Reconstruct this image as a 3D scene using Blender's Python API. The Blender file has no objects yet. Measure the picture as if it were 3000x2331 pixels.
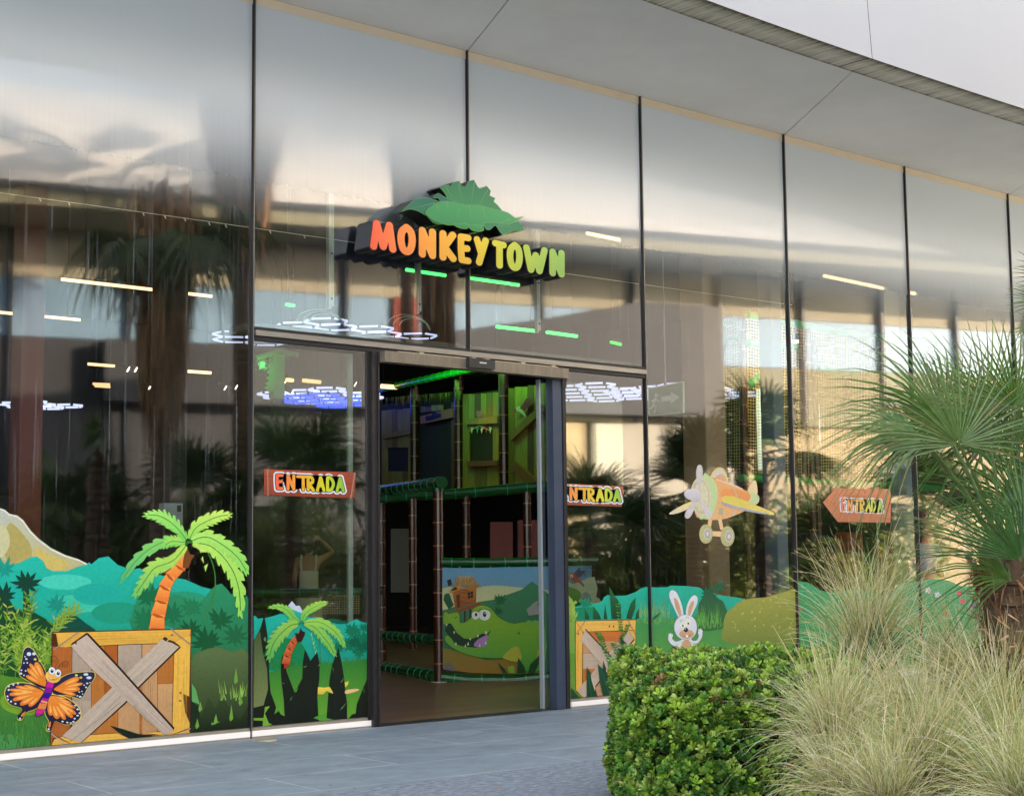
import bpy, bmesh, math, random
import numpy as np
from mathutils import Vector, Matrix
from mathutils.geometry import tessellate_polygon
random.seed(7)
R = math.radians
C = bpy.context.scene.collection

# ---------------------------------------------------------------- camera, world, sun, exposure
F = 4617.24; YAW, PITCH, ROLL = 0.719081308, 0.104626574, -0.0118787013
H = 5.631; T = 2.992; SP = 2.12027
CAM = np.array([-6.273582, -10.141702, 1.25])
_cy, _sy = math.cos(YAW), math.sin(YAW)
FW = np.array([_sy*math.cos(PITCH), _cy*math.cos(PITCH), math.sin(PITCH)])
_r = np.array([_cy, -_sy, 0.]); _u = np.cross(_r, FW)
RT = math.cos(ROLL)*_r+math.sin(ROLL)*_u; UP = -math.sin(ROLL)*_r+math.cos(ROLL)*_u
cam_d = bpy.data.cameras.new('camera'); cam = bpy.data.objects.new('camera', cam_d); C.objects.link(cam)
cam_d.sensor_width = 36; cam_d.lens = F/3000*36; cam_d.clip_start = 0.1; cam_d.clip_end = 1000
M = Matrix.Identity(4)
for i in range(3):
    M[i][0] = RT[i]; M[i][1] = UP[i]; M[i][2] = -FW[i]; M[i][3] = CAM[i]
cam.matrix_world = M
cam_d.dof.use_dof = False
bpy.context.scene.camera = cam

SUN_EL, SUN_AZ = 13.0, 28.0        # degrees; azimuth measured from +Y (behind the shop front) towards +X
w = bpy.data.worlds.new('World'); bpy.context.scene.world = w; w.use_nodes = True
nt = w.node_tree; bg = nt.nodes['Background']
sky = nt.nodes.new('ShaderNodeTexSky'); sky.sky_type = 'NISHITA'; sky.sun_disc = False
sky.sun_elevation = R(SUN_EL); sky.sun_rotation = R(SUN_AZ); sky.air_density = 1.0; sky.dust_density = 2.5; sky.ozone_density = 1.2
hs = nt.nodes.new('ShaderNodeHueSaturation'); hs.inputs['Saturation'].default_value = 0.30; nt.links.new(sky.outputs[0], hs.inputs['Color']); nt.links.new(hs.outputs[0], bg.inputs[0]); bg.inputs[1].default_value = 0.15
sd = bpy.data.lights.new('sun', 'SUN'); sd.energy = 3.6; sd.angle = R(0.53); sd.color = (1.0, 0.80, 0.58)
sun = bpy.data.objects.new('sun', sd); C.objects.link(sun)
_d = Vector((math.sin(R(SUN_AZ))*math.cos(R(SUN_EL)), math.cos(R(SUN_AZ))*math.cos(R(SUN_EL)), math.sin(R(SUN_EL))))
sun.rotation_euler = _d.to_track_quat('Z', 'Y').to_euler()
sc = bpy.context.scene
sc.view_settings.view_transform = 'Standard'; sc.view_settings.look = 'None'
sc.view_settings.exposure = 3.0; sc.view_settings.gamma = 1.0
try:
    sc.cycles.transparent_max_bounces = 32; sc.cycles.max_bounces = 10; sc.cycles.sample_clamp_indirect = 4
    sc.cycles.use_denoising = True
except Exception: pass

# ---------------------------------------------------------------- small helpers
def ray(px, py): return FW+RT*((px-1500)/F)-UP*((py-1165.5)/F)
def PY(px, py, y=0.):
    d = ray(px, py); return CAM+d*((y-CAM[1])/d[1])
def PZ(px, py, z=0.):
    d = ray(px, py); return CAM+d*((z-CAM[2])/d[2])
def V(px, py, d): return CAM+ray(px, py)*d
def lin(c, k=1.0):
    o = []
    for v in c[:3]:
        v = v/255.0
        o.append((v/12.92 if v <= 0.04045 else ((v+0.055)/1.055)**2.4)*k)
    return tuple(o)
def tag(o, label=None, cat=None, group=None, kind=None):
    if label: o['label'] = label
    if cat: o['category'] = cat
    if group: o['group'] = group
    if kind: o['kind'] = kind
    return o
def empty(name, loc=(0, 0, 0), rz=0.0):
    o = bpy.data.objects.new(name, None); C.objects.link(o); o.location = loc; o.rotation_euler = (0, 0, rz)
    o.empty_display_size = 0.2
    return o
def setparent(o, p):
    if p is not None:
        o.parent = p
        o.matrix_parent_inverse = Matrix.Identity(4)
def world_off(p):
    v = Vector((0, 0, 0))
    while p is not None:
        v = v+p.location; p = p.parent
    return v
class MB:
    """collects faces in world coordinates, then links them as one mesh object"""
    def __init__(s): s.v = []; s.f = []; s.c = []; s.u = []
    def face(s, pts, col=(1, 1, 1)):
        i = len(s.v); s.v += [tuple(p) for p in pts]; s.f.append(tuple(range(i, i+len(pts))))
        if isinstance(col, list): s.c += [tuple(c) for c in col]
        else: s.c += [tuple(col)]*len(pts)
    def raw(s, verts, faces, col=(1, 1, 1)):
        i = len(s.v); s.v += [tuple(p) for p in verts]
        s.f += [tuple(i+k for k in f) for f in faces]
        if isinstance(col, list): s.c += [tuple(c) for c in col]
        else: s.c += [tuple(col)]*len(verts)
    def box(s, a, b, col=(1, 1, 1)):
        x0, y0, z0 = a; x1, y1, z1 = b
        v = [(x0, y0, z0), (x1, y0, z0), (x1, y1, z0), (x0, y1, z0), (x0, y0, z1), (x1, y0, z1), (x1, y1, z1), (x0, y1, z1)]
        s.raw(v, [(0, 3, 2, 1), (4, 5, 6, 7), (0, 1, 5, 4), (1, 2, 6, 5), (2, 3, 7, 6), (3, 0, 4, 7)], col)
    def obox(s, c, ax, ay, az, col=(1, 1, 1)):
        """oriented box: centre and three half-axis vectors"""
        c, ax, ay, az = map(lambda q: np.array(q, float), (c, ax, ay, az))
        v = []
        for k in (-1, 1):
            for (i, j) in ((-1, -1), (1, -1), (1, 1), (-1, 1)): v.append(c+ax*i+ay*j+az*k)
        s.raw(v, [(0, 3, 2, 1), (4, 5, 6, 7), (0, 1, 5, 4), (1, 2, 6, 5), (2, 3, 7, 6), (3, 0, 4, 7)], col)
    def tube(s, pts, r, n=10, col=(1, 1, 1), cap=True):
        pts = [np.array(p, float) for p in pts]; rs = r if isinstance(r, (list, tuple)) else [r]*len(pts)
        verts = []; faces = []; prev = None
        for i, p in enumerate(pts):
            t = pts[min(i+1, len(pts)-1)]-pts[max(i-1, 0)]; t = t/(np.linalg.norm(t)+1e-9)
            if prev is None:
                a = np.array([0, 0, 1.]) if abs(t[2]) < 0.9 else np.array([1., 0, 0])
                n1 = np.cross(t, a)
            else: n1 = prev-t*np.dot(prev, t)
            n1 = n1/(np.linalg.norm(n1)+1e-9); prev = n1; n2 = np.cross(t, n1)
            for k in range(n):
                a = 2*math.pi*k/n; verts.append(p+(n1*math.cos(a)+n2*math.sin(a))*rs[i])
        for i in range(len(pts)-1):
            for k in range(n):
                faces.append((i*n+k, i*n+(k+1) % n, (i+1)*n+(k+1) % n, (i+1)*n+k))
        if cap:
            faces.append(tuple(range(n-1, -1, -1))); faces.append(tuple((len(pts)-1)*n+k for k in range(n)))
        s.raw(verts, faces, col)
    def build(s, name, mat, parent=None, smooth=False):
        me = bpy.data.meshes.new(name); off = world_off(parent)
        me.from_pydata([(a-off[0], b-off[1], c-off[2]) for a, b, c in s.v], [], s.f)
        if s.c:
            ca = me.color_attributes.new('Col', 'FLOAT_COLOR', 'POINT')
            buf = np.ones((len(s.v), 4), dtype=np.float32); buf[:, :3] = np.array(s.c, dtype=np.float32)[:, :3]
            ca.data.foreach_set('color', buf.ravel())
        me.materials.append(mat)
        if smooth: me.polygons.foreach_set('use_smooth', [True]*len(me.polygons))
        me.update()
        o = bpy.data.objects.new(name, me); C.objects.link(o); setparent(o, parent)
        return o

# ---------------------------------------------------------------- materials
def nm(name):
    m = bpy.data.materials.new(name); m.use_nodes = True
    return m, m.node_tree, m.node_tree.nodes['Principled BSDF']
def mat(name, col, rough=0.6, metal=0.0, noise=0.0, scale=8.0, bump=0.0, bscale=None, coord='Object', spec=None, stretch=None, emit=None, estr=0.0):
    m, nt, b = nm(name)
    b.inputs['Roughness'].default_value = rough; b.inputs['Metallic'].default_value = metal
    if spec is not None: b.inputs['Specular IOR Level'].default_value = spec
    b.inputs['Base Color'].default_value = (*col, 1)
    if noise or bump:
        tc = nt.nodes.new('ShaderNodeTexCoord'); mp = nt.nodes.new('ShaderNodeMapping')
        nt.links.new(tc.outputs[coord], mp.inputs[0])
        if stretch: mp.inputs['Scale'].default_value = stretch
    if noise:
        n = nt.nodes.new('ShaderNodeTexNoise'); n.inputs['Scale'].default_value = scale; n.inputs['Detail'].default_value = 6; n.inputs['Roughness'].default_value = 0.6
        nt.links.new(mp.outputs[0], n.inputs[0])
        r = nt.nodes.new('ShaderNodeMapRange'); r.inputs['From Min'].default_value = 0.25; r.inputs['From Max'].default_value = 0.75
        r.inputs['To Min'].default_value = 1-noise; r.inputs['To Max'].default_value = 1+noise
        nt.links.new(n.outputs[0], r.inputs[0])
        mx = nt.nodes.new('ShaderNodeVectorMath'); mx.operation = 'SCALE'; mx.inputs[0].default_value = col
        nt.links.new(r.outputs[0], mx.inputs['Scale']); nt.links.new(mx.outputs[0], b.inputs['Base Color'])
    if bump:
        n2 = nt.nodes.new('ShaderNodeTexNoise'); n2.inputs['Scale'].default_value = bscale or scale*3; n2.inputs['Detail'].default_value = 5
        nt.links.new(mp.outputs[0], n2.inputs[0])
        bp = nt.nodes.new('ShaderNodeBump'); bp.inputs['Strength'].default_value = bump; bp.inputs['Distance'].default_value = 0.02
        nt.links.new(n2.outputs[0], bp.inputs['Height']); nt.links.new(bp.outputs[0], b.inputs['Normal'])
    if emit: b.inputs['Emission Color'].default_value = (*emit, 1); b.inputs['Emission Strength'].default_value = estr
    return m
def colmat(name, rough=0.5, noise=0.12, scale=60.0, stretch=None, trans=0.0, spec=0.5, bump=0.0):
    """surface whose own colours come from the mesh's colour attribute (paint, print, leaf variation)"""
    m, nt, b = nm(name); b.inputs['Roughness'].default_value = rough; b.inputs['Specular IOR Level'].default_value = spec
    a = nt.nodes.new('ShaderNodeVertexColor'); a.layer_name = 'Col'
    tc = nt.nodes.new('ShaderNodeTexCoord'); mp = nt.nodes.new('ShaderNodeMapping'); nt.links.new(tc.outputs['Object'], mp.inputs[0])
    if stretch: mp.inputs['Scale'].default_value = stretch
    n = nt.nodes.new('ShaderNodeTexNoise'); n.inputs['Scale'].default_value = scale; n.inputs['Detail'].default_value = 5; nt.links.new(mp.outputs[0], n.inputs[0])
    r = nt.nodes.new('ShaderNodeMapRange'); r.inputs['From Min'].default_value = 0.3; r.inputs['From Max'].default_value = 0.7
    r.inputs['To Min'].default_value = 1-noise; r.inputs['To Max'].default_value = 1+noise; nt.links.new(n.outputs[0], r.inputs[0])
    mx = nt.nodes.new('ShaderNodeVectorMath'); mx.operation = 'SCALE'; nt.links.new(a.outputs[0], mx.inputs[0]); nt.links.new(r.outputs[0], mx.inputs['Scale'])
    nt.links.new(mx.outputs[0], b.inputs['Base Color'])
    if bump:
        bp = nt.nodes.new('ShaderNodeBump'); bp.inputs['Strength'].default_value = bump; bp.inputs['Distance'].default_value = 0.01
        nt.links.new(n.outputs[0], bp.inputs['Height']); nt.links.new(bp.outputs[0], b.inputs['Normal'])
    if trans:
        t = nt.nodes.new('ShaderNodeBsdfTranslucent'); nt.links.new(mx.outputs[0], t.inputs[0])
        ms = nt.nodes.new('ShaderNodeMixShader'); ms.inputs[0].default_value = trans
        out = nt.nodes['Material Output']; nt.links.new(b.outputs[0], ms.inputs[1]); nt.links.new(t.outputs[0], ms.inputs[2]); nt.links.new(ms.outputs[0], out.inputs[0])
    return m
def emis(name, col, s):
    m, nt, b = nm(name); b.inputs['Base Color'].default_value = (*col, 1)
    b.inputs['Emission Color'].default_value = (*col, 1); b.inputs['Emission Strength'].default_value = s
    return m

def glass_mat(frit=True):
    m, nt, b = nm('coated_glass' if frit else 'clear_glass'); nodes = nt.nodes; L = nt.links; out = nodes['Material Output']; nodes.remove(b)
    tr = nodes.new('ShaderNodeBsdfTransparent'); tr.inputs[0].default_value = (0.94, 0.965, 0.945, 1)
    gl = nodes.new('ShaderNodeBsdfGlossy'); gl.inputs['Roughness'].default_value = 0.03; gl.inputs[0].default_value = (0.97, 0.98, 1.0, 1)
    lw = nodes.new('ShaderNodeLayerWeight'); lw.inputs[0].default_value = 0.5
    pw = nodes.new('ShaderNodeMath'); pw.operation = 'POWER'; pw.inputs[1].default_value = 3.5; L.new(lw.outputs['Facing'], pw.inputs[0])
    ma = nodes.new('ShaderNodeMath'); ma.operation = 'MULTIPLY_ADD'; ma.inputs[1].default_value = 0.9; ma.inputs[2].default_value = 0.19; L.new(pw.outputs[0], ma.inputs[0])
    gb = nodes.new('ShaderNodeNewGeometry'); iv = nodes.new('ShaderNodeMath'); iv.operation = 'SUBTRACT'; iv.inputs[0].default_value = 1.0; L.new(gb.outputs['Backfacing'], iv.inputs[1])
    mr = nodes.new('ShaderNodeMath'); mr.operation = 'MULTIPLY'; L.new(ma.outputs[0], mr.inputs[0]); L.new(iv.outputs[0], mr.inputs[1])
    # very slight waviness of the panes
    tc = nodes.new('ShaderNodeTexCoord'); nz = nodes.new('ShaderNodeTexNoise'); nz.inputs['Scale'].default_value = 0.9; nz.inputs['Detail'].default_value = 1
    L.new(tc.outputs['Object'], nz.inputs[0]); bp = nodes.new('ShaderNodeBump'); bp.inputs['Strength'].default_value = 0.012; bp.inputs['Distance'].default_value = 0.05
    L.new(nz.outputs[0], bp.inputs['Height']); L.new(bp.outputs[0], gl.inputs['Normal'])
    ms = nodes.new('ShaderNodeMixShader'); L.new(mr.outputs[0], ms.inputs[0]); L.new(tr.outputs[0], ms.inputs[1]); L.new(gl.outputs[0], ms.inputs[2])
    last = ms
    if frit:
        # white dot frit printed on the pane: dense at the head, thinning out downwards; dust streaks below it
        geo = nodes.new('ShaderNodeNewGeometry'); sx = nodes.new('ShaderNodeSeparateXYZ'); L.new(geo.outputs['Position'], sx.inputs[0])
        mp = nodes.new('ShaderNodeMapping'); mp.inputs['Scale'].default_value = (30, 1, 0.5); L.new(geo.outputs['Position'], mp.inputs[0])
        ns = nodes.new('ShaderNodeTexNoise'); ns.inputs['Scale'].default_value = 1.3; ns.inputs['Detail'].default_value = 6; L.new(mp.outputs[0], ns.inputs[0])
        ad = nodes.new('ShaderNodeMath'); ad.operation = 'MULTIPLY_ADD'; ad.inputs[1].default_value = 0.05; L.new(ns.outputs[0], ad.inputs[0]); L.new(sx.outputs['Z'], ad.inputs[2])
        r = nodes.new('ShaderNodeMapRange'); r.interpolation_type = 'SMOOTHSTEP'
        r.inputs['From Min'].default_value = 3.80; r.inputs['From Max'].default_value = 4.95; r.inputs['To Min'].default_value = 0.0; r.inputs['To Max'].default_value = 0.96
        L.new(ad.outputs[0], r.inputs[0])
        # thin vertical dribble marks of dirt
        mp2 = nodes.new('ShaderNodeMapping'); mp2.inputs['Scale'].default_value = (22, 1, 0.35); L.new(geo.outputs['Position'], mp2.inputs[0])
        n3 = nodes.new('ShaderNodeTexNoise'); n3.inputs['Scale'].default_value = 2.0; n3.inputs['Detail'].default_value = 8; L.new(mp2.outputs[0], n3.inputs[0])
        r3 = nodes.new('ShaderNodeMapRange'); r3.inputs['From Min'].default_value = 0.60; r3.inputs['From Max'].default_value = 0.78; r3.inputs['To Min'].default_value = 0.0; r3.inputs['To Max'].default_value = 0.16
        L.new(n3.outputs[0], r3.inputs[0])
        ia = nodes.new('ShaderNodeMath'); ia.operation = 'SUBTRACT'; ia.inputs[0].default_value = 1.0; L.new(r.outputs[0], ia.inputs[1])
        mxx = nodes.new('ShaderNodeMath'); mxx.operation = 'MULTIPLY_ADD'; L.new(r3.outputs[0], mxx.inputs[0]); L.new(ia.outputs[0], mxx.inputs[1]); L.new(r.outputs[0], mxx.inputs[2])
        df = nodes.new('ShaderNodeBsdfDiffuse'); df.inputs[0].default_value = (0.82, 0.90, 0.99, 1)
        tl = nodes.new('ShaderNodeBsdfTranslucent'); tl.inputs[0].default_value = (0.5, 0.5, 0.5, 1)
        m1 = nodes.new('ShaderNodeMixShader'); m1.inputs[0].default_value = 0.12; L.new(df.outputs[0], m1.inputs[1]); L.new(tl.outputs[0], m1.inputs[2])
        gr = nodes.new('ShaderNodeBsdfGlossy'); gr.inputs['Roughness'].default_value = 0.3
        m3 = nodes.new('ShaderNodeMixShader'); m3.inputs[0].default_value = 0.06; L.new(m1.outputs[0], m3.inputs[1]); L.new(gr.outputs[0], m3.inputs[2])
        fm = nodes.new('ShaderNodeMath'); fm.operation = 'MULTIPLY'; L.new(mxx.outputs[0], fm.inputs[0]); L.new(iv.outputs[0], fm.inputs[1])
        m2 = nodes.new('ShaderNodeMixShader'); L.new(fm.outputs[0], m2.inputs[0]); L.new(ms.outputs[0], m2.inputs[1]); L.new(m3.outputs[0], m2.inputs[2])
        last = m2
    L.new(last.outputs[0], out.inputs[0])
    return m
M_GLASS = glass_mat(True); M_CLEAR = glass_mat(False)
M_DARKMETAL = mat('dark_bronze_metal', lin((62, 58, 58)), 0.42, 0.6, 0.15, 6)
M_GASKET = mat('black_gasket', (0.008, 0.008, 0.009), 0.5)
M_ALU = mat('brushed_aluminium', lin((150, 146, 140)), 0.38, 0.7, 0.18, 5, stretch=(1, 1, 8))
M_BEIGEALU = mat('champagne_aluminium', lin((172, 160, 142)), 0.4, 0.5, 0.12, 5)
M_BLUEMETAL = mat('slate_blue_painted_metal', lin((62, 72, 92)), 0.4, 0.2, 0.15, 4)

# ================================================================ GROUND
def paving_mat():
    m, nt, b = nm('blue_grey_stone_slabs'); L = nt.links; nodes = nt.nodes
    tc = nodes.new('ShaderNodeTexCoord'); mp = nodes.new('ShaderNodeMapping'); L.new(tc.outputs['Object'], mp.inputs[0]); mp.inputs['Rotation'].default_value = (0, 0, R(4.5))
    br = nodes.new('ShaderNodeTexBrick'); br.offset = 0.5; br.inputs['Scale'].default_value = 1.0
    br.inputs['Brick Width'].default_value = 1.9; br.inputs['Row Height'].default_value = 0.68; br.inputs['Mortar Size'].default_value = 0.008; br.inputs['Mortar Smooth'].default_value = 0.3
    br.inputs['Color1'].default_value = (*lin((128, 139, 152)), 1); br.inputs['Color2'].default_value = (*lin((137, 148, 160)), 1); br.inputs['Mortar'].default_value = (*lin((176, 178, 178)), 1)
    L.new(mp.outputs[0], br.inputs[0])
    n = nodes.new('ShaderNodeTexNoise'); n.inputs['Scale'].default_value = 3.0; n.inputs['Detail'].default_value = 8; n.inputs['Roughness'].default_value = 0.65; n.inputs['Distortion'].default_value = 0.8
    mp2 = nodes.new('ShaderNodeMapping'); mp2.inputs['Scale'].default_value = (1, 1.4, 1); L.new(tc.outputs['Object'], mp2.inputs[0]); L.new(mp2.outputs[0], n.inputs[0])
    r = nodes.new('ShaderNodeMapRange'); r.inputs['From Min'].default_value = 0.3; r.inputs['From Max'].default_value = 0.7; r.inputs['To Min'].default_value = 0.76; r.inputs['To Max'].default_value = 1.22; L.new(n.outputs[0], r.inputs[0])
    n4 = nodes.new('ShaderNodeTexNoise'); n4.inputs['Scale'].default_value = 26; n4.inputs['Detail'].default_value = 4
    mp4 = nodes.new('ShaderNodeMapping'); mp4.inputs['Scale'].default_value = (1, 3.5, 1); mp4.inputs['Rotation'].default_value = (0, 0, R(-8)); L.new(tc.outputs['Object'], mp4.inputs[0]); L.new(mp4.outputs[0], n4.inputs[0])
    r4 = nodes.new('ShaderNodeMapRange'); r4.inputs['From Min'].default_value = 0.62; r4.inputs['From Max'].default_value = 0.72; r4.inputs['To Min'].default_value = 1.0; r4.inputs['To Max'].default_value = 0.72; L.new(n4.outputs[0], r4.inputs[0])
    mu = nodes.new('ShaderNodeMath'); mu.operation = 'MULTIPLY'; L.new(r.outputs[0], mu.inputs[0]); L.new(r4.outputs[0], mu.inputs[1])
    mx = nodes.new('ShaderNodeVectorMath'); mx.operation = 'SCALE'; L.new(br.outputs[0], mx.inputs[0]); L.new(mu.outputs[0], mx.inputs['Scale']); L.new(mx.outputs[0], b.inputs['Base Color'])
    b.inputs['Roughness'].default_value = 0.55
    bp = nodes.new('ShaderNodeBump'); bp.inputs['Strength'].default_value = 0.35; bp.inputs['Distance'].default_value = 0.006; L.new(n.outputs[0], bp.inputs['Height']); L.new(bp.outputs[0], b.inputs['Normal'])
    return m
g = MB(); g.face([(-60, -13.0, 0), (60, -13.0, 0), (60, -0.02, 0), (-60, -0.02, 0)])
tag(g.build('pavement', paving_mat()), kind='structure', label='blue grey stone slab pavement in front of the shop')
g = MB(); g.face([(-60, 16, -0.02), (60, 16, -0.02), (60, 80, -0.02), (-60, 80, -0.02)])
tag(g.build('ground', mat('dry_ground', lin((120, 115, 100)), 0.9, 0, 0.2, 1)), kind='structure')
# rough split-stone strip nearer the viewer
def rough_mat():
    m, nt, b = nm('split_stone_strip'); L = nt.links; nodes = nt.nodes
    tc = nodes.new('ShaderNodeTexCoord'); mp = nodes.new('ShaderNodeMapping'); mp.inputs['Scale'].default_value = (1, 2.2, 1); L.new(tc.outputs['Object'], mp.inputs[0])
    v = nodes.new('ShaderNodeTexVoronoi'); v.inputs['Scale'].default_value = 11; v.inputs['Randomness'].default_value = 1.0; L.new(mp.outputs[0], v.inputs[0])
    n = nodes.new('ShaderNodeTexNoise'); n.inputs['Scale'].default_value = 16; n.inputs['Detail'].default_value = 9; n.inputs['Roughness'].default_value = 0.7; L.new(mp.outputs[0], n.inputs[0])
    r = nodes.new('ShaderNodeMapRange'); r.inputs['From Min'].default_value = 0.32; r.inputs['From Max'].default_value = 0.68; r.inputs['To Min'].default_value = 0.45; r.inputs['To Max'].default_value = 1.5; L.new(n.outputs[0], r.inputs[0])
    mx = nodes.new('ShaderNodeVectorMath'); mx.operation = 'SCALE'; mx.inputs[0].default_value = lin((140, 148, 160)); L.new(r.outputs[0], mx.inputs['Scale']); L.new(mx.outputs[0], b.inputs['Base Color'])
    b.inputs['Roughness'].default_value = 0.8
    ad = nodes.new('ShaderNodeMath'); ad.operation = 'ADD'; L.new(n.outputs[0], ad.inputs[0]); L.new(v.outputs[0], ad.inputs[1])
    bp = nodes.new('ShaderNodeBump'); bp.inputs['Strength'].default_value = 0.9; bp.inputs['Distance'].default_value = 0.025; L.new(ad.outputs[0], bp.inputs['Height']); L.new(bp.outputs[0], b.inputs['Normal'])
    return m
g = MB(); g.face([(-12, -7.6, 0.004), (30, -7.6, 0.004), (30, -2.86, 0.004), (-12, -2.76, 0.004)])
tag(g.build('path', rough_mat()), kind='structure', label='rough split stone strip along the planting')
g = MB(); g.face([(-80, -90, -0.001), (90, -90, -0.001), (90, -13.0, -0.001), (-80, -13.0, -0.001)])
tag(g.build('plaza', mat('pale_plaza_paving', lin((190, 182, 168)), 0.8, 0, 0.15, 0.8)), kind='structure')  # unseen plaza ground, made pale to bounce light up under the soffit
# ================================================================ SHOP BUILDING (shell, soffit, fascia)
building = empty('shop_building', (4, 0, 0))
tag(building, 'low modern shop building with glass front and curved white roof edge', 'building')
# white gypsum / painted soffit with slanted joints
def panel_mat(name, col, lines, width, axis_x=True, noise=0.05, rough=0.75):
    """plain painted panels; lines = [(x0,y0,x1,y1)] joints in plan, drawn as thin dark gaps of the panels themselves"""
    return mat(name, col, rough, 0, noise, 0.7)
edge = []   # plan outline of the soffit's outer edge, gently curved
for x in np.linspace(-9.0, 14.9, 49):
    y = -1.74-0.024*(x-6.0)**2*0.35-0.03*math.sin((x-3)*0.5)
    if x < 2.5: y = y-0.02*(2.5-x)**1.5
    edge.append((x, y))
def edge_y(x): return float(np.interp(x, [e[0] for e in edge], [e[1] for e in edge]))
JOINTS = [(-2.12*1+0.02, -3.5), (2.133, 1.24), (6.39, 5.19), (10.63, 9.4)]   # x at the glass, x at the outer edge
M_SOFF = mat('soffit_paint', (0.80, 0.765, 0.70), 0.8, 0, 0.09, 0.8)
M_WHITE = mat('white_roof_panel', (0.42, 0.42, 0.45), 0.6, 0, 0.03, 0.5)
M_GAP = mat('panel_gap', (0.05, 0.045, 0.04), 0.9)
def strip(name, z, inner, xs, m, parent, y_out=lambda x: edge_y(x), th=0.06):
    s = MB()
    for a, b in zip(xs[:-1], xs[1:]):
        s.face([(a, inner, z), (a, y_out(a), z), (b, y_out(b), z), (b, inner, z)])
        s.face([(a, y_out(a), z), (a, y_out(a), z+th), (b, y_out(b), z+th), (b, y_out(b), z)])
    return s.build(name, m, parent)
# soffit panels: one per bay between joints
def soffit_panel(ga, ea, gb, eb, gap=0.006):
    s = MB(); n = 14
    A = []; B = []
    for i in range(n+1):
        t = i/n; xg = ga+(gb-ga)*t; xe = ea+(eb-ea)*t
        A.append((xg+(gap if i == 0 else -gap if i == n else 0), -0.012, H)); B.append((xe+(gap if i == 0 else -gap if i == n else 0), edge_y(xe), H))
    for i in range(n):
        s.face([A[i], B[i], B[i+1], A[i+1]]); s.face([B[i], (B[i][0], B[i][1], H+0.04), (B[i+1][0], B[i+1][1], H+0.04), B[i+1]])
    for P in ((A[0], B[0]), (A[n], B[n])): s.face([P[0], P[1], (P[1][0], P[1][1], H+0.04), (P[0][0], P[0][1], H+0.04)])
    return s.build('soffit', M_SOFF, building)
js = [(-9, -10)]+JOINTS+[(14.87, 13.9)]
for (ga, ea), (gb, eb) in zip(js[:-1], js[1:]): soffit_panel(ga, max(ea, -9.0), gb, eb)
s = MB(); s.box((-9, -1.45, H+0.045), (14.9, -0.02, H+0.3)); s.build('roof_slab', M_GAP, building)
# dirty exposed-aggregate strip
def dirt_mat():
    m, nt, b = nm('weathered_concrete_edge'); L = nt.links; nodes = nt.nodes
    tc = nodes.new('ShaderNodeTexCoord')
    mp = nodes.new('ShaderNodeMapping'); mp.inputs['Rotation'].default_value = (0, 0, R(-18)); mp.inputs['Scale'].default_value = (26, 1.6, 1); L.new(tc.outputs['Object'], mp.inputs[0])
    n = nodes.new('ShaderNodeTexNoise'); n.inputs['Scale'].default_value = 1.2; n.inputs['Detail'].default_value = 8; n.inputs['Roughness'].default_value = 0.7; L.new(mp.outputs[0], n.inputs[0])
    a = nodes.new('ShaderNodeVertexColor'); a.layer_name = 'Col'; sp = nodes.new('ShaderNodeSeparateColor'); L.new(a.outputs[0], sp.inputs[0])
    ad = nodes.new('ShaderNodeMath'); ad.operation = 'MULTIPLY_ADD'; ad.inputs[1].default_value = 0.45; L.new(sp.outputs[0], ad.inputs[0]); L.new(n.outputs[0], ad.inputs[2])
    cr = nodes.new('ShaderNodeValToRGB'); e = cr.color_ramp.elements
    e[0].position = 0.40; e[0].color = (*lin((232, 228, 212)), 1); e[1].position = 0.86; e[1].color = (*lin((110, 94, 70)), 1)
    k = e.new(0.58); k.color = (*lin((206, 198, 174)), 1)
    L.new(ad.outputs[0], cr.inputs[0]); L.new(cr.outputs[0], b.inputs['Base Color']); b.inputs['Roughness'].default_value = 0.9
    bp = nodes.new('ShaderNodeBump'); bp.inputs['Strength'].default_value = 0.6; bp.inputs['Distance'].default_value = 0.02; L.new(n.outputs[0], bp.inputs['Height']); L.new(bp.outputs[0], b.inputs['Normal'])
    return m
M_DIRT = dirt_mat()
BW = 0.36
def concrete_edge(x0, x1):
    s = MB(); xs = np.linspace(x0, x1, 40)
    rows = [(0.008, 0.0, 0.75), (0.05, 0.0, 0.2), (0.18, 0.0, 0.0), (0.29, 0.002, 0.35), (BW, 0.004, 1.0)]
    for a, b in zip(xs[:-1], xs[1:]):
        for (d0, z0, c0), (d1, z1, c1) in zip(rows[:-1], rows[1:]):
            k0, k1 = (c0,)*3, (c1,)*3
            s.face([(a-0.35*d0*0+0.0, edge_y(a)-d0, H-0.012-z0), (a, edge_y(a)-d1, H-0.012-z1), (b, edge_y(b)-d1, H-0.012-z1), (b, edge_y(b)-d0, H-0.012-z0)], [k0, k1, k1, k0])
        s.face([(a, edge_y(a)-0.008, H-0.012), (a, edge_y(a)-0.008, H+0.06), (b, edge_y(b)-0.008, H+0.06), (b, edge_y(b)-0.008, H-0.012)], (0.8, 0.8, 0.8))
    return s.build('concrete_edge', M_DIRT, building)
for a, b in ((-9, 1.12), (1.135, 4.95), (4.965, 9.2), (9.215, 14.9)): concrete_edge(a, b)
# white roof-edge panels rising from it
def white_panel(x0, x1, lean=-0.30):
    s = MB(); xs = np.linspace(x0, x1, 30); hh = 2.6
    for a, b in zip(xs[:-1], xs[1:]):
        ya, yb = edge_y(a)-BW-0.003, edge_y(b)-BW-0.003
        s.face([(a, ya, H-0.02), (a-0.2, ya+0.02, H+hh), (b-0.2, yb+0.02, H+hh), (b, yb, H-0.02)])
    o = s.build('roof_edge_panel', M_WHITE, building, smooth=True); return o
for a, b in ((-9, 1.15), (1.158, 4.975), (4.983, 9.23), (9.238, 14.9)): white_panel(a, b)
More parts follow.
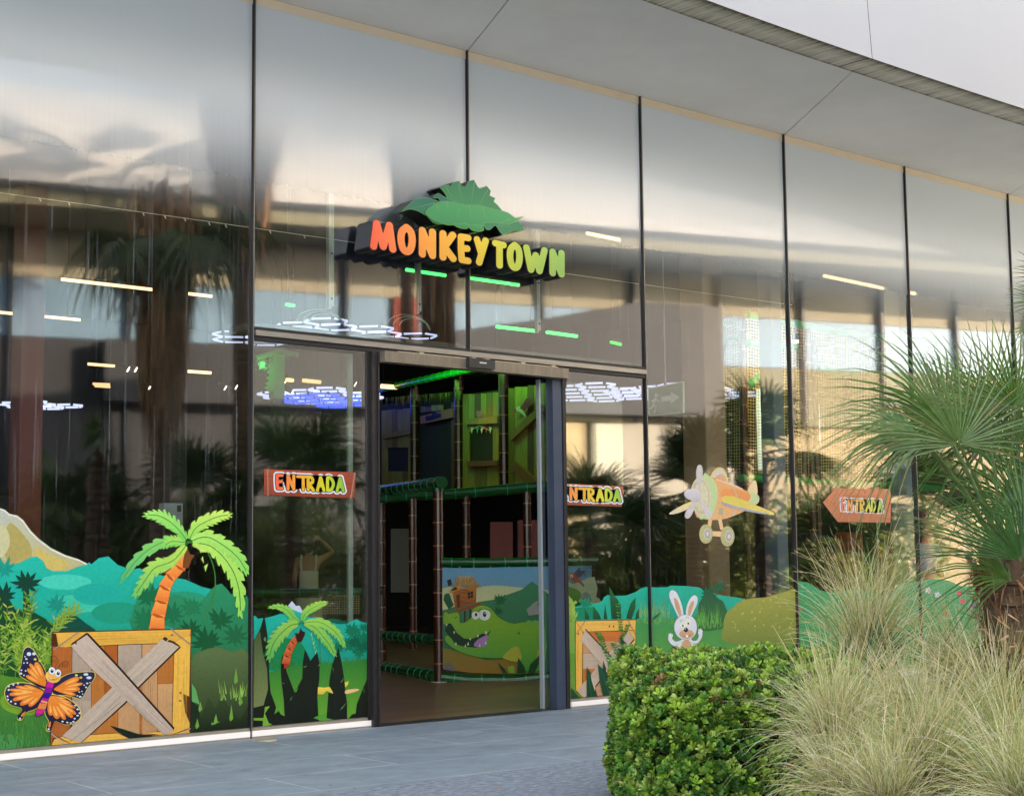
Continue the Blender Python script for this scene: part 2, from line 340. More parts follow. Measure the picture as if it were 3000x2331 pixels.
# roof top, side and back walls, interior floor / ceiling
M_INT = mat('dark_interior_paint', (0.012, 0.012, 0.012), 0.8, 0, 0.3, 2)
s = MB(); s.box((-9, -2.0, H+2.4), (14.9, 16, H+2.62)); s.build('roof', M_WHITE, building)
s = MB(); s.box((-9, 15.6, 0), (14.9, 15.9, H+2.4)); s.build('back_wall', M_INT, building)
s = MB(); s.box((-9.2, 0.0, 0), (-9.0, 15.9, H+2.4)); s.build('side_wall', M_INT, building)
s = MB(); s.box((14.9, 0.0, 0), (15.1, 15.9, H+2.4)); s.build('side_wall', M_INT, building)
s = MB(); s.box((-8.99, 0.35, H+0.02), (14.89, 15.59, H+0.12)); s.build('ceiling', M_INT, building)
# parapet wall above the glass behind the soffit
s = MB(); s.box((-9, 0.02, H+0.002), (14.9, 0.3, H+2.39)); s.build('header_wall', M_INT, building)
def wood_floor_mat():
    m, nt, b = nm('wood_laminate_floor'); L = nt.links; nodes = nt.nodes
    tc = nodes.new('ShaderNodeTexCoord'); mp = nodes.new('ShaderNodeMapping'); L.new(tc.outputs['Object'], mp.inputs[0])
    br = nodes.new('ShaderNodeTexBrick'); br.inputs['Scale'].default_value = 1; br.inputs['Brick Width'].default_value = 1.3; br.inputs['Row Height'].default_value = 0.19; br.inputs['Mortar Size'].default_value = 0.003
    br.inputs['Color1'].default_value = (*lin((124, 96, 66)), 1); br.inputs['Color2'].default_value = (*lin((102, 78, 54)), 1); br.inputs['Mortar'].default_value = (*lin((60, 44, 30)), 1)
    L.new(mp.outputs[0], br.inputs[0])
    n = nodes.new('ShaderNodeTexNoise'); n.inputs['Scale'].default_value = 3; n.inputs['Detail'].default_value = 8; mp2 = nodes.new('ShaderNodeMapping'); mp2.inputs['Scale'].default_value = (1, 16, 1); L.new(tc.outputs['Object'], mp2.inputs[0]); L.new(mp2.outputs[0], n.inputs[0])
    r = nodes.new('ShaderNodeMapRange'); r.inputs['To Min'].default_value = 0.55; r.inputs['To Max'].default_value = 1.4; L.new(n.outputs[0], r.inputs[0])
    mx = nodes.new('ShaderNodeVectorMath'); mx.operation = 'SCALE'; L.new(br.outputs[0], mx.inputs[0]); L.new(r.outputs[0], mx.inputs['Scale']); L.new(mx.outputs[0], b.inputs['Base Color'])
    b.inputs['Roughness'].default_value = 0.35
    return m
g = MB(); g.face([(-9, 0.10, 0.004), (14.9, 0.10, 0.004), (14.9, 15.6, 0.004), (-9, 15.6, 0.004)])
tag(g.build('floor', wood_floor_mat()), kind='structure')
g = MB(); g.box((1.12, -0.06, -0.02), (3.15, 0.02, 0.008)); g.box((1.12, 0.03, -0.02), (3.15, 0.09, 0.007))
tag(g.build('door_threshold', M_DARKMETAL), 'dark metal threshold across the open shop doorway', 'threshold')

# ---------------------------------------------------------------- glazing
front = empty('glass_front', (0, 0, 0))
tag(front, 'tall glass shop front with slim dark mullions and frosted upper panes', 'shop front')
def pane(x0, x1, z0, z1, frit=True, y=0.0):
    s = MB(); s.box((x0, y-0.006, z0), (x1, y+0.006, z1))
    return s.build('pane', M_GLASS if frit else M_CLEAR, front)
ZB = 0.075
XS = [k*SP for k in range(-3, 9)]
for k in range(-3, 7):
    a, b = k*SP+0.0105, (k+1)*SP-0.0105
    if k in (0, 1): pane(a, b, T+0.055, H-0.004)
    else: pane(a, b, ZB, H-0.004)
pane(0.02, 1.07, ZB, T-0.045, False); pane(3.225, 2*SP-0.018, ZB, T-0.03, False)
for k in range(-3, 8):
    x = k*SP; z0 = T+0.03 if k == 1 else 0.0
    s = MB(); s.box((x-0.007, -0.032, z0), (x+0.007, -0.008, H-0.002)); mu = s.build('mullion', M_DARKMETAL, front)
    s = MB(); s.box((x-0.0105, -0.0085, z0), (x+0.0105, 0.03, H-0.003)); s.build('gasket', M_GASKET, mu)
    s = MB(); s.box((x-0.0025, -0.034, z0+0.01), (x+0.0025, -0.0315, H-0.01)); s.build('cover_strip', M_ALU, mu)
# transom over the entrance and frames of the side lights
s = MB(); s.box((0.012, -0.05, T-0.012), (2*SP-0.012, 0.0, T+0.028)); tr = s.build('transom', M_ALU, front)
s = MB(); s.box((0.012, -0.03, T+0.028), (2*SP-0.012, 0.04, T+0.056)); s.box((0.012, -0.03, T-0.047), (2*SP-0.012, 0.04, T-0.012)); s.build('gasket', M_GASKET, tr)
for x in (SP,): pass
s = MB(); s.box((-6.4, -0.030, 0.0), (1.11, 0.03, 0.012)); s.box((3.22, -0.03, 0.0), (14.88, 0.03, 0.012)); s.box((-6.4, -0.02, 0.052), (1.11, 0.03, ZB)); s.box((3.22, -0.02, 0.052), (14.88, 0.03, ZB)); s.build('sill', M_BEIGEALU, front)
M_LED = emis('white_led_diffuser', (0.7, 0.64, 0.61), 0.055)
s = MB(); s.box((-6.4, -0.028, 0.012), (1.10, 0.02, 0.052)); s.box((3.23, -0.028, 0.012), (14.88, 0.02, 0.052)); s.build('light_strip', M_LED, front)
# warm light line under the soffit, painted as a cream strip on the glass
s = MB(); s.box((-6.4, -0.011, H-0.075), (14.88, -0.0075, H-0.001)); s.build('painted_head_glow', mat('head_glow_cream', lin((236, 222, 198)), 0.6, 0, 0.04, 3), front)

# ---------------------------------------------------------------- sliding entrance
door = empty('sliding_entrance', (2.15, 0, 0))
tag(door, 'open automatic sliding entrance with grey header beam and dark jambs', 'door')
s = MB(); s.box((1.06, -0.02, 0), (1.085, 0.06, T-0.05)); s.box((1.128, -0.075, 0), (1.14, 0.06, T-0.05)); s.box((1.0855, -0.06, 0.0), (1.1275, 0.06, T-0.05)); s.build('jamb', M_DARKMETAL, door)
s = MB(); s.box((3.035, -0.05, 0), (3.14, 0.04, T-0.12)); s.build('pillar', M_BLUEMETAL, door)
s = MB(); s.box((3.143, -0.04, 0), (3.20, 0.04, T-0.05)); s.build('jamb', M_GASKET, door)
s = MB(); s.box((3.141, -0.065, T-0.2), (3.19, -0.042, T-0.05)); s.box((3.145, -0.06, 0), (3.16, -0.042, T-0.2)); s.build('jamb_trim', M_DARKMETAL, door)
s = MB(); s.box((1.145, -0.14, T-0.135), (3.15, -0.04, T-0.048)); hb = s.build('header_beam', mat('worn_grey_metal', lin((128, 118, 104)), 0.45, 0.5, 0.2, 4, stretch=(8, 1, 1)), door)
s = MB()
for x in (1.5, 2.05, 2.2, 2.6, 2.95): s.box((x, -0.13, T-0.046), (x+0.05, -0.09, T-0.028))
s.box((1.3, -0.11, T-0.047), (3.05, -0.095, T-0.036)); s.build('track_bracket', M_BEIGEALU, door)
s = MB(); s.box((1.98, -0.185, T-0.125), (2.26, -0.141, T-0.045), (0.02,)*3)
se = s.build('motion_sensor', mat('black_sensor_plastic', (0.02, 0.02, 0.022), 0.3), door)
s = MB(); s.box((2.09, -0.187, T-0.083), (2.165, -0.1853, T-0.073)); s.build('logo_strip', mat('pale_sensor_print', (0.6, 0.6, 0.6), 0.5), se)
s = MB(); s.box((2.945, 0.03, 0.01), (2.965, 0.07, T-0.14)); s.build('leaf_stile', mat('pale_leaf_edge', lin((170, 180, 184)), 0.3, 0.4), door)
s = MB(); s.box((0.955, 0.085, 0.02), (0.995, 0.115, T-0.06)); s.build('leaf_stile', mat('green_grey_leaf_edge', lin((150, 162, 150)), 0.35, 0.3, 0.1, 3), door)
s = MB(); s.box((0.05, 0.09, 0.1), (0.955, 0.1, T-0.06)); s.build('door_leaf', M_CLEAR, door)
s = MB(); s.box((2.966, 0.055, 0.1), (4.0, 0.065, T-0.14)); s.build('door_leaf', M_CLEAR, door)
# in-ground round lamp cover near the first mullion
s = MB(); n = 28; c0 = PZ(778, 2168, 0)
s.raw([(c0[0]+0.085*math.cos(2*math.pi*k/n), c0[1]+0.085*math.sin(2*math.pi*k/n), 0.0) for k in range(n)]+[(c0[0]+0.078*math.cos(2*math.pi*k/n), c0[1]+0.078*math.sin(2*math.pi*k/n), 0.012) for k in range(n)],
      [tuple(range(n, 2*n))]+[(k, (k+1) % n, n+(k+1) % n, n+k) for k in range(n)])
tag(s.build('ground_lamp', M_BEIGEALU), 'round flat metal lamp cover set in the pavement near the glass', 'ground lamp')
# ================================================================ PLANT BUILDERS
M_FROND = colmat('palm_leaf', 0.38, 0.22, 30, trans=0.2, spec=0.5)
M_TRUNK = mat('palm_trunk_fibre', lin((92, 74, 56)), 0.95, 0, 0.5, 9, 0.9, 22)
M_SKIRT = colmat('dry_palm_thatch', 0.9, 0.3, 12)
def nrm(v):
    v = np.array(v, float); return v/(np.linalg.norm(v)+1e-9)
def frond_faces(mb, hub, axis, normal, rad, nl=34, spread=118, droop=0.25, col=(70, 104, 58), fused=0.42, rng=random, wind=None, wide=1.0):
    """palmate leaf: stiff leaflets joined near the hub, free and drooping towards the tips"""
    a = nrm(axis); n = nrm(np.array(normal)-a*np.dot(normal, a)); b = np.cross(n, a)
    dth = 2*R(spread)/nl
    for i in range(nl):
        th = -R(spread)+dth*(i+0.5)+rng.uniform(-1, 1)*dth*0.18
        d = a*math.cos(th)+b*math.sin(th)
        side = -a*math.sin(th)+b*math.cos(th)
        L = rad*(0.70+0.30*math.cos(th*0.55))*rng.uniform(0.88, 1.06)
        dr = droop*rng.uniform(0.3, 1.6)*(1+0.6*abs(th)/2)
        k = rng.uniform(0.72, 1.25); yl = rng.uniform(0, 1)
        c0 = lin(col, k); base = tuple(min(1, q*1.15) for q in c0)
        tip = tuple(q*(0.85+0.5*yl*yl) for q in c0)
        if rng.random() < 0.10: tip = lin((150, 132, 80), 0.8)
        pts = []; ws = []
        for s_ in (0.03, 0.22, 0.42, 0.62, 0.82, 1.0):
            p = np.array(hub)+d*L*s_+n*L*(-0.10*s_*s_+0.05*math.sin(s_*3))
            fall = max(0, s_-fused); p = p+np.array([0, 0, -1.])*L*dr*fall*fall*2.0
            ww = dth*L*s_*0.5 if s_ <= fused else dth*L*fused*0.5*max(0.0, 1-(s_-fused)/(1-fused))**0.75*wide
            pts.append(p); ws.append(max(ww, 0.0009))
        verts = []; cols = []
        for j, (p, ww) in enumerate(zip(pts, ws)):
            t = j/5; cc = tuple(base[q]*(1-t)+tip[q]*t for q in range(3)); dk = tuple(q*0.72 for q in cc)
            verts += [p-side*ww+n*ww*0.35, p-n*ww*0.25, p+side*ww+n*ww*0.35]; cols += [cc, dk, cc]
        faces = []
        for j in range(5):
            faces += [(3*j, 3*j+1, 3*j+4, 3*j+3), (3*j+1, 3*j+2, 3*j+5, 3*j+4)]
        mb.raw(verts, faces, cols)
def make_frond(root, crown, hub, axis, normal, rad, name='frond', **kw):
    m = MB(); frond_faces(m, hub, axis, normal, rad, **kw)
    crown = np.array(crown, float); hub = np.array(hub, float)
    mid = (crown+hub)/2+np.array([0, 0, 0.06])*np.linalg.norm(hub-crown)
    m.tube([crown, mid, hub, hub+nrm(axis)*rad*0.05], [0.011, 0.008, 0.006, 0.003], 6, lin((96, 116, 62)))
    return m.build(name, M_FROND, root, smooth=False)
def shaggy_trunk(mb, base, top, r0, r1, rng, ring=0.09, n=14):
    base = np.array(base, float); top = np.array(top, float); L = np.linalg.norm(top-base); k = max(3, int(L/ring))
    pts = []; rs = []
    for i in range(k+1):
        t = i/k; rr = r0+(r1-r0)*t
        for q in (0, 1):
            pts.append(base+(top-base)*min(1, t+q*0.5/k)+np.array([rng.uniform(-1, 1), rng.uniform(-1, 1), 0])*r0*0.06); rs.append(rr*(1.09 if q else 0.93)*rng.uniform(0.95, 1.06))
    mb.tube(pts, rs, n)
# ================================================================ OPPOSITE SIDE OF THE PLAZA (seen only as reflections in the glass)
A2 = np.array([4.585, -15.51]); B2 = np.array([16.97, -11.354]); dr2 = (B2-A2)/np.linalg.norm(B2-A2); nn2 = np.array([-dr2[1], dr2[0]])   # nn2 faces the shop
def P2(u, out, z):
    q = A2+dr2*u+nn2*out; return (q[0], q[1], z)
opp = empty('opposite_building', (A2[0], A2[1], 0))
tag(opp, 'pale opposite building with white roof edge mirrored in the shop glass', 'building')
def pbox(name, u0, u1, o0, o1, z0, z1, m, parent=None):
    s = MB(); v = [P2(u, o, z) for z in (z0, z1) for (u, o) in ((u0, o0), (u1, o0), (u1, o1), (u0, o1))]
    s.raw(v, [(0, 3, 2, 1), (4, 5, 6, 7), (0, 1, 5, 4), (1, 2, 6, 5), (2, 3, 7, 6), (3, 0, 4, 7)]); return s.build(name, m, parent or opp)
M_CREAM = mat('cream_render', lin((150, 134, 100)), 0.8, 0, 0.06, 1.5)
M_OLIVE = mat('olive_grey_soffit', lin((128, 122, 96)), 0.8, 0, 0.1, 0.5)
M_SKYREFL = mat('sky_reflection_blue', lin((108, 136, 156)), 0.5, 0, 0.08, 0.7)
M_DKGREY = mat('charcoal_cladding', lin((34, 35, 38)), 0.6, 0, 0.25, 1.2)
M_BROWNW = mat('red_brown_curtain', lin((120, 58, 44)), 0.9, 0, 0.4, 5, stretch=(6, 6, 0.3))
U0, U1 = -16, 26
pbox('roof_edge', U0, U1, 0.0, 0.3, 7.83, 9.5, mat('opposite_roof_edge_paint', lin((184, 178, 170)), 0.7, 0, 0.05, 0.5))
pbox('soffit', U0, U1, -2.0, -0.02, 7.5, 7.8, M_OLIVE)
pbox('upper_wall', U0, U1, -2.3, -2.05, 6.6, 7.49, mat('grey_beige_render', lin((146, 138, 116)), 0.8, 0, 0.08, 1.2))
pbox('sky_reflection_band', U0, U1, -2.3, -2.02, 5.5, 6.58, M_SKYREFL)  # flat blue stands for sky reflected in the opposite glazing
pbox('lower_wall', U0, 9.0, -2.3, -2.0, 0, 5.48, M_DKGREY)
pbox('lower_wall', 9.0, U1, -2.3, -1.98, 4.2, 5.48, M_OLIVE)
# curved dark volume rising towards the right
s = MB(); n = 26; top = []
for i in range(n+1):
    u = 2+i*0.5; top.append((u, 5.45+1.25*(max(0, (u-4)/9))**1.6 if u < 13 else 6.7))
for (ua, za), (ub, zb) in zip(top[:-1], top[1:]):
    s.face([P2(ua, -1.5, 4.3), P2(ub, -1.5, 4.3), P2(ub, -1.5, zb), P2(ua, -1.5, za)]); s.face([P2(ua, -1.5, za), P2(ub, -1.5, zb), P2(ub, -2.0, zb), P2(ua, -2.0, za)])
    s.face([P2(ua, -1.5, 4.3), P2(ub, -1.5, 4.3), P2(ub, -2.0, 4.3), P2(ua, -2.0, 4.3)])
s.build('curved_canopy', M_DKGREY, opp)
for i, u in enumerate(np.arange(-14.5, 25, 2.12)):
    pbox('mullion', u, u+0.07, -2.02, -1.9, 0.0, 7.49, M_GASKET)
pbox('curtain', 7.7, 8.25, -1.98, -1.93, 4.5, 6.6, M_BROWNW)
pbox('wall_panel', 9.2, 11.9, -1.96, -1.9, 0.0, 4.15, M_CREAM); pbox('wall_panel', 12.1, 15.4, -1.96, -1.85, 0.0, 4.15, mat('white_render', (0.36, 0.33, 0.26), 0.8))
pbox('wall_panel', 15.8, U1, -1.96, -1.9, 0.0, 4.15, M_CREAM)
pbox('roof', U0, U1, -6.0, -0.0, 7.82, 8.0, M_WHITE); pbox('back_wall', U0, U1, -6.2, -6.0, 0, 8, M_DKGREY)

def mirror(px, py, d):
    p = V(px, py, d); return np.array([p[0], -p[1], p[2]])
def tall_palm(px, d, z_skirt, z_crown, sk_r, label, rng, tr=0.16, lean=0.0, ef=(-0.5, 1.1), nf=22):
    b = mirror(px, 1600, d); x, y = b[0], b[1]
    root = empty('tall_palm', (x, y, 0)); tag(root, label, 'palm tree', 'tall palms mirrored in the glass')
    m = MB(); shaggy_trunk(m, (x, y, 0), (x+lean, y, z_crown), tr*1.25, tr*0.9, rng, 0.12); m.build('trunk', M_TRUNK, root)
    m = MB()
    for i in range(1500):
        th = rng.uniform(0, 2*math.pi); zt = rng.uniform(z_skirt+0.35, z_crown); f = (zt-z_skirt)/(z_crown-z_skirt)
        rr = tr+(sk_r-tr)*min(1.0, (0.30+0.9*f))*rng.uniform(0.45, 1.0)
        L = rng.uniform(0.35, 0.9); cx = x+lean*zt/z_crown
        p0 = np.array([cx+math.cos(th)*rr, y+math.sin(th)*rr, zt]); p1 = p0+np.array([math.cos(th)*rng.uniform(-.08, .06), math.sin(th)*rng.uniform(-.08, .06), -L])
        wv = np.array([-math.sin(th), math.cos(th), 0])*rng.uniform(0.008, 0.03); k = rng.uniform(0.35, 1.3); c = lin((150, 116, 78), k)
        m.face([p0-wv, p0+wv, p1+wv*0.3, p1-wv*0.3], c)
    m.build('dead_leaf_skirt', M_SKIRT, root)
    for i in range(nf):
        th = 2*math.pi*i/nf+rng.uniform(-.2, .2); el = rng.uniform(*ef)
        d_ = np.array([math.cos(th)*math.cos(el), math.sin(th)*math.cos(el), math.sin(el)]); cr = np.array([x+lean, y, z_crown]); hub = cr+d_*rng.uniform(0.7, 1.1)
        make_frond(root, cr, hub, d_+np.array([0, 0, -0.2]), np.array([0, 0, 1.])+0.2*d_, rng.uniform(0.8, 1.05), nl=22, spread=95, droop=0.5, col=(74, 92, 52), rng=rng)
    return root
rg = random.Random(3)
tall_palm(705, 23.5, 6.15, 9.0, 0.72, 'tall palm with shaggy brown skirt and rough trunk mirrored beside the first mullion', rg, 0.12)
tall_palm(468, 20.5, 3.2, 6.3, 0.50, 'palm with long dark skirt mirrored in the leftmost pane', rg, 0.12, 0.0, (-1.3, -0.3), 9)
tall_palm(1310, 22.0, 4.35, 8.2, 0.38, 'slim palm mirrored under the letters of the sign', rg, 0.15, -0.25)
tall_palm(1195, 25.0, 6.6, 9.0, 0.34, 'far palm mirrored behind the left end of the sign', rg, 0.1)

def bush_palm(x, y, h, n, rad, label, group, rng, col=(66, 92, 44), name='fan_palm'):
    root = empty(name, (x, y, 0)); tag(root, label, 'palm', group)
    m = MB(); shaggy_trunk(m, (x, y, 0), (x, y, h), 0.13, 0.10, rng, 0.07); m.build('trunk', M_TRUNK, root)
    for i in range(n):
        th = 2*math.pi*i/n*2.4+rng.uniform(-.3, .3); el = rng.uniform(-0.35, 1.35)
        d_ = np.array([math.cos(th)*math.cos(el), math.sin(th)*math.cos(el), math.sin(el)]); cr = np.array([x, y, h]); hub = cr+d_*rng.uniform(0.35, 0.7)*rad*1.3
        make_frond(root, cr, hub, d_, np.array([0, 0, 1.])+0.4*np.array([rng.uniform(-1, 1), rng.uniform(-1, 1), 0]), rad*rng.uniform(0.8, 1.1), nl=20, spread=100, droop=0.25, col=col, rng=rng)
    return root
rg = random.Random(11)
spots = [(230, 22, 1.7, 'leftmost'), (560, 22, 1.9, 'behind the left palm decal'), (860, 22, 2.3, 'seen in the left side light'), (1440, 23, 2.2, ''), (1730, 22, 1.6, 'in the right side light'),
         (2030, 23, 2.2, 'behind the aeroplane'), (2230, 24, 2.8, 'right of the aeroplane'), (2420, 24, 1.3, 'left of the arrow sign'), (2700, 26, 2.0, 'behind the arrow sign')]
words = ['low fan palm mirrored at the far left of the glass', 'fan palm mirrored just left of the first mullion', 'fan palm mirrored in the left side light above the sign board', 'fan palm mirrored at the doorway height',
         'fan palm mirrored in the right side light', 'spiky fan palm mirrored around the toy aeroplane', 'tall fan palm mirrored right of the toy aeroplane', 'low fan palm mirrored left of the arrow board', 'fan palm mirrored behind the arrow board']
for (px, d, h, _), wd in zip(spots, words):
    p = mirror(px, 1500, d); bush_palm(p[0], p[1], h, 20, 0.85, wd, 'fan palms mirrored in the shop glass', rg)
# clipped shrubs on the far side of the plaza
M_LEAF = colmat('shrub_leaf', 0.4, 0.1, 40, trans=0.15)
def leaf_blob(mb, c, r, n, size, rng, col):
    for i in range(n):
        d = nrm([rng.gauss(0, 1), rng.gauss(0, 1), rng.gauss(0, 1)]); k = rng.uniform(0.75, 1.05)
        p = np.array(c)+d*np.array(r)*k; t = nrm(np.cross(d, [rng.gauss(0, 1) for _ in range(3)])); b = np.cross(d, t); s_ = size*rng.uniform(0.6, 1.2)
        cc = lin(col, rng.uniform(0.5, 1.5)); tip = p+t*s_+d*s_*0.4
        mb.face([p, p+t*s_*0.5+b*s_*0.3, tip, p+t*s_*0.5-b*s_*0.3], cc)
for i, (px, d, wd) in enumerate([(100, 24, 'far left'), (420, 24, 'behind the wooden crate decal'), (780, 24, 'by the first mullion'), (1150, 24, 'near the doorway'), (1500, 25, 'right of the doorway'), (1850, 25, 'by the second mullion'), (2200, 26, 'under the aeroplane'), (2550, 27, 'under the arrow board')]):
    p = mirror(px, 1650, d); m = MB()
    for j in range(7): leaf_blob(m, (p[0]+rg.uniform(-1.7, 1.7), p[1]+rg.uniform(-.5, .5), rg.uniform(0.5, 1.6)), (0.9, 0.6, 0.8), 1300, 0.12, rg, (104, 118, 44))
    tag(m.build('shrub', M_LEAF), 'dark round shrub mirrored in the glass '+wd, 'shrub', 'shrubs across the plaza')
# ================================================================ PRINTED WINDOW FILMS (flat prints stuck to the glass)
M_PRINT = colmat('printed_vinyl', 0.35, 0.07, 45, spec=0.3)
M_GRASSPRINT = colmat('printed_vinyl_grain', 0.35, 0.16, 160, spec=0.3)
def crop(ox, oy, s): return lambda x, y: (ox+x/s, oy+y/s)
cA = crop(0, 1450, 2.204); cB = crop(0, 1780, 3.9); cP = crop(1930, 1290, 5.3025); cE = crop(740, 1340, 6.061); cAr = crop(2380, 1390, 8.089)
cR = crop(1640, 1650, 3.856); cL = crop(740, 1720, 3.772); cN = crop(1280, 1640, 4.85); cS = crop(1030, 470, 3.36); cG = crop(2000, 1554, 2.184)
def smooth(pts, n=5, closed=True):
    P = [np.array(p, float) for p in pts]; out = []; N = len(P)
    rngi = range(N if closed else N-1)
    for i in rngi:
        g = lambda k: P[k % N] if closed else P[max(0, min(N-1, k))]
        p0, p1, p2, p3 = g(i-1), g(i), g(i+1), g(i+2)
        for j in range(n):
            t = j/n; out.append(tuple(0.5*((2*p1)+(-p0+p2)*t+(2*p0-5*p1+4*p2-p3)*t*t+(-p0+3*p1-3*p2+p3)*t**3)))
    if not closed: out.append(tuple(P[-1]))
    return out
def clip(poly, lo, hi):
    for ax, lim, sg in ((0, lo, 1), (0, hi, -1)):
        if lim is None: continue
        out = []
        for i in range(len(poly)):
            a, b = poly[i-1], poly[i]; ia = (a[ax]-lim)*sg >= 0; ib = (b[ax]-lim)*sg >= 0
            if ia != ib:
                t = (lim-a[ax])/(b[ax]-a[ax]); out.append((lim, a[1]+(b[1]-a[1])*t))
            if ib: out.append(b)
        poly = out
    return poly
class Art:
    """flat printed shapes given as outlines, laid on a vertical sheet y = const; each layer sits 0.4 mm in front of the last"""
    def __init__(s, cv, y0=-0.008, xr=(None, None), zr=(ZB+0.004, 99), k=1.0, place=None):
        s.cv = cv; s.y0 = y0; s.xr = xr; s.zr = zr; s.k = k; s.m = MB(); s.place = place; s.n_ = 0
    def pt(s, p):
        q = s.cv(*p); w_ = PY(q[0], q[1], s.y0); return (w_[0], w_[2])
    def poly(s, pts, col, L=0, sm=0, flat=None):
        if sm: pts = smooth(pts, sm)
        W = clip([s.pt(p) for p in pts], *s.xr)
        W = [(x, min(max(z, s.zr[0]), s.zr[1])) for x, z in W]
        Q = []
        for q in W:
            if not Q or abs(q[0]-Q[-1][0])+abs(q[1]-Q[-1][1]) > 1e-5: Q.append(q)
        if len(Q) < 3: return
        tris = tessellate_polygon([[Vector((x, z, 0)) for x, z in Q]])
        zs = [q[1] for q in Q]; z0, z1 = min(zs), max(zs)
        if isinstance(col[0], (tuple, list)):
            ca, cb = lin(col[0], s.k), lin(col[1], s.k)
            cc = [tuple(cb[i]+(ca[i]-cb[i])*((z-z0)/(z1-z0+1e-9)) for i in range(3)) for z in zs]
        else: cc = [lin(col, s.k)]*len(Q)
        s.n_ += 1; L = L+0.02*(s.n_ % 24); y = s.y0-L*0.0004
        if s.place: s.m.raw([s.place(x, z, L) for x, z in Q], [tuple(t) for t in tris], cc)
        else: s.m.raw([(x, y, z) for x, z in Q], [tuple(t) for t in tris], cc)
    def line(s, pts, w_, col, L=1, sm=0, taper=False):
        if sm: pts = smooth(pts, sm, False)
        P = [np.array(p, float) for p in pts]; A = []; B = []
        for i, p in enumerate(P):
            d = P[min(i+1, len(P)-1)]-P[max(0, i-1)]; d = d/(np.linalg.norm(d)+1e-9); nn = np.array([-d[1], d[0]])
            ww = w_/2*((1-i/(len(P)-1)) if taper else 1); A.append(tuple(p+nn*ww)); B.append(tuple(p-nn*ww))
        s.poly(A+B[::-1], col, L)
    def ell(s, c, rx, ry, col, L=1, rot=0, n=22, a0=0, a1=360):
        r_ = R(rot); pts = []
        for i in range(n):
            a = R(a0+(a1-a0)*i/n); x, y = rx*math.cos(a), ry*math.sin(a); pts.append((c[0]+x*math.cos(r_)-y*math.sin(r_), c[1]+x*math.sin(r_)+y*math.cos(r_)))
        s.poly(pts, col, L)
    def tear(s, p0, p1, w_, col, L=1):
        a = np.array(p0, float); b = np.array(p1, float); d = b-a; n = np.array([-d[1], d[0]])/np.linalg.norm(d)*w_
        s.poly([tuple(a), tuple(a+d*0.35+n*0.35), tuple(a+d*0.75+n*0.5), tuple(b+n*0.33), tuple(b+d*0.06), tuple(b-n*0.33), tuple(a+d*0.75-n*0.5), tuple(a+d*0.35-n*0.35)], col, L, 3)
    def leaf(s, p0, p1, w_, col, L=1, bend=0.0):
        a = np.array(p0, float); b = np.array(p1, float); d = b-a; n = np.array([-d[1], d[0]])/(np.linalg.norm(d)+1e-9)
        o = n*np.linalg.norm(d)*bend
        s.poly([tuple(a), tuple(a+d*0.3+n*w_*0.45+o*0.8), tuple(a+d*0.6+n*w_*0.4+o), tuple(b), tuple(a+d*0.6-n*w_*0.4+o), tuple(a+d*0.3-n*w_*0.45+o*0.8)], col, L)
    def star(s, c, r, n, col, L=1, a0=0, a1=360, w_=0.3, rng=random):
        for i in range(n):
            a = R(a0+(a1-a0)*(i+0.5)/n+rng.uniform(-6, 6)); rr = r*rng.uniform(0.75, 1.1)
            s.leaf(c, (c[0]+math.cos(a)*rr, c[1]+math.sin(a)*rr*0.9), r*w_, col, L, 0.08*(1 if math.cos(a) > 0 else -1))
    def frond(s, pts, w_, cols, L=1, notches=9, rng=random, rib=(60, 120, 50)):
        P = [np.array(p) for p in smooth(pts, 8, False)]; n = len(P); A = []; B = []
        for i, p in enumerate(P):
            t = i/(n-1); d = nrm(np.append(P[min(i+1, n-1)]-P[max(0, i-1)], 0))[:2]; nn = np.array([-d[1], d[0]])
            env = w_*math.sin(math.pi*min(1, t*0.93+0.04))**0.7*(1-0.25*t)
            j = (i % 3 == 2); f = rng.uniform(0.45, 0.72) if j else rng.uniform(0.92, 1.08); g_ = rng.uniform(0.5, 0.8) if (i % 4 == 2) else rng.uniform(0.92, 1.05)
            back = d*w_*0.22
            A.append(tuple(p+nn*env*0.5*f+(back if not j else 0*d))); B.append(tuple(p-nn*env*0.5*g_+(back if i % 4 != 2 else 0*d)))
        s.poly(A+[tuple(P[-1]+(P[-1]-P[-2])*0.6)]+B[::-1], cols, L)
        s.line([tuple(p) for p in P[:-2]], w_*0.045, rib, L+1)
    def grass(s, x0, x1, y0, y1, n, h, col, L=1, rng=random, w_=6, slope=0.0):
        for i in range(n):
            x = rng.uniform(x0, x1); y = rng.uniform(y0, y1)+slope*(x-x0); hh = h*rng.uniform(0.5, 1.2); k = rng.uniform(0.8, 1.15)
            s.poly([(x-w_/2, y), (x+w_/2, y), (x+rng.uniform(-.3, .3)*hh, y-hh)], tuple(c*k for c in col), L)
    def grain(s, a, b, width, n, col, L=2, rng=random, w_=1.6):
        a = np.array(a, float); b = np.array(b, float); d = b-a; nn = np.array([-d[1], d[0]])/np.linalg.norm(d)
        for i in range(n):
            o = nn*width*(rng.random()-0.5); t0 = rng.uniform(0.0, 0.5); t1 = t0+rng.uniform(0.25, 0.5)
            s.line([tuple(a+d*t0+o), tuple(a+d*(t0+t1)/2+o+nn*rng.uniform(-2, 2)), tuple(a+d*min(0.985, t1)+o)], w_*rng.uniform(0.6, 1.3), col, L)
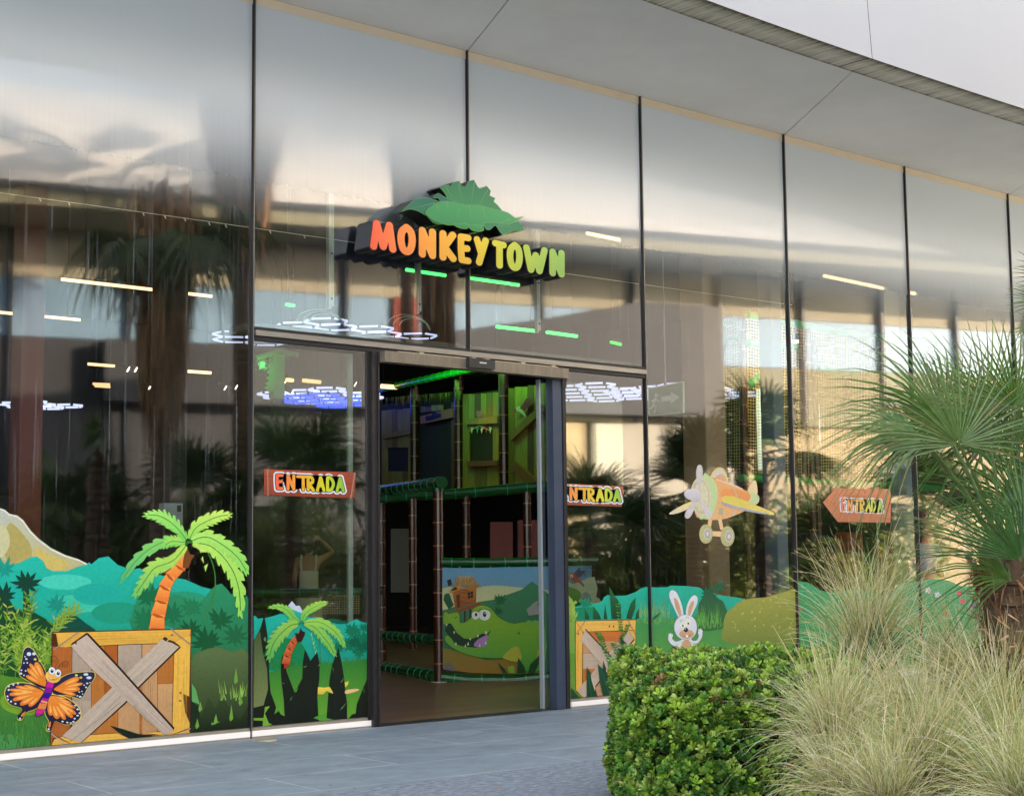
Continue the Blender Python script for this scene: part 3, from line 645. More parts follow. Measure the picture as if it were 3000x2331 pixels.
    def rope(s, a, b, w_, L=6):
        a = np.array(a, float); b = np.array(b, float); d = b-a; ln = np.linalg.norm(d); u = d/ln; n = np.array([-u[1], u[0]]); k = int(ln/(w_*0.75))
        s.line([tuple(a), tuple(b)], w_, (96, 62, 40), L)
        for i in range(k):
            c = a+u*(i+0.5)*ln/k; s.poly([tuple(c-u*w_*0.35-n*w_*0.5), tuple(c+u*w_*0.02-n*w_*0.5), tuple(c+u*w_*0.4+n*w_*0.5), tuple(c-u*w_*0.0+n*w_*0.5)], (206, 180, 150), L+1)
    def done(s, name, parent, m=None): return s.m.build(name, m or M_PRINT, parent)
rd = random.Random(5)
PA = (-SP+0.02, -0.02)      # x range of the pane left of the first mullion
KP = 0.95
# ---------------- big jungle print, left pane
mural = empty('jungle_print', (-1.0, 0.03, 0)); tag(mural, 'big jungle window print with palm and wooden crate left of the first mullion', 'window print', 'jungle prints along the glass')
def art(cv, base, **kw): return Art(cv, -0.008-base*0.0004, k=KP, **kw)
a = art(cA, 0, xr=PA)
a.poly([(-40, 70), (30, 95), (60, 120), (110, 130), (150, 160), (200, 230), (250, 280), (330, 340), (420, 385), (500, 410), (560, 440), (600, 470), (600, 640), (-40, 640)], ((188, 190, 176), (190, 172, 84)), 0)
a.line([(-40, 74), (30, 99), (60, 126), (108, 137), (146, 166), (195, 236), (246, 288), (326, 348), (420, 392), (510, 420), (570, 450)], 9, (226, 226, 214), 1)
for pts, cc in (([(60, 180), (130, 230), (200, 330), (190, 420), (60, 440), (20, 300)], (176, 160, 92)), ([(230, 330), (330, 390), (420, 420), (430, 470), (300, 480), (230, 420)], (206, 182, 100)), ([(0, 200), (50, 230), (60, 330), (0, 400)], (202, 196, 150))): a.poly(pts, cc, 1, 3)
a.done('mountain', mural)
a = art(cA, 4, xr=PA)
a.poly([(-40, 455), (40, 440), (90, 450), (140, 430), (200, 400), (240, 395), (280, 425), (300, 470), (340, 490), (430, 490), (500, 462), (560, 447), (575, 432), (590, 446), (640, 405), (700, 395), (760, 450), (850, 480), (900, 470), (960, 500), (1060, 520), (1200, 545), (1300, 590), (1500, 640), (1560, 655), (1620, 672), (1620, 1720), (-40, 1720)], ((34, 184, 162), (22, 104, 66)), 0)
for c_, rx, ry, cc in (((420, 560), 170, 50, (70, 200, 176)), ((500, 700), 160, 60, (60, 192, 160)), ((620, 640), 150, 70, (30, 168, 150)), ((180, 620), 120, 60, (26, 172, 152)), ((760, 760), 170, 70, (30, 150, 118)), ((1180, 700), 180, 80, (40, 150, 110)), ((1500, 780), 130, 70, (40, 140, 92))): a.ell(c_, rx, ry, cc, 1)
a.poly([(860, 740), (900, 650), (950, 560), (1000, 600), (1060, 680), (1120, 640), (1200, 660), (1290, 690), (1360, 610), (1430, 570), (1500, 650), (1560, 680), (1620, 730), (1620, 1720), (1230, 1720), (1230, 880), (860, 880)], ((44, 142, 96), (30, 84, 44)), 2, 2)
a.done('jungle_hills', mural)
a = art(cA, 8, xr=PA)
for c_, r_, n_, cc in (((1110, 760), 90, 12, (26, 108, 70)), ((1240, 720), 80, 12, (34, 118, 76)), ((1420, 800), 95, 11, (22, 92, 54)), ((1340, 940), 110, 13, (20, 84, 46)), ((960, 650), 90, 12, (22, 104, 66)), ((940, 800), 100, 12, (26, 112, 72)), ((1230, 860), 80, 10, (18, 88, 52)), ((1520, 900), 90, 10, (30, 100, 60)), ((370, 700), 80, 10, (26, 140, 120)), ((30, 470), 90, 8, (24, 150, 130))): a.star(c_, r_, n_, cc, 0, rng=rd)
for c_, r_ in (((170, 560), 100), ((20, 640), 95)): a.star(c_, r_, 11, (14, 62, 46), 1, rng=rd)
a.poly([(150, 580), (185, 580), (200, 760), (150, 760)], (14, 62, 46), 1)
a.poly([(-40, 690), (40, 640), (100, 740), (200, 745), (300, 800), (360, 840), (345, 1270), (-40, 1270)], ((16, 64, 42), (22, 76, 30)), 2)
a.poly([(330, 870), (380, 800), (470, 770), (560, 830), (590, 850), (600, 880), (330, 890)], (14, 74, 58), 2, 3)
a.done('dark_bushes', mural)
a = art(cA, 12, xr=PA)
for i in range(26):
    x = rd.uniform(-20, 330); y0 = rd.uniform(1050, 1230); y1 = rd.uniform(640, 980) if x < 260 else rd.uniform(760, 980); xx = x+rd.uniform(-30, 90)
    a.line([(x, y0), ((x+xx)/2-6, (y0+y1)/2), (xx, y1)], 5, (96, 136, 40), 0, 3)
    for t in np.linspace(0.15, 1.0, 9):
        px_, py_ = x+(xx-x)*t, y0+(y1-y0)*t
        for sg in (-1, 1):
            an = R(-90+sg*rd.uniform(20, 75)); ln = rd.uniform(35, 75); c_ = rd.choice([(120, 160, 52), (150, 176, 62), (100, 146, 44), (84, 128, 44), (168, 184, 80)])
            a.leaf((px_, py_), (px_+math.cos(an)*ln, py_+math.sin(an)*ln), 12, c_, 1+rd.randint(0, 2))
for (x, y, xx, yy) in ((330, 870, 470, 720), (300, 960, 420, 760), (350, 880, 500, 745)):
    a.line([(x, y), (xx, yy)], 5, (110, 146, 50), 1)
    for t in np.linspace(0.1, 1.0, 8):
        for sg in (-1, 1):
            an = math.atan2(yy-y, xx-x)+sg*R(rd.uniform(20, 50)); a.leaf((x+(xx-x)*t, y+(yy-y)*t), (x+(xx-x)*t+math.cos(an)*55, y+(yy-y)*t+math.sin(an)*55), 11, (136, 166, 60), 3)
a.done('bamboo', mural)
a = art(cA, 18, xr=PA)
a.poly([(-40, 1210), (60, 1170), (180, 1190), (300, 1240), (345, 1290), (345, 1720), (-40, 1720)], ((86, 138, 36), (46, 112, 62)), 0, 2)
a.ell((170, 1330), 170, 90, (120, 160, 44), 1); a.ell((60, 1600), 90, 60, (70, 140, 80), 1)
a.grass(-30, 340, 1470, 1640, 150, 75, (70, 130, 44), 2, rd, 9)
a.done('grass_print', mural, M_GRASSPRINT)
# bottom right of the pane: dark big leaves in soft olive shade
a = art(cA, 18, xr=PA)
a.poly([(1230, 1080), (1290, 1010), (1400, 980), (1500, 1010), (1620, 1040), (1620, 1720), (1200, 1720), (1235, 1400)], ((92, 112, 66), (30, 44, 20)), 0, 2)
a.poly([(1185, 1285), (1290, 1370), (1290, 1440), (1235, 1500), (1215, 1400)], (24, 42, 22), 1)
for pts in ([(1420, 1560), (1380, 1400), (1430, 1290), (1490, 1380), (1550, 1450), (1620, 1320), (1620, 1720), (1400, 1720)], [(1240, 1600), (1300, 1420), (1350, 1300), (1400, 1400), (1420, 1560), (1400, 1720), (1240, 1720)]): a.poly(pts, ((52, 72, 36), (20, 30, 16)), 1)
for x, y in ((1250, 1300), (1280, 1380), (1510, 1200), (1480, 1440), (1540, 1340), (1380, 1460), (1260, 1490)): a.poly([(x, y), (x+14, y-90 if x > 1400 else y-50), (x+26, y), (x+8, y+20)], (112, 158, 62), 2)
a.grass(1420, 1600, 1270, 1330, 26, 90, (130, 168, 70), 2, rd, 8)
a.poly([(1238, 1215), (1262, 1250), (1290, 1350), (1240, 1330)], (96, 160, 90), 2); a.poly([(1365, 1468), (1425, 1460), (1365, 1484)], (104, 160, 66), 2)
a.done('big_dark_leaves', mural)
# cartoon palm
a = art(cA, 22, xr=PA); a.k = 1.22
cl = ((176, 206, 84), (92, 172, 86))
a.frond([(1215, 305), (1120, 420), (1000, 470), (930, 560), (870, 650)], 120, cl, 0, rng=rd); a.frond([(1215, 310), (1060, 300), (900, 400), (780, 560)], 90, ((126, 190, 90), (70, 160, 100)), 0, rng=rd)
for i, (p, q) in enumerate([((1205, 400), (1160, 470)), ((1170, 460), (1095, 530)), ((1105, 520), (1060, 600)), ((1068, 590), (1040, 690)), ((1046, 680), (1018, 780)), ((1020, 770), (1012, 868))]):
    p = np.array(p, float); q = np.array(q, float); d = nrm(np.append(q-p, 0))[:2]; nn = np.array([-d[1], d[0]]); w0, w1 = 26+i*3, 36+i*3
    a.poly([tuple(p+nn*w0), tuple(q+nn*w1), tuple(q+d*10), tuple(q-nn*w1), tuple(p-nn*w0)], ((232, 150, 66), (206, 96, 40)), 2)
    a.poly([tuple(q-nn*w1), tuple(q+d*10), tuple(q+nn*w1), tuple(q-d*9+nn*w1*0.5), tuple(q-d*9-nn*w1*0.5)], (172, 74, 30), 3)
a.poly([(1180, 430), (1190, 380), (1210, 345), (1225, 380), (1255, 385), (1235, 420), (1215, 470), (1180, 470)], (110, 62, 30), 4)
a.frond([(1215, 305), (1310, 330), (1380, 470), (1380, 640), (1300, 850)], 130, ((190, 212, 96), (110, 184, 84)), 3, rng=rd)
a.frond([(1215, 305), (1360, 330), (1480, 450), (1540, 600), (1552, 775)], 130, ((172, 208, 92), (128, 190, 76)), 5, rng=rd)
a.frond([(1215, 305), (1330, 270), (1450, 330), (1540, 410), (1597, 505)], 120, ((164, 208, 96), (120, 190, 84)), 7, rng=rd)
a.frond([(1215, 305), (1260, 215), (1340, 165), (1420, 135), (1482, 128)], 105, ((186, 214, 96), (130, 190, 80)), 7, rng=rd)
a.frond([(1215, 305), (1150, 220), (1080, 160), (1010, 130), (940, 128)], 110, ((150, 206, 96), (110, 186, 84)), 7, rng=rd)
a.frond([(1215, 305), (1150, 300), (1100, 300), (1060, 330)], 90, ((160, 204, 86), (110, 184, 84)), 6, rng=rd)
a.done('cartoon_palm', mural)
# wooden crate
a = art(cB, 32, xr=PA)
a.poly([(592, 272), (2184, 232), (2172, 1500), (570, 1625)], (84, 44, 20), 0)
cols = {'o': (196, 120, 52), 'g': (182, 160, 140), 't': (206, 156, 106), 'd': (176, 96, 38)}
pl = [(825, 1045, 430, 1320, 'g'), (1045, 1200, 425, 1470, 'o'), (1200, 1345, 420, 1345, 'd'), (1350, 1622, 410, 900, 'g'), (1350, 1600, 900, 1440, 't'), (1625, 1800, 405, 1440, 't'), (1800, 1990, 380, 870, 'o'), (1800, 1985, 870, 1420, 't'), (1600, 1790, 760, 1430, 'o'), (1045, 1350, 1100, 1440, 'o'), (825, 1045, 1060, 1440, 'g')]
for x0, x1, y0, y1, k_ in pl:
    a.poly([(x0, y0), (x1-5, y0-4), (x1-5, y1), (x0, y1+4)], (cols[k_], tuple(c*0.9 for c in cols[k_])), 1); a.grain(((x0+x1)/2, y0), ((x0+x1)/2, y1), x1-x0-14, 12, tuple(c*0.82 for c in cols[k_]), 2, rd, 2.2)
a.poly([(1250, 1340), (1400, 1380), (1620, 1450), (1850, 1500), (1690, 1560), (1470, 1545), (1350, 1420)], (22, 34, 22), 3)
def plank(pts, cc, along, n=16, L=4, sh=None):
    if sh: a.poly([(x+sh[0], y+sh[1]) for x, y in pts], (44, 24, 14), L-1)
    a.poly(pts, (cc, tuple(c*0.94 for c in cc)), L)
    (p, q, wd) = along; a.grain(p, q, wd, n, tuple(c*0.82 for c in cc), L+1, rd, 2.2); a.grain(p, q, wd, n//3, tuple(min(255, c*1.12) for c in cc), L+1, rd, 2.5)
plank([(600, 440), (822, 452), (806, 1345), (735, 1455), (600, 1490), (580, 1620)], (180, 100, 44), ((705, 450), (690, 1500), 190), sh=(5, 0))
plank([(1992, 392), (2176, 310), (2160, 1010), (2090, 980), (2110, 1180), (2165, 1310), (2160, 1492), (1965, 1505)], (240, 184, 76), ((2070, 400), (2060, 1480), 140), sh=(-6, 2))
plank([(600, 285), (2180, 244), (2176, 392), (1480, 412), (665, 452), (640, 300)], (236, 178, 72), ((660, 365), (2160, 320), 120), sh=(0, 8))
plank([(618, 1500), (700, 1470), (1340, 1430), (1470, 1545), (585, 1615)], (238, 180, 78), ((620, 1550), (1400, 1500), 90), sh=(0, -6))
plank([(1660, 1420), (2160, 1400), (2165, 1492), (1850, 1510)], (238, 180, 78), ((1700, 1450), (2140, 1440), 60), sh=(0, -5))
plank([(1850, 352), (1880, 362), (1896, 348), (1925, 372), (2052, 436), (1560, 915), (1420, 1080), (918, 1568), (708, 1462)], (196, 176, 156), ((1950, 400), (815, 1515), 150), 34, 8, sh=(14, 12))
a.line([(1380, 1075), (800, 1520)], 3, (60, 40, 30), 10)
a.poly([(1850, 352), (1880, 328), (1918, 350), (1896, 385)], (70, 44, 26), 9); a.poly([(1905, 385), (1930, 362), (1985, 380), (2058, 436), (2035, 440), (1960, 398)], (70, 44, 26), 9)
plank([(805, 432), (850, 405), (862, 412), (880, 375), (985, 302), (1350, 690), (1975, 1385), (1965, 1415), (1875, 1500), (1500, 1110), (1050, 700)], (200, 178, 160), ((900, 370), (1930, 1450), 150), 34, 13, sh=(14, -20))
a.poly([(805, 432), (815, 400), (860, 372), (872, 425), (850, 404)], (74, 44, 26), 15); a.poly([(860, 372), (985, 280), (990, 305), (880, 378), (865, 400)], (74, 44, 26), 15)
a.line([(1520, 1110), (1890, 1470)], 3, (70, 50, 40), 15); a.line([(1700, 1180), (1955, 1400)], 2.5, (90, 66, 52), 15)
for x, y in ((1962, 308), (2058, 968), (2054, 1058), (1310, 1527)): a.ell((x, y), 13, 12, (90, 70, 50), 10); a.ell((x-2, y-2), 7, 6, (170, 150, 120), 11)
for p, q in (((608, 478), (895, 276)), ((1950, 240), (2180, 425)), ((580, 1432), (798, 1598)), ((1965, 1495), (2172, 1372))): a.rope(p, q, 17, 12)
a.poly([(2176, 240), (2184, 300), (2160, 330)], (150, 100, 40), 12); a.poly([(618, 292), (640, 292), (660, 420), (645, 410)], (90, 46, 24), 8)
a.done('wooden_crate', mural)
# butterfly
bf = empty('butterfly_print', (-1.6, 0.02, 0.4)); tag(bf, 'orange and black butterfly print with smiling face in front of the crate print', 'window print')
a = Art(cB, -0.0277, k=KP, xr=PA)
OUT = [[(330, 440), (385, 478), (440, 570), (490, 660), (530, 740), (548, 830), (530, 925), (470, 918), (390, 880), (310, 830), (250, 795), (222, 770), (215, 720), (235, 665), (248, 590), (262, 500), (290, 450)],
       [(600, 862), (700, 790), (800, 745), (920, 730), (1050, 725), (1085, 738), (1088, 785), (1050, 850), (1000, 920), (960, 1000), (925, 1042), (880, 1034), (760, 1000), (600, 985)],
       [(515, 985), (505, 930), (400, 875), (300, 852), (200, 848), (110, 870), (60, 920), (50, 985), (75, 1060), (130, 1112), (230, 1140), (250, 1180), (198, 1235), (205, 1278), (252, 1278), (300, 1198), (400, 1160), (450, 1120), (520, 1030)],
       [(560, 985), (700, 1000), (800, 1045), (890, 1115), (930, 1200), (915, 1265), (850, 1315), (760, 1335), (680, 1312), (622, 1294), (598, 1350), (575, 1408), (528, 1402), (530, 1350), (552, 1290), (508, 1200), (530, 1080)]]
for o_ in OUT: a.poly(o_, (238, 220, 90), 0, 3)
for o_ in OUT:
    c_ = np.mean(np.array(o_), axis=0); a.poly([tuple(c_+(np.array(p)-c_)*0.965) for p in o_], ((46, 40, 78), (22, 20, 38)), 1, 3)
def cells(c0, lst):
    for (x, y, w_) in lst:
        a.tear(c0, (x, y), w_*1.1, ((236, 140, 52), (224, 120, 40)), 2); d = np.array([x, y], float)-np.array(c0); a.tear(tuple(np.array(c0)+d*0.45), tuple(np.array(c0)+d*0.9), w_*0.4, (248, 178, 92), 3)
cells((535, 900), [(415, 635, 70), (350, 650, 46), (325, 705, 52), (310, 780, 46)])
cells((612, 930), [(885, 808, 66), (925, 866, 40), (895, 925, 58), (850, 988, 40)])
cells((500, 955), [(290, 890, 40), (200, 900, 36), (225, 962, 84), (130, 985, 50), (165, 1045, 50), (245, 1095, 60), (340, 1110, 60), (130, 935, 34)])
cells((565, 1005), [(740, 1040, 34), (800, 1085, 36), (845, 1135, 36), (785, 1175, 84), (850, 1200, 50), (815, 1235, 54), (735, 1258, 56), (655, 1250, 72), (580, 1215, 60)])
for x, y, rx, ry in ((330, 525, 26, 22), (388, 522, 22, 18), (285, 555, 8, 8), (300, 582, 13, 11), (272, 628, 9, 9), (310, 625, 9, 9), (243, 710, 10, 10), (292, 718, 9, 9), (238, 748, 16, 13), (272, 768, 9, 9), (980, 758, 28, 15), (1015, 796, 30, 16), (995, 860, 14, 9), (1027, 850, 8, 7), (960, 880, 9, 7), (982, 905, 12, 9), (905, 958, 11, 8), (935, 950, 8, 7), (943, 982, 8, 7), (882, 1002, 10, 8), (915, 1013, 18, 11),
                     (98, 892, 12, 12), (152, 876, 12, 11), (204, 862, 12, 9), (98, 935, 12, 12), (84, 1008, 11, 11), (90, 1045, 11, 11), (124, 1068, 12, 11), (175, 1092, 12, 10), (860, 1112, 14, 9), (885, 1156, 14, 10), (908, 1200, 12, 11), (885, 1228, 15, 9), (852, 1262, 12, 9), (838, 1298, 14, 9), (808, 1312, 13, 8), (768, 1306, 13, 9), (714, 1295, 14, 9), (228, 1262, 12, 11), (554, 1383, 13, 12)): a.ell((x, y), rx, ry, (206, 218, 232), 4, n=12)
for x, y in ((400, 585), (455, 603), (872, 768), (922, 794)): a.ell((x, y), 17, 13, (206, 210, 60), 4, n=12)
a.tear((290, 1180), (245, 1235), 26, (232, 130, 60), 4); a.tear((575, 1290), (560, 1360), 26, (232, 130, 60), 4)
body = [(582, 845, 36), (562, 905, 40), (545, 970, 42), (520, 1030, 34), (495, 1090, 42), (470, 1150, 46), (445, 1200, 38), (425, 1228, 20)]
bc = [(196, 26, 150), (130, 20, 140), (40, 20, 140), (186, 20, 140), (226, 130, 60), (200, 40, 120), (168, 20, 140)]
a.poly([(x+w_+5, y+6) for x, y, w_ in body]+[(x-w_-5, y-4) for x, y, w_ in body[::-1]], (50, 14, 50), 4, 3)
for (x0, y0, w0), (x1, y1, w1), c_ in zip(body[:-1], body[1:], bc): a.poly([(x0-w0, y0-4), (x0+w0, y0+6), (x1+w1, y1+6), (x1-w1, y1-4)], c_, 5)
a.line([(470, 1062), (540, 1082)], 20, (230, 170, 70), 6)
a.ell((605, 782), 90, 72, (234, 178, 84), 6, 10); a.ell((560, 775), 40, 50, (244, 196, 110), 7); a.ell((600, 745), 60, 50, (234, 178, 84), 7)
for x, y in ((590, 716), (660, 742)):
    a.ell((x, y), 37, 42, (190, 200, 220), 8); a.ell((x, y), 33, 38, (236, 238, 244), 9); a.ell((x+2, y+4), 18, 22, (40, 70, 120), 10); a.ell((x+2, y+4), 12, 15, (10, 12, 40), 11); a.ell((x+4, y-6), 5, 6, (240, 240, 250), 12)
a.line([(548, 790), (580, 820), (630, 818), (665, 800)], 5, (150, 50, 20), 9, 3); a.poly([(585, 812), (625, 812), (605, 826)], (200, 80, 60), 10)
a.line([(628, 672), (650, 630), (652, 590), (620, 548), (585, 560), (582, 595), (605, 618), (625, 600), (610, 580)], 5, (70, 50, 30), 9, 4)
a.line([(655, 690), (680, 650), (720, 612), (765, 610), (770, 650), (735, 675), (708, 655), (725, 632), (745, 645)], 5, (70, 50, 30), 9, 4)
a.done('butterfly', bf)

# ---------------- left side light
PB = (0.03, 1.062)
mural2 = empty('jungle_print', (0.5, 0.03, 0)); tag(mural2, 'jungle window print with small palm and dark spear leaves left of the doorway', 'window print', 'jungle prints along the glass')
a = art(cL, 0, xr=PB)
a.poly([(-40, 310), (0, 305), (30, 315), (60, 345), (90, 340), (150, 335), (230, 315), (310, 290), (380, 300), (430, 150), (470, 200), (520, 210), (560, 290), (640, 330), (720, 330), (820, 360), (900, 385), (960, 405), (1040, 400), (1090, 370), (1150, 350), (1200, 380), (1262, 388), (1262, 1700), (-40, 1700)], ((30, 180, 160), (16, 110, 78)), 0)
a.poly([(390, 205), (435, 150), (480, 205), (520, 200), (555, 270), (540, 285), (460, 250), (420, 235)], (196, 206, 224), 1)
a.poly([(800, 372), (850, 345), (930, 350), (1000, 372), (1060, 375), (1010, 404), (930, 402)], (12, 90, 70), 1)
for c_, r_ in (((1100, 470), 110), ((1200, 560), 120), ((1050, 620), 110), ((1180, 700), 110), ((950, 660), 80), ((1230, 440), 70)): a.star(c_, r_, 12, (12, 112, 80), 1, rng=rd)
for c_, r_ in (((1120, 600), 90), ((1210, 650), 90)): a.star(c_, r_, 11, (8, 92, 66), 2, rng=rd)
a.poly([(150, 600), (400, 560), (560, 640), (600, 900), (150, 900)], (18, 128, 74), 1, 3)
a.done('jungle_hills', mural2)
a = art(cL, 5, xr=PB)
a.poly([(-40, 960), (180, 940), (330, 900), (420, 870), (560, 850), (740, 830), (900, 830), (1050, 820), (1262, 790), (1262, 1700), (-40, 1700)], ((44, 120, 46), (100, 160, 44)), 0)
a.grass(160, 1250, 840, 900, 190, 60, (60, 130, 50), 1, rd, 6, -0.05)
a.done('grass_print', mural2, M_GRASSPRINT)
a = art(cL, 9, xr=PB)
dk = ((26, 32, 20), (18, 24, 16))
a.poly([(-40, 640), (30, 560), (90, 440), (130, 300), (160, 500), (180, 760), (185, 1000), (200, 1160), (260, 1320), (240, 1400), (290, 1360), (310, 1400), (355, 1420), (345, 1240), (320, 1050), (310, 880), (330, 740), (380, 940), (465, 1160), (550, 1000), (555, 830), (580, 680), (640, 810), (715, 712), (742, 860), (738, 1010), (715, 1200), (725, 1380), (735, 1540), (735, 1700), (-40, 1700)], dk, 0)
a.poly([(-40, 640), (30, 560), (80, 470), (110, 700), (160, 900), (170, 1120), (120, 1300), (-40, 1340)], ((64, 84, 48), (118, 128, 76)), 1)
a.poly([(815, 1700), (820, 1400), (850, 1020), (880, 850), (950, 665), (985, 830), (1010, 990), (1030, 1180), (1045, 1280), (1045, 1700)], dk, 0)
a.poly([(1262, 1020), (1225, 1100), (1150, 1290), (1140, 1390), (1100, 1400), (1060, 1510), (1040, 1700), (1262, 1700)], dk, 0)
a.poly([(-40, 1440), (120, 1440), (130, 1380), (135, 1320), (190, 1310), (135, 1390), (180, 1500), (218, 1508), (180, 1590), (110, 1590), (115, 1470), (-40, 1465)], (116, 164, 50), 2)
a.poly([(120, 760), (150, 680), (180, 640), (182, 760)], (24, 110, 60), 1); a.ell((137, 572), 13, 24, (80, 140, 80), 1)
for p, q in (((300, 1560), (500, 1290)), ((500, 1290), (600, 1150)), ((600, 1150), (680, 920)), ((340, 1350), (480, 1180)), ((600, 1290), (720, 1350)), ((920, 880), (915, 1500)), ((640, 1500), (690, 1200))): a.line([p, q], 3, (30, 52, 34), 2)
for x, y, dx, dy in ((465, 1160, 40, -60), (555, 880, 50, -20), (410, 1245, 30, -50), (320, 1050, 35, 10), (880, 870, 15, 70), (970, 1050, 40, -60), (960, 1355, 80, -90), (820, 1310, 50, 80), (1220, 1110, 15, 60), (340, 870, 40, 30)): a.poly([(x, y), (x+dx, y+dy), (x+dx*0.3+6, y+dy*0.3+8)], (112, 166, 84), 3)
a.poly([(670, 1440), (735, 1410), (820, 1380), (815, 1440), (900, 1512), (815, 1520), (735, 1540), (735, 1460)], (84, 150, 50), 2)
a.done('dark_spear_leaves', mural2)
a = art(cL, 16, xr=PB)
a.poly([(722, 1100), (800, 1105), (850, 1095), (885, 1150), (890, 1172), (855, 1160), (820, 1140), (780, 1180), (720, 1180)], ((240, 214, 80), (214, 180, 70)), 0)
a.poly([(1018, 1048), (1062, 1035), (1055, 1070), (1025, 1102)], (238, 206, 70), 0)
a.done('banana', mural2); a = art(cL, 16, xr=PB)
a.poly([(1030, 1135), (1130, 1118), (1180, 1125), (1140, 1150), (1032, 1175)], (236, 190, 130), 0, 3)
a.done('fallen_fruit', mural2)
a = art(cL, 20, xr=PB)
for i, (p, q) in enumerate([((545, 500), (490, 560)), ((500, 550), (445, 610)), ((455, 600), (410, 680)), ((415, 670), (380, 760)), ((385, 750), (365, 850))]):
    p = np.array(p, float); q = np.array(q, float); d = nrm(np.append(q-p, 0))[:2]; nn = np.array([-d[1], d[0]]); w0, w1 = 28+i*3, 38+i*2
    a.poly([tuple(p+nn*w0), tuple(q+nn*w1), tuple(q+d*10), tuple(q-nn*w1), tuple(p-nn*w0)], ((214, 116, 54), (168, 60, 34)), 1)
    a.poly([tuple(q-nn*w1), tuple(q+d*10), tuple(q+nn*w1), tuple(q-d*9)], (110, 36, 24), 2)
a.poly([(345, 850), (385, 845), (390, 880), (372, 905), (362, 880), (350, 900)], (150, 60, 34), 2)
a.poly([(467, 500), (505, 510), (520, 480), (532, 440), (545, 480), (580, 492), (575, 525), (540, 600), (490, 600)], (50, 22, 18), 3)
a.frond([(540, 395), (450, 330), (390, 260), (300, 215), (190, 218)], 110, ((150, 206, 84), (96, 180, 80)), 4, rng=rd)
a.frond([(540, 395), (580, 290), (660, 230), (740, 190), (815, 170)], 115, ((168, 208, 84), (104, 184, 78)), 4, rng=rd)
a.frond([(540, 395), (420, 420), (300, 520), (220, 640), (178, 790)], 190, ((150, 196, 80), (88, 168, 84)), 6, rng=rd)
a.frond([(540, 395), (660, 430), (720, 560), (745, 700), (740, 850)], 160, ((160, 206, 84), (106, 180, 78)), 6, rng=rd)
a.frond([(540, 395), (680, 440), (790, 560), (850, 640), (905, 745)], 140, ((140, 196, 84), (110, 184, 80)), 8, rng=rd)
a.frond([(540, 395), (720, 380), (860, 450), (950, 540), (1008, 650)], 130, ((158, 206, 84), (116, 186, 84)), 10, rng=rd)
a.done('cartoon_palm', mural2)

# ---------------- right side light
PC = (3.23, 4.222)
mural3 = empty('jungle_print', (3.7, 0.03, 0)); tag(mural3, 'jungle window print with leaf covered crate right of the doorway', 'window print', 'jungle prints along the glass')
hill = [(150, 490), (330, 460), (450, 440), (480, 420), (500, 380), (540, 355), (620, 365), (750, 360), (860, 320), (920, 280), (980, 262), (1100, 270), (1220, 265), (1250, 248), (1450, 255), (1580, 270), (1620, 300), (1700, 308), (1760, 345), (1860, 365), (1990, 380), (2090, 400), (2150, 430), (2230, 410), (2300, 400), (2420, 370), (2520, 350), (2640, 320)]
def right_ground(a):
    a.poly(hill+[(2640, 1800), (150, 1800)], ((38, 178, 150), (30, 130, 90)), 0)
    a.poly([(150, 700), (400, 640), (900, 640), (1300, 620), (1600, 590), (1900, 620), (2640, 600), (2640, 1800), (20, 1800), (20, 1000)], ((66, 148, 84), (104, 156, 50)), 1)
a = art(cR, 0, xr=PC); right_ground(a)
a.poly([(30, 360), (90, 345), (130, 400), (160, 440), (175, 500), (215, 560), (200, 640), (230, 700), (185, 760), (180, 1100), (30, 1100)], ((150, 176, 76), (110, 160, 66)), 2)
for i in range(26):
    x, y = rd.uniform(50, 190), rd.uniform(430, 800); a.leaf((x, y), (x+rd.uniform(-10, 40), y-rd.uniform(30, 60)), 26, rd.choice([(130, 166, 66), (160, 184, 90), (112, 156, 64)]), 3)
a.poly([(40, 1000), (170, 1020), (175, 1560), (60, 1600), (40, 1600)], ((96, 150, 50), (120, 150, 60)), 3)
a.star((290, 440), 90, 10, (20, 128, 92), 3, rng=rd); a.poly([(170, 500), (380, 490), (380, 630), (170, 640)], (20, 134, 96), 2)
a.grass(880, 1040, 650, 690, 40, 70, (110, 170, 80), 2, rd, 7); a.grass(900, 1040, 560, 640, 26, 160, (140, 180, 90), 2, rd, 6)
a.done('jungle_hills', mural3); 
a = art(cR, 5, xr=PC)
gd = ((40, 104, 60), (22, 70, 42))
for pts in ([(285, 630), (280, 500), (330, 590), (335, 630)], [(375, 630), (378, 480), (440, 560), (470, 630)], [(495, 625), (512, 455), (540, 630)], [(585, 625), (570, 420), (558, 260), (620, 370), (650, 400), (690, 470), (695, 630)], [(750, 620), (770, 540), (800, 450), (858, 378), (855, 500), (810, 630)], [(850, 630), (862, 560), (895, 505), (895, 620)]): a.poly(pts, gd, 0)
a.done('spear_leaves', mural3)
a = art(cR, 8, xr=PC)
a.poly([(172, 646), (862, 630), (860, 1570), (258, 1575), (178, 1440)], (92, 52, 22), 0)
a.poly([(262, 770), (780, 762), (775, 1560), (262, 1500)], (196, 112, 52), 1)
for y0, y1, c_ in ((770, 870, (206, 116, 52)), (880, 1010, (200, 150, 104)), (1015, 1190, (190, 166, 144)), (1195, 1330, (204, 112, 48)), (1340, 1500, (198, 150, 110)), (1500, 1560, (206, 100, 44))): a.poly([(262, y0), (778, y0-4), (778, y1-6), (262, y1-2)], c_, 2); a.grain((262, (y0+y1)/2), (775, (y0+y1)/2), (y1-y0)*0.8, 8, tuple(c*0.82 for c in c_), 3, rd, 2)
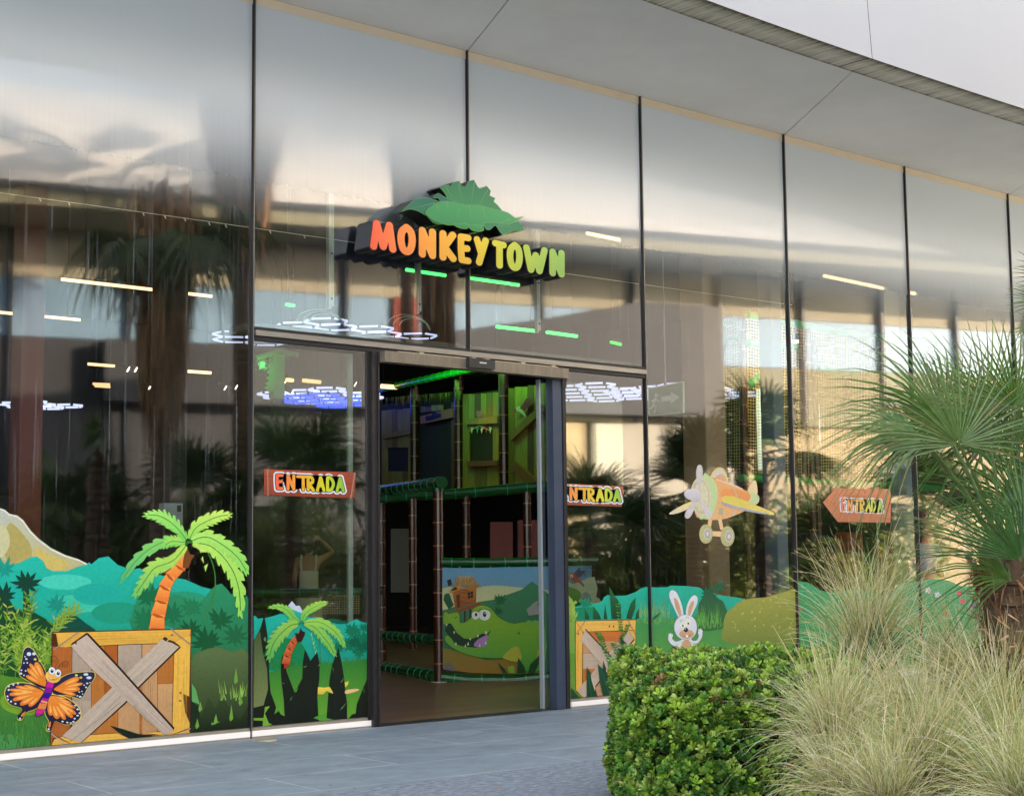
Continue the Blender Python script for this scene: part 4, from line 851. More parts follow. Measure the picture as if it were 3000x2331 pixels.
def plk(pts, cc, al, L, sh=(0, 0), n=12):
    a.poly([(x+sh[0], y+sh[1]) for x, y in pts], (60, 34, 18), L-1); a.poly(pts, cc, L); a.grain(al[0], al[1], al[2], n, tuple(c*0.84 for c in cc), L+1, rd, 2)
plk([(178, 655), (258, 660), (250, 1330), (262, 1560), (182, 1430)], (238, 180, 78), ((215, 660), (215, 1450), 60), 4, (6, 0))
plk([(770, 650), (855, 640), (852, 1560), (775, 1500)], (240, 184, 84), ((812, 660), (812, 1500), 60), 4, (-6, 0))
plk([(178, 652), (858, 638), (850, 750), (262, 768)], (240, 184, 84), ((200, 710), (830, 700), 80), 6, (0, 6))
plk([(770, 762), (832, 850), (300, 1500), (270, 1530), (192, 1432)], (196, 172, 152), ((790, 810), (240, 1480), 80), 9, (10, 10), 18)
plk([(282, 748), (468, 948), (820, 1330), (760, 1400), (400, 1060), (228, 862)], (200, 176, 156), ((260, 800), (780, 1360), 80), 12, (8, -12), 18)
for p, q in (((172, 808), (285, 645)), ((760, 625), (858, 820))): a.rope(p, q, 11, 15)
for x, y in ((557, 708), (603, 710), (209, 793)): a.ell((x, y), 8, 12, (110, 70, 30), 9)
a.done('wooden_crate', mural3)
a = art(cR, 26, xr=PC)
def vine(pts, L, sz=26, col=(52, 128, 56)):
    P = smooth(pts, 7, False); a.line(P, 4, (40, 90, 44), L)
    for i, p in enumerate(P[::2]):
        for sg in (-1, 1): a.leaf(p, (p[0]+sg*sz*1.5, p[1]-sz*0.7), sz*0.9, rd.choice([col, (70, 150, 60), (44, 112, 52)]), L+1)
vine([(590, 1290), (575, 1150), (560, 1080), (500, 960), (470, 860), (430, 790)], 0); vine([(660, 1150), (650, 1000), (700, 850), (740, 780), (770, 700)], 0, 20); vine([(690, 760), (685, 680), (665, 560), (650, 450)], 0, 20, (96, 160, 74)); vine([(600, 1280), (640, 1120), (630, 980), (600, 900)], 2, 20)
dg = ((28, 80, 48), (20, 64, 40))
for pts in ([(300, 1165), (350, 1230), (400, 1400), (425, 1560), (305, 1560)], [(428, 1130), (520, 1230), (640, 1390), (680, 1560), (490, 1560), (450, 1330)], [(490, 1090), (520, 1180), (525, 1270), (480, 1200)], [(620, 1090), (650, 1250), (640, 1390), (590, 1330)], [(85, 1368), (150, 1420), (210, 1500), (245, 1565), (145, 1575)], [(680, 820), (750, 900), (790, 1010), (760, 1110), (770, 1200), (700, 1100)], [(770, 1080), (800, 990), (830, 1060), (800, 1150)]): a.poly(pts, dg, 4)
a.line([(470, 1200), (560, 1500)], 3, (60, 120, 80), 5); a.line([(320, 1250), (360, 1540)], 3, (60, 120, 80), 5)
a.poly([(345, 1240), (372, 1300), (400, 1400), (395, 1440), (360, 1330)], (198, 182, 160), 6); 
a.done('leaves_and_vines', mural3)
# ---------------- pane with the rabbit
PD = (2*SP+0.02, 3*SP-0.02)
mural4 = empty('jungle_print', (5.3, 0.03, 0)); tag(mural4, 'jungle window print with grass and yellow green bush behind the rabbit print', 'window print', 'jungle prints along the glass')
a = art(cR, 0, xr=PD); right_ground(a)
for c_, r_ in (((1680, 330), 110), ((1800, 260), 90), ((1740, 470), 120)): a.star(c_, r_, 11, (34, 92, 62), 2, rng=rd)
a.poly([(1560, 500), (1600, 400), (1700, 340), (1800, 400), (1860, 460), (1900, 700), (1600, 760), (1560, 620)], ((44, 96, 66), (50, 104, 52)), 2, 3)
a.grass(1040, 1330, 640, 690, 60, 90, (110, 170, 86), 2, rd, 7); a.grass(1520, 1840, 660, 740, 60, 220, (104, 168, 76), 3, rd, 8); a.grass(1040, 1250, 540, 620, 30, 180, (140, 170, 90), 2, rd, 6)
a.poly([(1040, 650), (1060, 600), (1145, 545), (1110, 600)], (44, 96, 56), 3)
a.poly([(1850, 700), (1880, 560), (1950, 500), (2050, 420), (2200, 390), (2330, 380), (2480, 340), (2700, 330), (2700, 900), (1900, 900)], ((166, 164, 74), (116, 132, 58)), 3, 4)
for i in range(70):
    x, y = rd.uniform(1950, 2640), rd.uniform(400, 800); a.leaf((x, y), (x+rd.uniform(-20, 20), y-rd.uniform(20, 44)), 20, rd.choice([(178, 172, 80), (150, 156, 66), (190, 186, 100), (130, 146, 66)]), 4)
a.done('jungle_hills', mural4)
rb = empty('rabbit_print', (5.0, 0.02, 0.5)); tag(rb, 'white cartoon rabbit print with raised paws above the hedge', 'window print')
a = Art(cR, -0.011, k=1.0, xr=PD)  # print colours paled to include the reflection on this pane
ln_ = (150, 150, 160)
def both(pts, c_, L, sm=4):
    q = np.mean(np.array(pts, float), axis=0); a.poly([tuple(q+(np.array(p)-q)*1.03) for p in pts], ln_, L-1, sm); a.poly(pts, c_, L, sm)
wh = ((226, 224, 228), (214, 212, 222))
both([(1345, 610), (1290, 500), (1245, 400), (1240, 330), (1270, 300), (1320, 330), (1365, 430), (1390, 520), (1392, 590)], wh, 1); a.poly([(1350, 590), (1310, 500), (1290, 400), (1305, 388), (1340, 440), (1368, 540), (1368, 600)], (206, 160, 120), 2, 3)
both([(1430, 590), (1430, 500), (1470, 400), (1520, 358), (1556, 390), (1548, 460), (1510, 540), (1480, 600)], wh, 1); a.poly([(1450, 580), (1455, 500), (1490, 430), (1515, 430), (1505, 490), (1478, 570)], (206, 160, 120), 2, 3)
both([(1360, 980), (1370, 860), (1430, 840), (1490, 860), (1530, 990)], wh, 1); a.poly([(1370, 985), (1390, 880), (1430, 860), (1470, 880), (1495, 985)], (206, 160, 120), 2, 3)
both([(1375, 870), (1310, 880), (1270, 850), (1270, 820), (1240, 800), (1225, 830), (1230, 870), (1260, 910), (1310, 935), (1370, 930)], wh, 3); both([(1480, 870), (1540, 870), (1570, 820), (1560, 780), (1580, 745), (1605, 770), (1610, 810), (1590, 860), (1550, 900), (1500, 905)], wh, 3)
for x, y in ((1235, 805), (1252, 800), (1268, 810), (1572, 752), (1590, 745), (1604, 762)): a.ell((x, y), 8, 16, (226, 224, 228), 4)
both([(1420, 580), (1490, 600), (1535, 660), (1545, 740), (1520, 810), (1470, 850), (1400, 855), (1330, 820), (1295, 750), (1300, 670), (1350, 600)], wh, 6)
a.ell((1430, 795), 84, 52, (208, 164, 124), 7); a.ell((1385, 695), 26, 36, (236, 232, 200), 8, -15); a.ell((1445, 670), 32, 40, (236, 232, 200), 8, 15); a.ell((1388, 702), 8, 14, (30, 40, 60), 9); a.ell((1448, 676), 9, 15, (30, 40, 60), 9)
a.ell((1422, 748), 24, 26, (40, 36, 44), 9); a.ell((1414, 738), 9, 7, (190, 190, 200), 10); a.poly([(1420, 805), (1446, 805), (1444, 835), (1424, 835)], (244, 244, 240), 10); a.line([(1380, 800), (1400, 820), (1432, 812), (1460, 818), (1480, 796)], 4, (80, 50, 40), 9, 3); a.line([(1420, 836), (1448, 836)], 7, (60, 30, 30), 9)
a.line([(1362, 660), (1372, 640), (1385, 640)], 4, (60, 60, 90), 8, 3); a.line([(1420, 612), (1438, 600), (1455, 610)], 4, (60, 60, 90), 8, 3)
a.done('rabbit', rb)
# ---------------- panes further right
for k_, (nm_, lb) in enumerate((('a', 'jungle window print of round green bushes behind the tall feather grass'), ('b', 'jungle window print with pink flowers behind the palm trunk'), ('c', 'jungle window print in the rightmost pane behind the palm'))):
    pr = (( 3+k_)*SP+0.02, (4+k_)*SP-0.02); mu_ = empty('jungle_print', (pr[0]+1, 0.03, 0)); tag(mu_, lb, 'window print', 'jungle prints along the glass')
    a = art(cG, 0, xr=pr)
    a.poly([(560, 400), (610, 345), (700, 318), (800, 330), (880, 380), (960, 400), (1100, 370), (1320, 420), (1400, 335), (1500, 320), (1600, 310), (1700, 320), (1800, 360), (1900, 345), (2100, 340), (2300, 330), (2300, 900), (560, 900)], ((60, 160, 110), (60, 140, 70)), 0)
    for i in range(90):
        x, y = rd.uniform(580, 2250), rd.uniform(340, 560); a.leaf((x, y), (x+rd.uniform(-16, 16), y-rd.uniform(14, 30)), 12, rd.choice([(70, 170, 116), (40, 130, 90), (90, 170, 90), (60, 150, 130)]), 1)
    for x, y, c_ in ((740, 500, (200, 90, 60)), (1770, 400, (226, 60, 110)), (1790, 450, (226, 60, 110)), (1850, 480, (150, 60, 150)), (1690, 530, (206, 80, 60)), (1570, 380, (220, 220, 230)), (1630, 410, (220, 220, 230))):
        for q in range(5): a.ell((x+12*math.cos(q*1.256), y+12*math.sin(q*1.256)), 9, 7, c_, 3, q*72, 8)
    a.done('bushes', mu_)
# ================================================================ LETTERING (drawn from brush-stroke skeletons, outlined on a grid)
SK = {'E': [[(.85, 0), (.12, 0), (.12, .5), (.75, .47)], [(.12, .5), (.2, 1), (.85, 1)]], 'N': [[(.08, 1), (.08, 0), (.9, 1), (.9, 0)]], 'T': [[(0, 0.02), (1, 0.05)], [(.52, .05), (.52, 1)]],
      'R': [[(.12, 1), (.12, .02), (.6, 0), (.85, .2), (.75, .42), (.3, .52), (.95, 1.05)]], 'A': [[(0, 1), (.5, 0), (1, 1)], [(.22, .66), (.8, .66)]], 'D': [[(.1, .98), (.1, .02), (.5, .02), (.88, .3), (.9, .65), (.55, .96), (.1, .98)]],
      'M': [[(0, 1), (.16, 0), (.5, .95), (.82, 0), (1, 1)]], 'O': [[(.5, 0), (.12, .2), (.03, .55), (.2, .9), (.5, 1), (.82, .88), (.97, .5), (.85, .15), (.5, 0)]], 'K': [[(.08, 0), (.08, 1)], [(.92, 0), (.2, .55), (.95, 1)]],
      'Y': [[(0, 0), (.45, .55), (1, 0)], [(1, 0), (.25, 1)]], 'W': [[(0, 0), (.25, 1), (.52, .3), (.72, 1), (1, 0)]], 'e': [[(.1, .6), (.9, .6), (.8, .35), (.5, .28), (.15, .45), (.1, .75), (.4, 1), (.85, .92)]],
      'h': [[(.1, 0), (.1, 1)], [(.1, .5), (.5, .3), (.85, .5), (.85, 1)]], 'l': [[(.5, 0), (.5, 1)]], 'i': [[(.5, .38), (.5, 1)], [(.5, .1), (.5, .12)]]}
def dist_field(segs, X, Y):
    D_ = np.full(X.shape, 1e9)
    for (x0, y0), (x1, y1) in segs:
        dx, dy = x1-x0, y1-y0; L2 = dx*dx+dy*dy+1e-12; t = np.clip(((X-x0)*dx+(Y-y0)*dy)/L2, 0, 1); D_ = np.minimum(D_, np.hypot(X-x0-t*dx, Y-y0-t*dy))
    return D_
def contours(D_, xs, ys, lev):
    """marching squares: closed loops around D<lev"""
    seg = {}; ny, nx = D_.shape; I = D_ < lev
    def e(i, j, k):
        if k == 0: a_, b_, p, q = D_[i, j], D_[i, j+1], (xs[j], ys[i]), (xs[j+1], ys[i]); key = (i, j, 0)
        elif k == 1: a_, b_, p, q = D_[i, j+1], D_[i+1, j+1], (xs[j+1], ys[i]), (xs[j+1], ys[i+1]); key = (i, j+1, 1)
        elif k == 2: a_, b_, p, q = D_[i+1, j], D_[i+1, j+1], (xs[j], ys[i+1]), (xs[j+1], ys[i+1]); key = (i+1, j, 0)
        else: a_, b_, p, q = D_[i, j], D_[i+1, j], (xs[j], ys[i]), (xs[j], ys[i+1]); key = (i, j, 1)
        t = (lev-a_)/(b_-a_+1e-12); return key, (p[0]+(q[0]-p[0])*t, p[1]+(q[1]-p[1])*t)
    TB = {1: [(3, 0)], 2: [(0, 1)], 3: [(3, 1)], 4: [(1, 2)], 5: [(3, 2), (1, 0)], 6: [(0, 2)], 7: [(3, 2)], 8: [(2, 3)], 9: [(2, 0)], 10: [(0, 3), (2, 1)], 11: [(2, 1)], 12: [(1, 3)], 13: [(1, 0)], 14: [(0, 3)]}
    pos = {}
    for i in range(ny-1):
        for j in range(nx-1):
            c_ = int(I[i, j])+2*int(I[i, j+1])+4*int(I[i+1, j+1])+8*int(I[i+1, j])
            for (u_, v_) in TB.get(c_, ()):
                ka, pa = e(i, j, u_); kb, pb = e(i, j, v_); pos[ka] = pa; pos[kb] = pb; seg[ka] = kb
    loops = []
    while seg:
        k0, k1 = next(iter(seg.items())); lp = [k0]; cur = seg.pop(k0)
        while cur != k0 and cur in seg: lp.append(cur); cur = seg.pop(cur)
        if len(lp) > 5: loops.append([pos[q] for q in lp])
    return loops
def letter_segs(ch, box):
    x, y, w_, h = box; out = []
    for st in SK[ch]:
        P = [(x+a_*w_, y+b_*h) for a_, b_ in st]
        if ch in 'OD' or (ch == 'R'):
            P = smooth(P, 4, False)
        out += list(zip(P[:-1], P[1:]))
    return out
def rainbow(t): 
    st = [(0, (240, 96, 70)), (0.25, (238, 150, 60)), (0.5, (224, 180, 46)), (0.72, (206, 206, 50)), (1.0, (140, 186, 60))]
    for (a_, ca), (b_, cb) in zip(st[:-1], st[1:]):
        if t <= b_: f = (t-a_)/(b_-a_); return tuple(ca[i]+(cb[i]-ca[i])*f for i in range(3))
    return st[-1][1]
def fill_loops(mb, loops, fn, colf):
    if not loops: return
    pts = [q for lp in loops for q in lp]; tris = tessellate_polygon([[Vector((x, y, 0)) for x, y in lp] for lp in loops])
    mb.raw([fn(x, y) for x, y in pts], [tuple(t) for t in tris], [lin(colf(x, y)) for x, y in pts])
def word_print(name, parent, word, boxes, cv, y, r, r1, r2, step, xcol, kk=0.95, outline=(24, 44, 24), white=(222, 226, 236), clipx=None, wash=0.0):
    m = MB(); allseg = []; 
    for ch, bx_ in zip(word, boxes): allseg += letter_segs(ch, bx_)
    X0_ = min(min(a_[0], b_[0]) for a_, b_ in allseg)-r2-4*step; X1_ = max(max(a_[0], b_[0]) for a_, b_ in allseg)+r2+4*step
    Y0_ = min(min(a_[1], b_[1]) for a_, b_ in allseg)-r2-4*step; Y1_ = max(max(a_[1], b_[1]) for a_, b_ in allseg)+r2+4*step
    xs = np.arange(X0_, X1_, step); ys = np.arange(Y0_, Y1_, step); X, Y = np.meshgrid(xs, ys); D_ = dist_field(allseg, X, Y)
    def fn(L):
        def f(x, yy):
            q = cv(x, yy); w_ = PY(q[0], q[1], y); return (w_[0], y-L*0.0004, w_[2])
        return f
    ws = lambda c_: tuple(v+(235-v)*wash for v in c_)  # pales the colours as a reflection over the glass would
    fill_loops(m, contours(D_, xs, ys, r2), fn(0), lambda x, q: ws(white)); fill_loops(m, contours(D_, xs, ys, r1), fn(1), lambda x, q: ws(outline))
    for i, (ch, bx_) in enumerate(zip(word, boxes)):
        D1 = dist_field(letter_segs(ch, bx_), X, Y); fill_loops(m, contours(D1, xs, ys, r), fn(2+(i % 2)), lambda x, q: ws(rainbow(min(1, max(0, (x-xcol[0])/(xcol[1]-xcol[0]))))))
    return m.build(name, M_PRINT, parent)
# ENTRADA board, left side light
def entrada(lb, plank_pts, lines_, screws, ropes, boxes, cv, y, r, r1, r2, step, xc, base, wash=0.0, xr=(None, None), loc=(0, 0, 1.8), word='ENTRADA'):
    e_ = empty('entrance_sign_print', loc); tag(e_, lb, 'sign', 'entrance sign boards')
    a = Art(cv, y, xr=xr)
    a.poly([(x+3, y_+14) for x, y_ in plank_pts], tuple(c*0.6 for c in base), 0)
    a.poly(plank_pts, (base, tuple(c*0.86 for c in base)), 1)
    for p, q in lines_: a.line([p, q], 6, tuple(c*0.5 for c in base), 2)
    xs_ = [p[0] for p in plank_pts]; ys_ = [p[1] for p in plank_pts]; ym = (min(ys_)+max(ys_))/2
    a.grain((min(xs_)+60, ym), (max(xs_)-40, ym+10), (max(ys_)-min(ys_))*0.62, 26, tuple(c*0.84 for c in base), 2, rd, 5)
    for x, y_ in screws: a.ell((x, y_), 18, 18, tuple(c*0.45 for c in base), 3); a.ell((x+2, y_-2), 10, 10, (150, 140, 130), 4)
    for p, q in ropes: a.rope(p, q, 20, 4)
    a.done('board', e_)
    word_print('lettering', e_, word, boxes, cv, y-0.0026, r, r1, r2, step, xc, wash=wash)
    return e_
bx = [(420, 312, 120, 235), (618, 322, 125, 240), (800, 330, 190, 240), (975, 352, 110, 220), (1150, 350, 115, 230), (1320, 358, 120, 225), (1500, 365, 110, 225)]
entrada('red brown wooden board print reading ENTRADA in the left side light', [(200, 202), (1000, 235), (1830, 262), (1820, 480), (1800, 712), (1000, 690), (195, 650), (205, 430)], [((195, 328), (360, 332)), ((1690, 460), (1818, 470))], [(290, 258), (262, 578), (1722, 318), (1745, 622)], [((265, 200), (272, 675)), ((1815, 265), (1738, 735))],
        bx, cE, -0.008, 27, 39, 64, 6, (410, 1640), (168, 76, 52), 0, PB, (0.5, 0.03, 1.8))
# same board on the other side light, its left end behind the jamb; glass reflection paled into its colours
cE2 = lambda x, y: (1577+(x)*0.1515+0.0, 1383+y*0.1515*0.96+x*0.002)
entrada('reflection-paled wooden board print reading ENTRADA right of the doorway', [(200, 202), (1000, 235), (1640, 262), (1640, 480), (1610, 660), (1000, 650), (195, 640), (205, 430)], [((1500, 440), (1630, 450))], [(1560, 318)], [],
        [(420, 300, 130, 225), (618, 305, 125, 230), (790, 310, 190, 240), (965, 330, 110, 220), (1135, 325, 115, 230), (1300, 330, 120, 225), (1470, 335, 110, 225)], cE2, -0.008, 27, 39, 64, 6, (410, 1610), (176, 92, 66), 0.08, PC, (3.8, 0.03, 1.8))
bx = [(688, 585, 95, 250), (838, 595, 100, 255), (985, 600, 140, 260), (1130, 615, 100, 240), (1275, 610, 100, 255), (1400, 615, 95, 250), (1560, 620, 95, 260)]  # arrow board and its letters carry the glass reflection in their colours
entrada('peach coloured arrow shaped board print reading ENTRADA and pointing left', [(250, 655), (400, 480), (550, 322), (1200, 338), (1840, 335), (1865, 560), (1850, 1130), (1200, 1120), (600, 1110), (420, 880)], [((1740, 690), (1860, 710)), ((1640, 1040), (1850, 1045))], [(1243, 415), (1210, 1030)], [((600, 340), (500, 1005)), ((1690, 335), (1735, 1190))],
        bx, cAr, -0.008, 21, 28, 52, 5, (680, 1680), (214, 130, 90), 0.2, (3*SP+0.02, 4*SP-0.02), (7.4, 0.03, 1.8))
# toy aeroplane print, the glass reflection's paleness mixed into its colours
pn = empty('aeroplane_print', (5.6, 0.02, 1.8)); tag(pn, 'pastel orange toy aeroplane print with white propeller above the rabbit print', 'window print')
a = Art(cP, -0.008, k=0.95, xr=PD)
a.poly([(160, 1130), (300, 1040), (495, 945), (520, 1000), (400, 1090), (220, 1145)], ((240, 220, 120), (226, 206, 190)), 0, 2)
a.poly([(1380, 780), (1420, 680), (1480, 615), (1520, 660), (1528, 840), (1400, 830)], (240, 212, 160), 0, 3)
a.poly([(700, 560), (850, 585), (1050, 650), (1280, 745), (1430, 810), (1530, 850), (1560, 900), (1540, 970), (1430, 1040), (1280, 1120), (1050, 1210), (880, 1232), (720, 1220), (560, 1120)], ((238, 172, 112), (236, 182, 128)), 1, 3)
a.poly([(1390, 800), (1530, 840), (1562, 900), (1540, 970), (1480, 1000), (1400, 960)], (206, 214, 160), 2, 3)
a.poly([(805, 560), (860, 460), (930, 415), (1000, 430), (1040, 500), (1058, 560), (1050, 640), (900, 590)], (236, 206, 110), 2, 3); a.poly([(830, 560), (880, 470), (940, 435), (990, 450), (1020, 510), (1035, 560), (1030, 625), (900, 585)], (214, 206, 196), 3, 3)
a.poly([(880, 580), (920, 530), (980, 520), (1030, 570), (1035, 640), (960, 615)], (222, 172, 130), 4, 3)
a.line([(890, 600), (1150, 690), (1300, 760)], 26, (240, 206, 170), 3, 3); a.poly([(1000, 740), (1390, 800), (1400, 930), (1200, 960), (980, 900)], ((240, 160, 92), (240, 150, 90)), 2, 2)
a.line([(1170, 740), (1215, 900)], 14, (200, 190, 186), 4); a.line([(1195, 1060), (1160, 1170)], 14, (206, 196, 190), 4)
a.poly([(680, 550), (800, 560), (890, 680), (915, 830), (900, 980), (850, 1120), (800, 1215), (700, 1215), (620, 1160)], (196, 214, 156), 4, 3)
a.ell((650, 870), 158, 300, (220, 206, 176), 5, -3); a.ell((650, 870), 140, 275, (206, 196, 158), 6, -3); a.ell((655, 870), 110, 225, (222, 212, 180), 7, -3)
for k_ in range(12):
    an = R(k_*30); a.line([(650+40*math.cos(an), 870+80*math.sin(an)), (650+108*math.cos(an), 870+220*math.sin(an))], 7, (196, 186, 150), 8)
a.tear((620, 780), (630, 400), 104, ((216, 204, 200), (206, 196, 196)), 9); a.tear((570, 930), (430, 1190), 104, (214, 202, 204), 9); a.tear((660, 940), (800, 1190), 96, (214, 202, 204), 9)
a.ell((590, 850), 70, 105, (206, 196, 170), 10); a.poly([(388, 825), (420, 770), (500, 750), (600, 760), (645, 830), (640, 900), (590, 950), (500, 930), (420, 890)], ((226, 216, 220), (200, 190, 196)), 11, 4)
a.poly([(968, 930), (985, 880), (1050, 860), (1200, 880), (1500, 1000), (1720, 1090), (1790, 1135), (1750, 1155), (1500, 1115), (1200, 1050), (1010, 985)], ((228, 206, 90), (236, 214, 120)), 6, 3); a.poly([(968, 940), (1010, 960), (1200, 1020), (1500, 1090), (1700, 1135), (1640, 1145), (1400, 1105), (1200, 1060), (1000, 1000)], (176, 172, 184), 7, 3)
a.poly([(930, 1040), (1005, 1050), (995, 1160), (920, 1150)], (200, 186, 140), 5)
for q in range(4): a.line([(932, 1060+q*24), (1000, 1068+q*24)], 8, (160, 160, 146), 6)
a.poly([(770, 1225), (830, 1225), (800, 1380), (745, 1380)], (240, 190, 140), 5); a.poly([(920, 1225), (975, 1225), (1005, 1370), (955, 1390)], (240, 196, 150), 5); a.poly([(760, 1405), (970, 1410), (965, 1495), (760, 1475)], (240, 200, 150), 5)
for cx_, cy_, rx, ry in ((730, 1450, 104, 150), (1065, 1487, 108, 158)): a.ell((cx_, cy_), rx, ry, (190, 184, 130), 6); a.ell((cx_+22, cy_), rx*0.56, ry*0.6, (220, 208, 200), 7); a.ell((cx_+22, cy_), rx*0.46, ry*0.5, (182, 174, 160), 8); a.ell((cx_+22, cy_), rx*0.2, ry*0.22, (224, 214, 204), 9)
a.done('aeroplane', pn)
# ================================================================ INTERIOR
def PLN(px, py, A, B):
    """point where the sight line meets the vertical plane through plan points A and B"""
    A = np.array(A[:2], float); B = np.array(B[:2], float); d = B-A; n = np.array([-d[1], d[0], 0.]); n /= np.linalg.norm(n)
    r_ = ray(px, py); t = np.dot(np.array([A[0], A[1], 0])-CAM, n)/np.dot(r_, n); return CAM+r_*t
class ArtP(Art):
    """the same flat artwork on any vertical plane through plan points A-B"""
    def __init__(s, cv, A, B, out=0.0, k=1.0, step=0.0015):
        super().__init__(cv, 0, zr=(-9, 99), k=k); s.A = np.array(A[:2], float); s.B = np.array(B[:2], float); s.d = (s.B-s.A)/np.linalg.norm(s.B-s.A)
        n = np.array([-s.d[1], s.d[0]]); s.n = n if np.dot(n, CAM[:2]-s.A) > 0 else -n; s.out = out; s.step = step
        s.place = lambda u, z, L: (s.A[0]+s.d[0]*u+s.n[0]*(s.out+L*s.step), s.A[1]+s.d[1]*u+s.n[1]*(s.out+L*s.step), z)
    def pt(s, p):
        q = s.cv(*p); w_ = PLN(q[0], q[1], s.A+s.n*s.out, s.B+s.n*s.out); return (float(np.dot(w_[:2]-s.A, s.d)), w_[2])
ID = lambda x, y: (x, y)
M_PAD = colmat('padded_tube_vinyl', 0.25, 0.06, 8, spec=0.6)
M_WOODP = colmat('painted_wood_print', 0.55, 0.25, 10, stretch=(4, 4, 0.6))
M_NET = mat('knotted_net_cord', lin((196, 182, 120)), 0.8)
GREEN = lin((14, 88, 38), 0.7); RINGG = lin((30, 140, 96)); BROWN = lin((58, 27, 15)); TIE = lin((150, 96, 64))
def padded(name, pts, r, parent, col=GREEN, ring=RINGG, gap=0.24):
    m = MB(); pts = [np.array(p, float) for p in pts]
    m.tube(pts, r, 12, col)
    for p, q in zip(pts[:-1], pts[1:]):
        L_ = np.linalg.norm(q-p); u = (q-p)/max(L_, 1e-6); k = int(L_/gap)
        for i in range(k):
            c_ = p+u*(i+0.6)*gap
            if c_ is not None: m.tube([c_-u*0.006, c_+u*0.006], r*1.07, 12, ring)
    return m.build(name, M_PAD, parent, smooth=False)
def slabP(m, cv, quad, A, B, out, th, col):
    a_ = ArtP(cv, A, B, out); q = [a_.pt(p) for p in quad]; f = [a_.place(u, z, 0) for u, z in q]
    a_.out = out-th; b_ = [a_.place(u, z, 0) for u, z in q]; n = len(q)
    m.raw(f+b_, [tuple(range(n)), tuple(range(2*n-1, n-1, -1))]+[(i, (i+1) % n, n+(i+1) % n, n+i) for i in range(n)], col)
def led_bar(a, b, r, col, s, label, group, cat='light', light=None):
    c_ = (np.array(a)+np.array(b))/2; e_ = empty('linear_lamp', tuple(c_)); tag(e_, label, cat, group)
    m = MB(); m.tube([a, b], r, 8); m.build('tube', emis('lamp_glow', col, s*0.085), e_)
    m = MB(); u = nrm(np.array(b)-np.array(a))
    m.obox(c_+np.array([0, 0, r*1.6]), u*np.linalg.norm(np.array(b)-np.array(a))/2, np.array([-u[1], u[0], 0])*r*1.1, np.array([0, 0, r*0.7])); m.build('housing', M_GASKET, e_)
    for t in (0.15, 0.85):
        p = np.array(a)+(np.array(b)-np.array(a))*t; m = MB(); m.tube([p+np.array([0, 0, r*2.2]), (p[0], p[1], H-0.05)], 0.004, 5); m.build('suspension_wire', M_GASKET, e_)
    if light:
        ld = bpy.data.lights.new('lamp_light', 'AREA'); ld.shape = 'RECTANGLE'; ld.size = float(np.linalg.norm(np.array(b)-np.array(a))); ld.size_y = 0.1; ld.energy = light*0.03; ld.color = col
        lo = bpy.data.objects.new('lamp_light', ld); C.objects.link(lo); lo.location = (0, 0, -0.06); lo.rotation_euler = (0, 0, math.atan2(u[1], u[0])); lo.parent = e_
    return e_
WARM = (1.0, 0.58, 0.28); GRN = (0.05, 1.0, 0.12)
def LZ(p, q, z, r, col, s, label, group, light=None): led_bar(tuple(PZ(*p, z)), tuple(PZ(*q, z)), r, col, s, label, group, light=light)
gw, gg = 'warm linear lamps hanging inside', 'green linear lamps hanging inside'
LZ((180, 818), (620, 868), 4.0, 0.016, WARM, 5, 'long warm white linear lamp in the left pane, upper one', gw, 55)
LZ((-20, 913), (235, 937), 4.0, 0.016, WARM, 5, 'warm white linear lamp cut by the left frame edge', gw)
LZ((1720, 683), (1815, 703), 5.0, 0.020, WARM, 6, 'short white linear lamp right of the shop letters', gw)
LZ((2415, 808), (2590, 845), 5.0, 0.022, WARM, 5, 'warm linear lamp high above the netted tower', gw, 60)
LZ((2664, 857), (2680, 860), 5.0, 0.024, WARM, 5, 'short end of a warm linear lamp right of the netted tower', gw)
LZ((258, 1066), (335, 1072), 4.0, 0.02, WARM, 4, 'far pair of warm linear lamps, upper left one', gw)
LZ((272, 1124), (322, 1126), 4.0, 0.02, WARM, 2.5, 'far small warm linear lamp, upper one of two above the leaf print', gw)
LZ((278, 1130), (322, 1133), 4.0, 0.02, WARM, 2.5, 'far small warm linear lamp, lower one of two above the leaf print', gw)
LZ((545, 1087), (618, 1092), 4.0, 0.022, WARM, 5, 'warm linear lamp left of the first mullion', gw)
LZ((888, 1114), (938, 1119), 4.0, 0.03, WARM, 3, 'warm linear lamp seen in the left side light above the hexagons', gw)
LZ((840, 1112), (858, 1114), 4.0, 0.03, WARM, 4, 'tiny warm lamp seen in the left side light', gw)
LZ((1117, 1131), (1163, 1134), 4.0, 0.035, WARM, 4, 'small warm lamp seen through the open doorway', gw)
LZ((1190, 790), (1305, 807), 4.0, 0.016, GRN, 6, 'green linear lamp below the first letters of the sign', gg)
LZ((1378, 815), (1520, 835), 4.0, 0.016, GRN, 6, 'green linear lamp below the last letters of the sign', gg)
LZ((1455, 957), (1573, 970), 4.0, 0.02, GRN, 6, 'green linear lamp above the door header, left part', gg)
LZ((1602, 973), (1690, 985), 4.0, 0.02, GRN, 6, 'green linear lamp above the door header, right part', gg)
LZ((838, 892), (862, 895), 4.0, 0.018, GRN, 4, 'short green lamp beside the upper hexagon lights', gg)
LZ((1790, 1002), (1818, 1009), 4.0, 0.02, GRN, 2, 'short green lamp end right above the door header', gg)
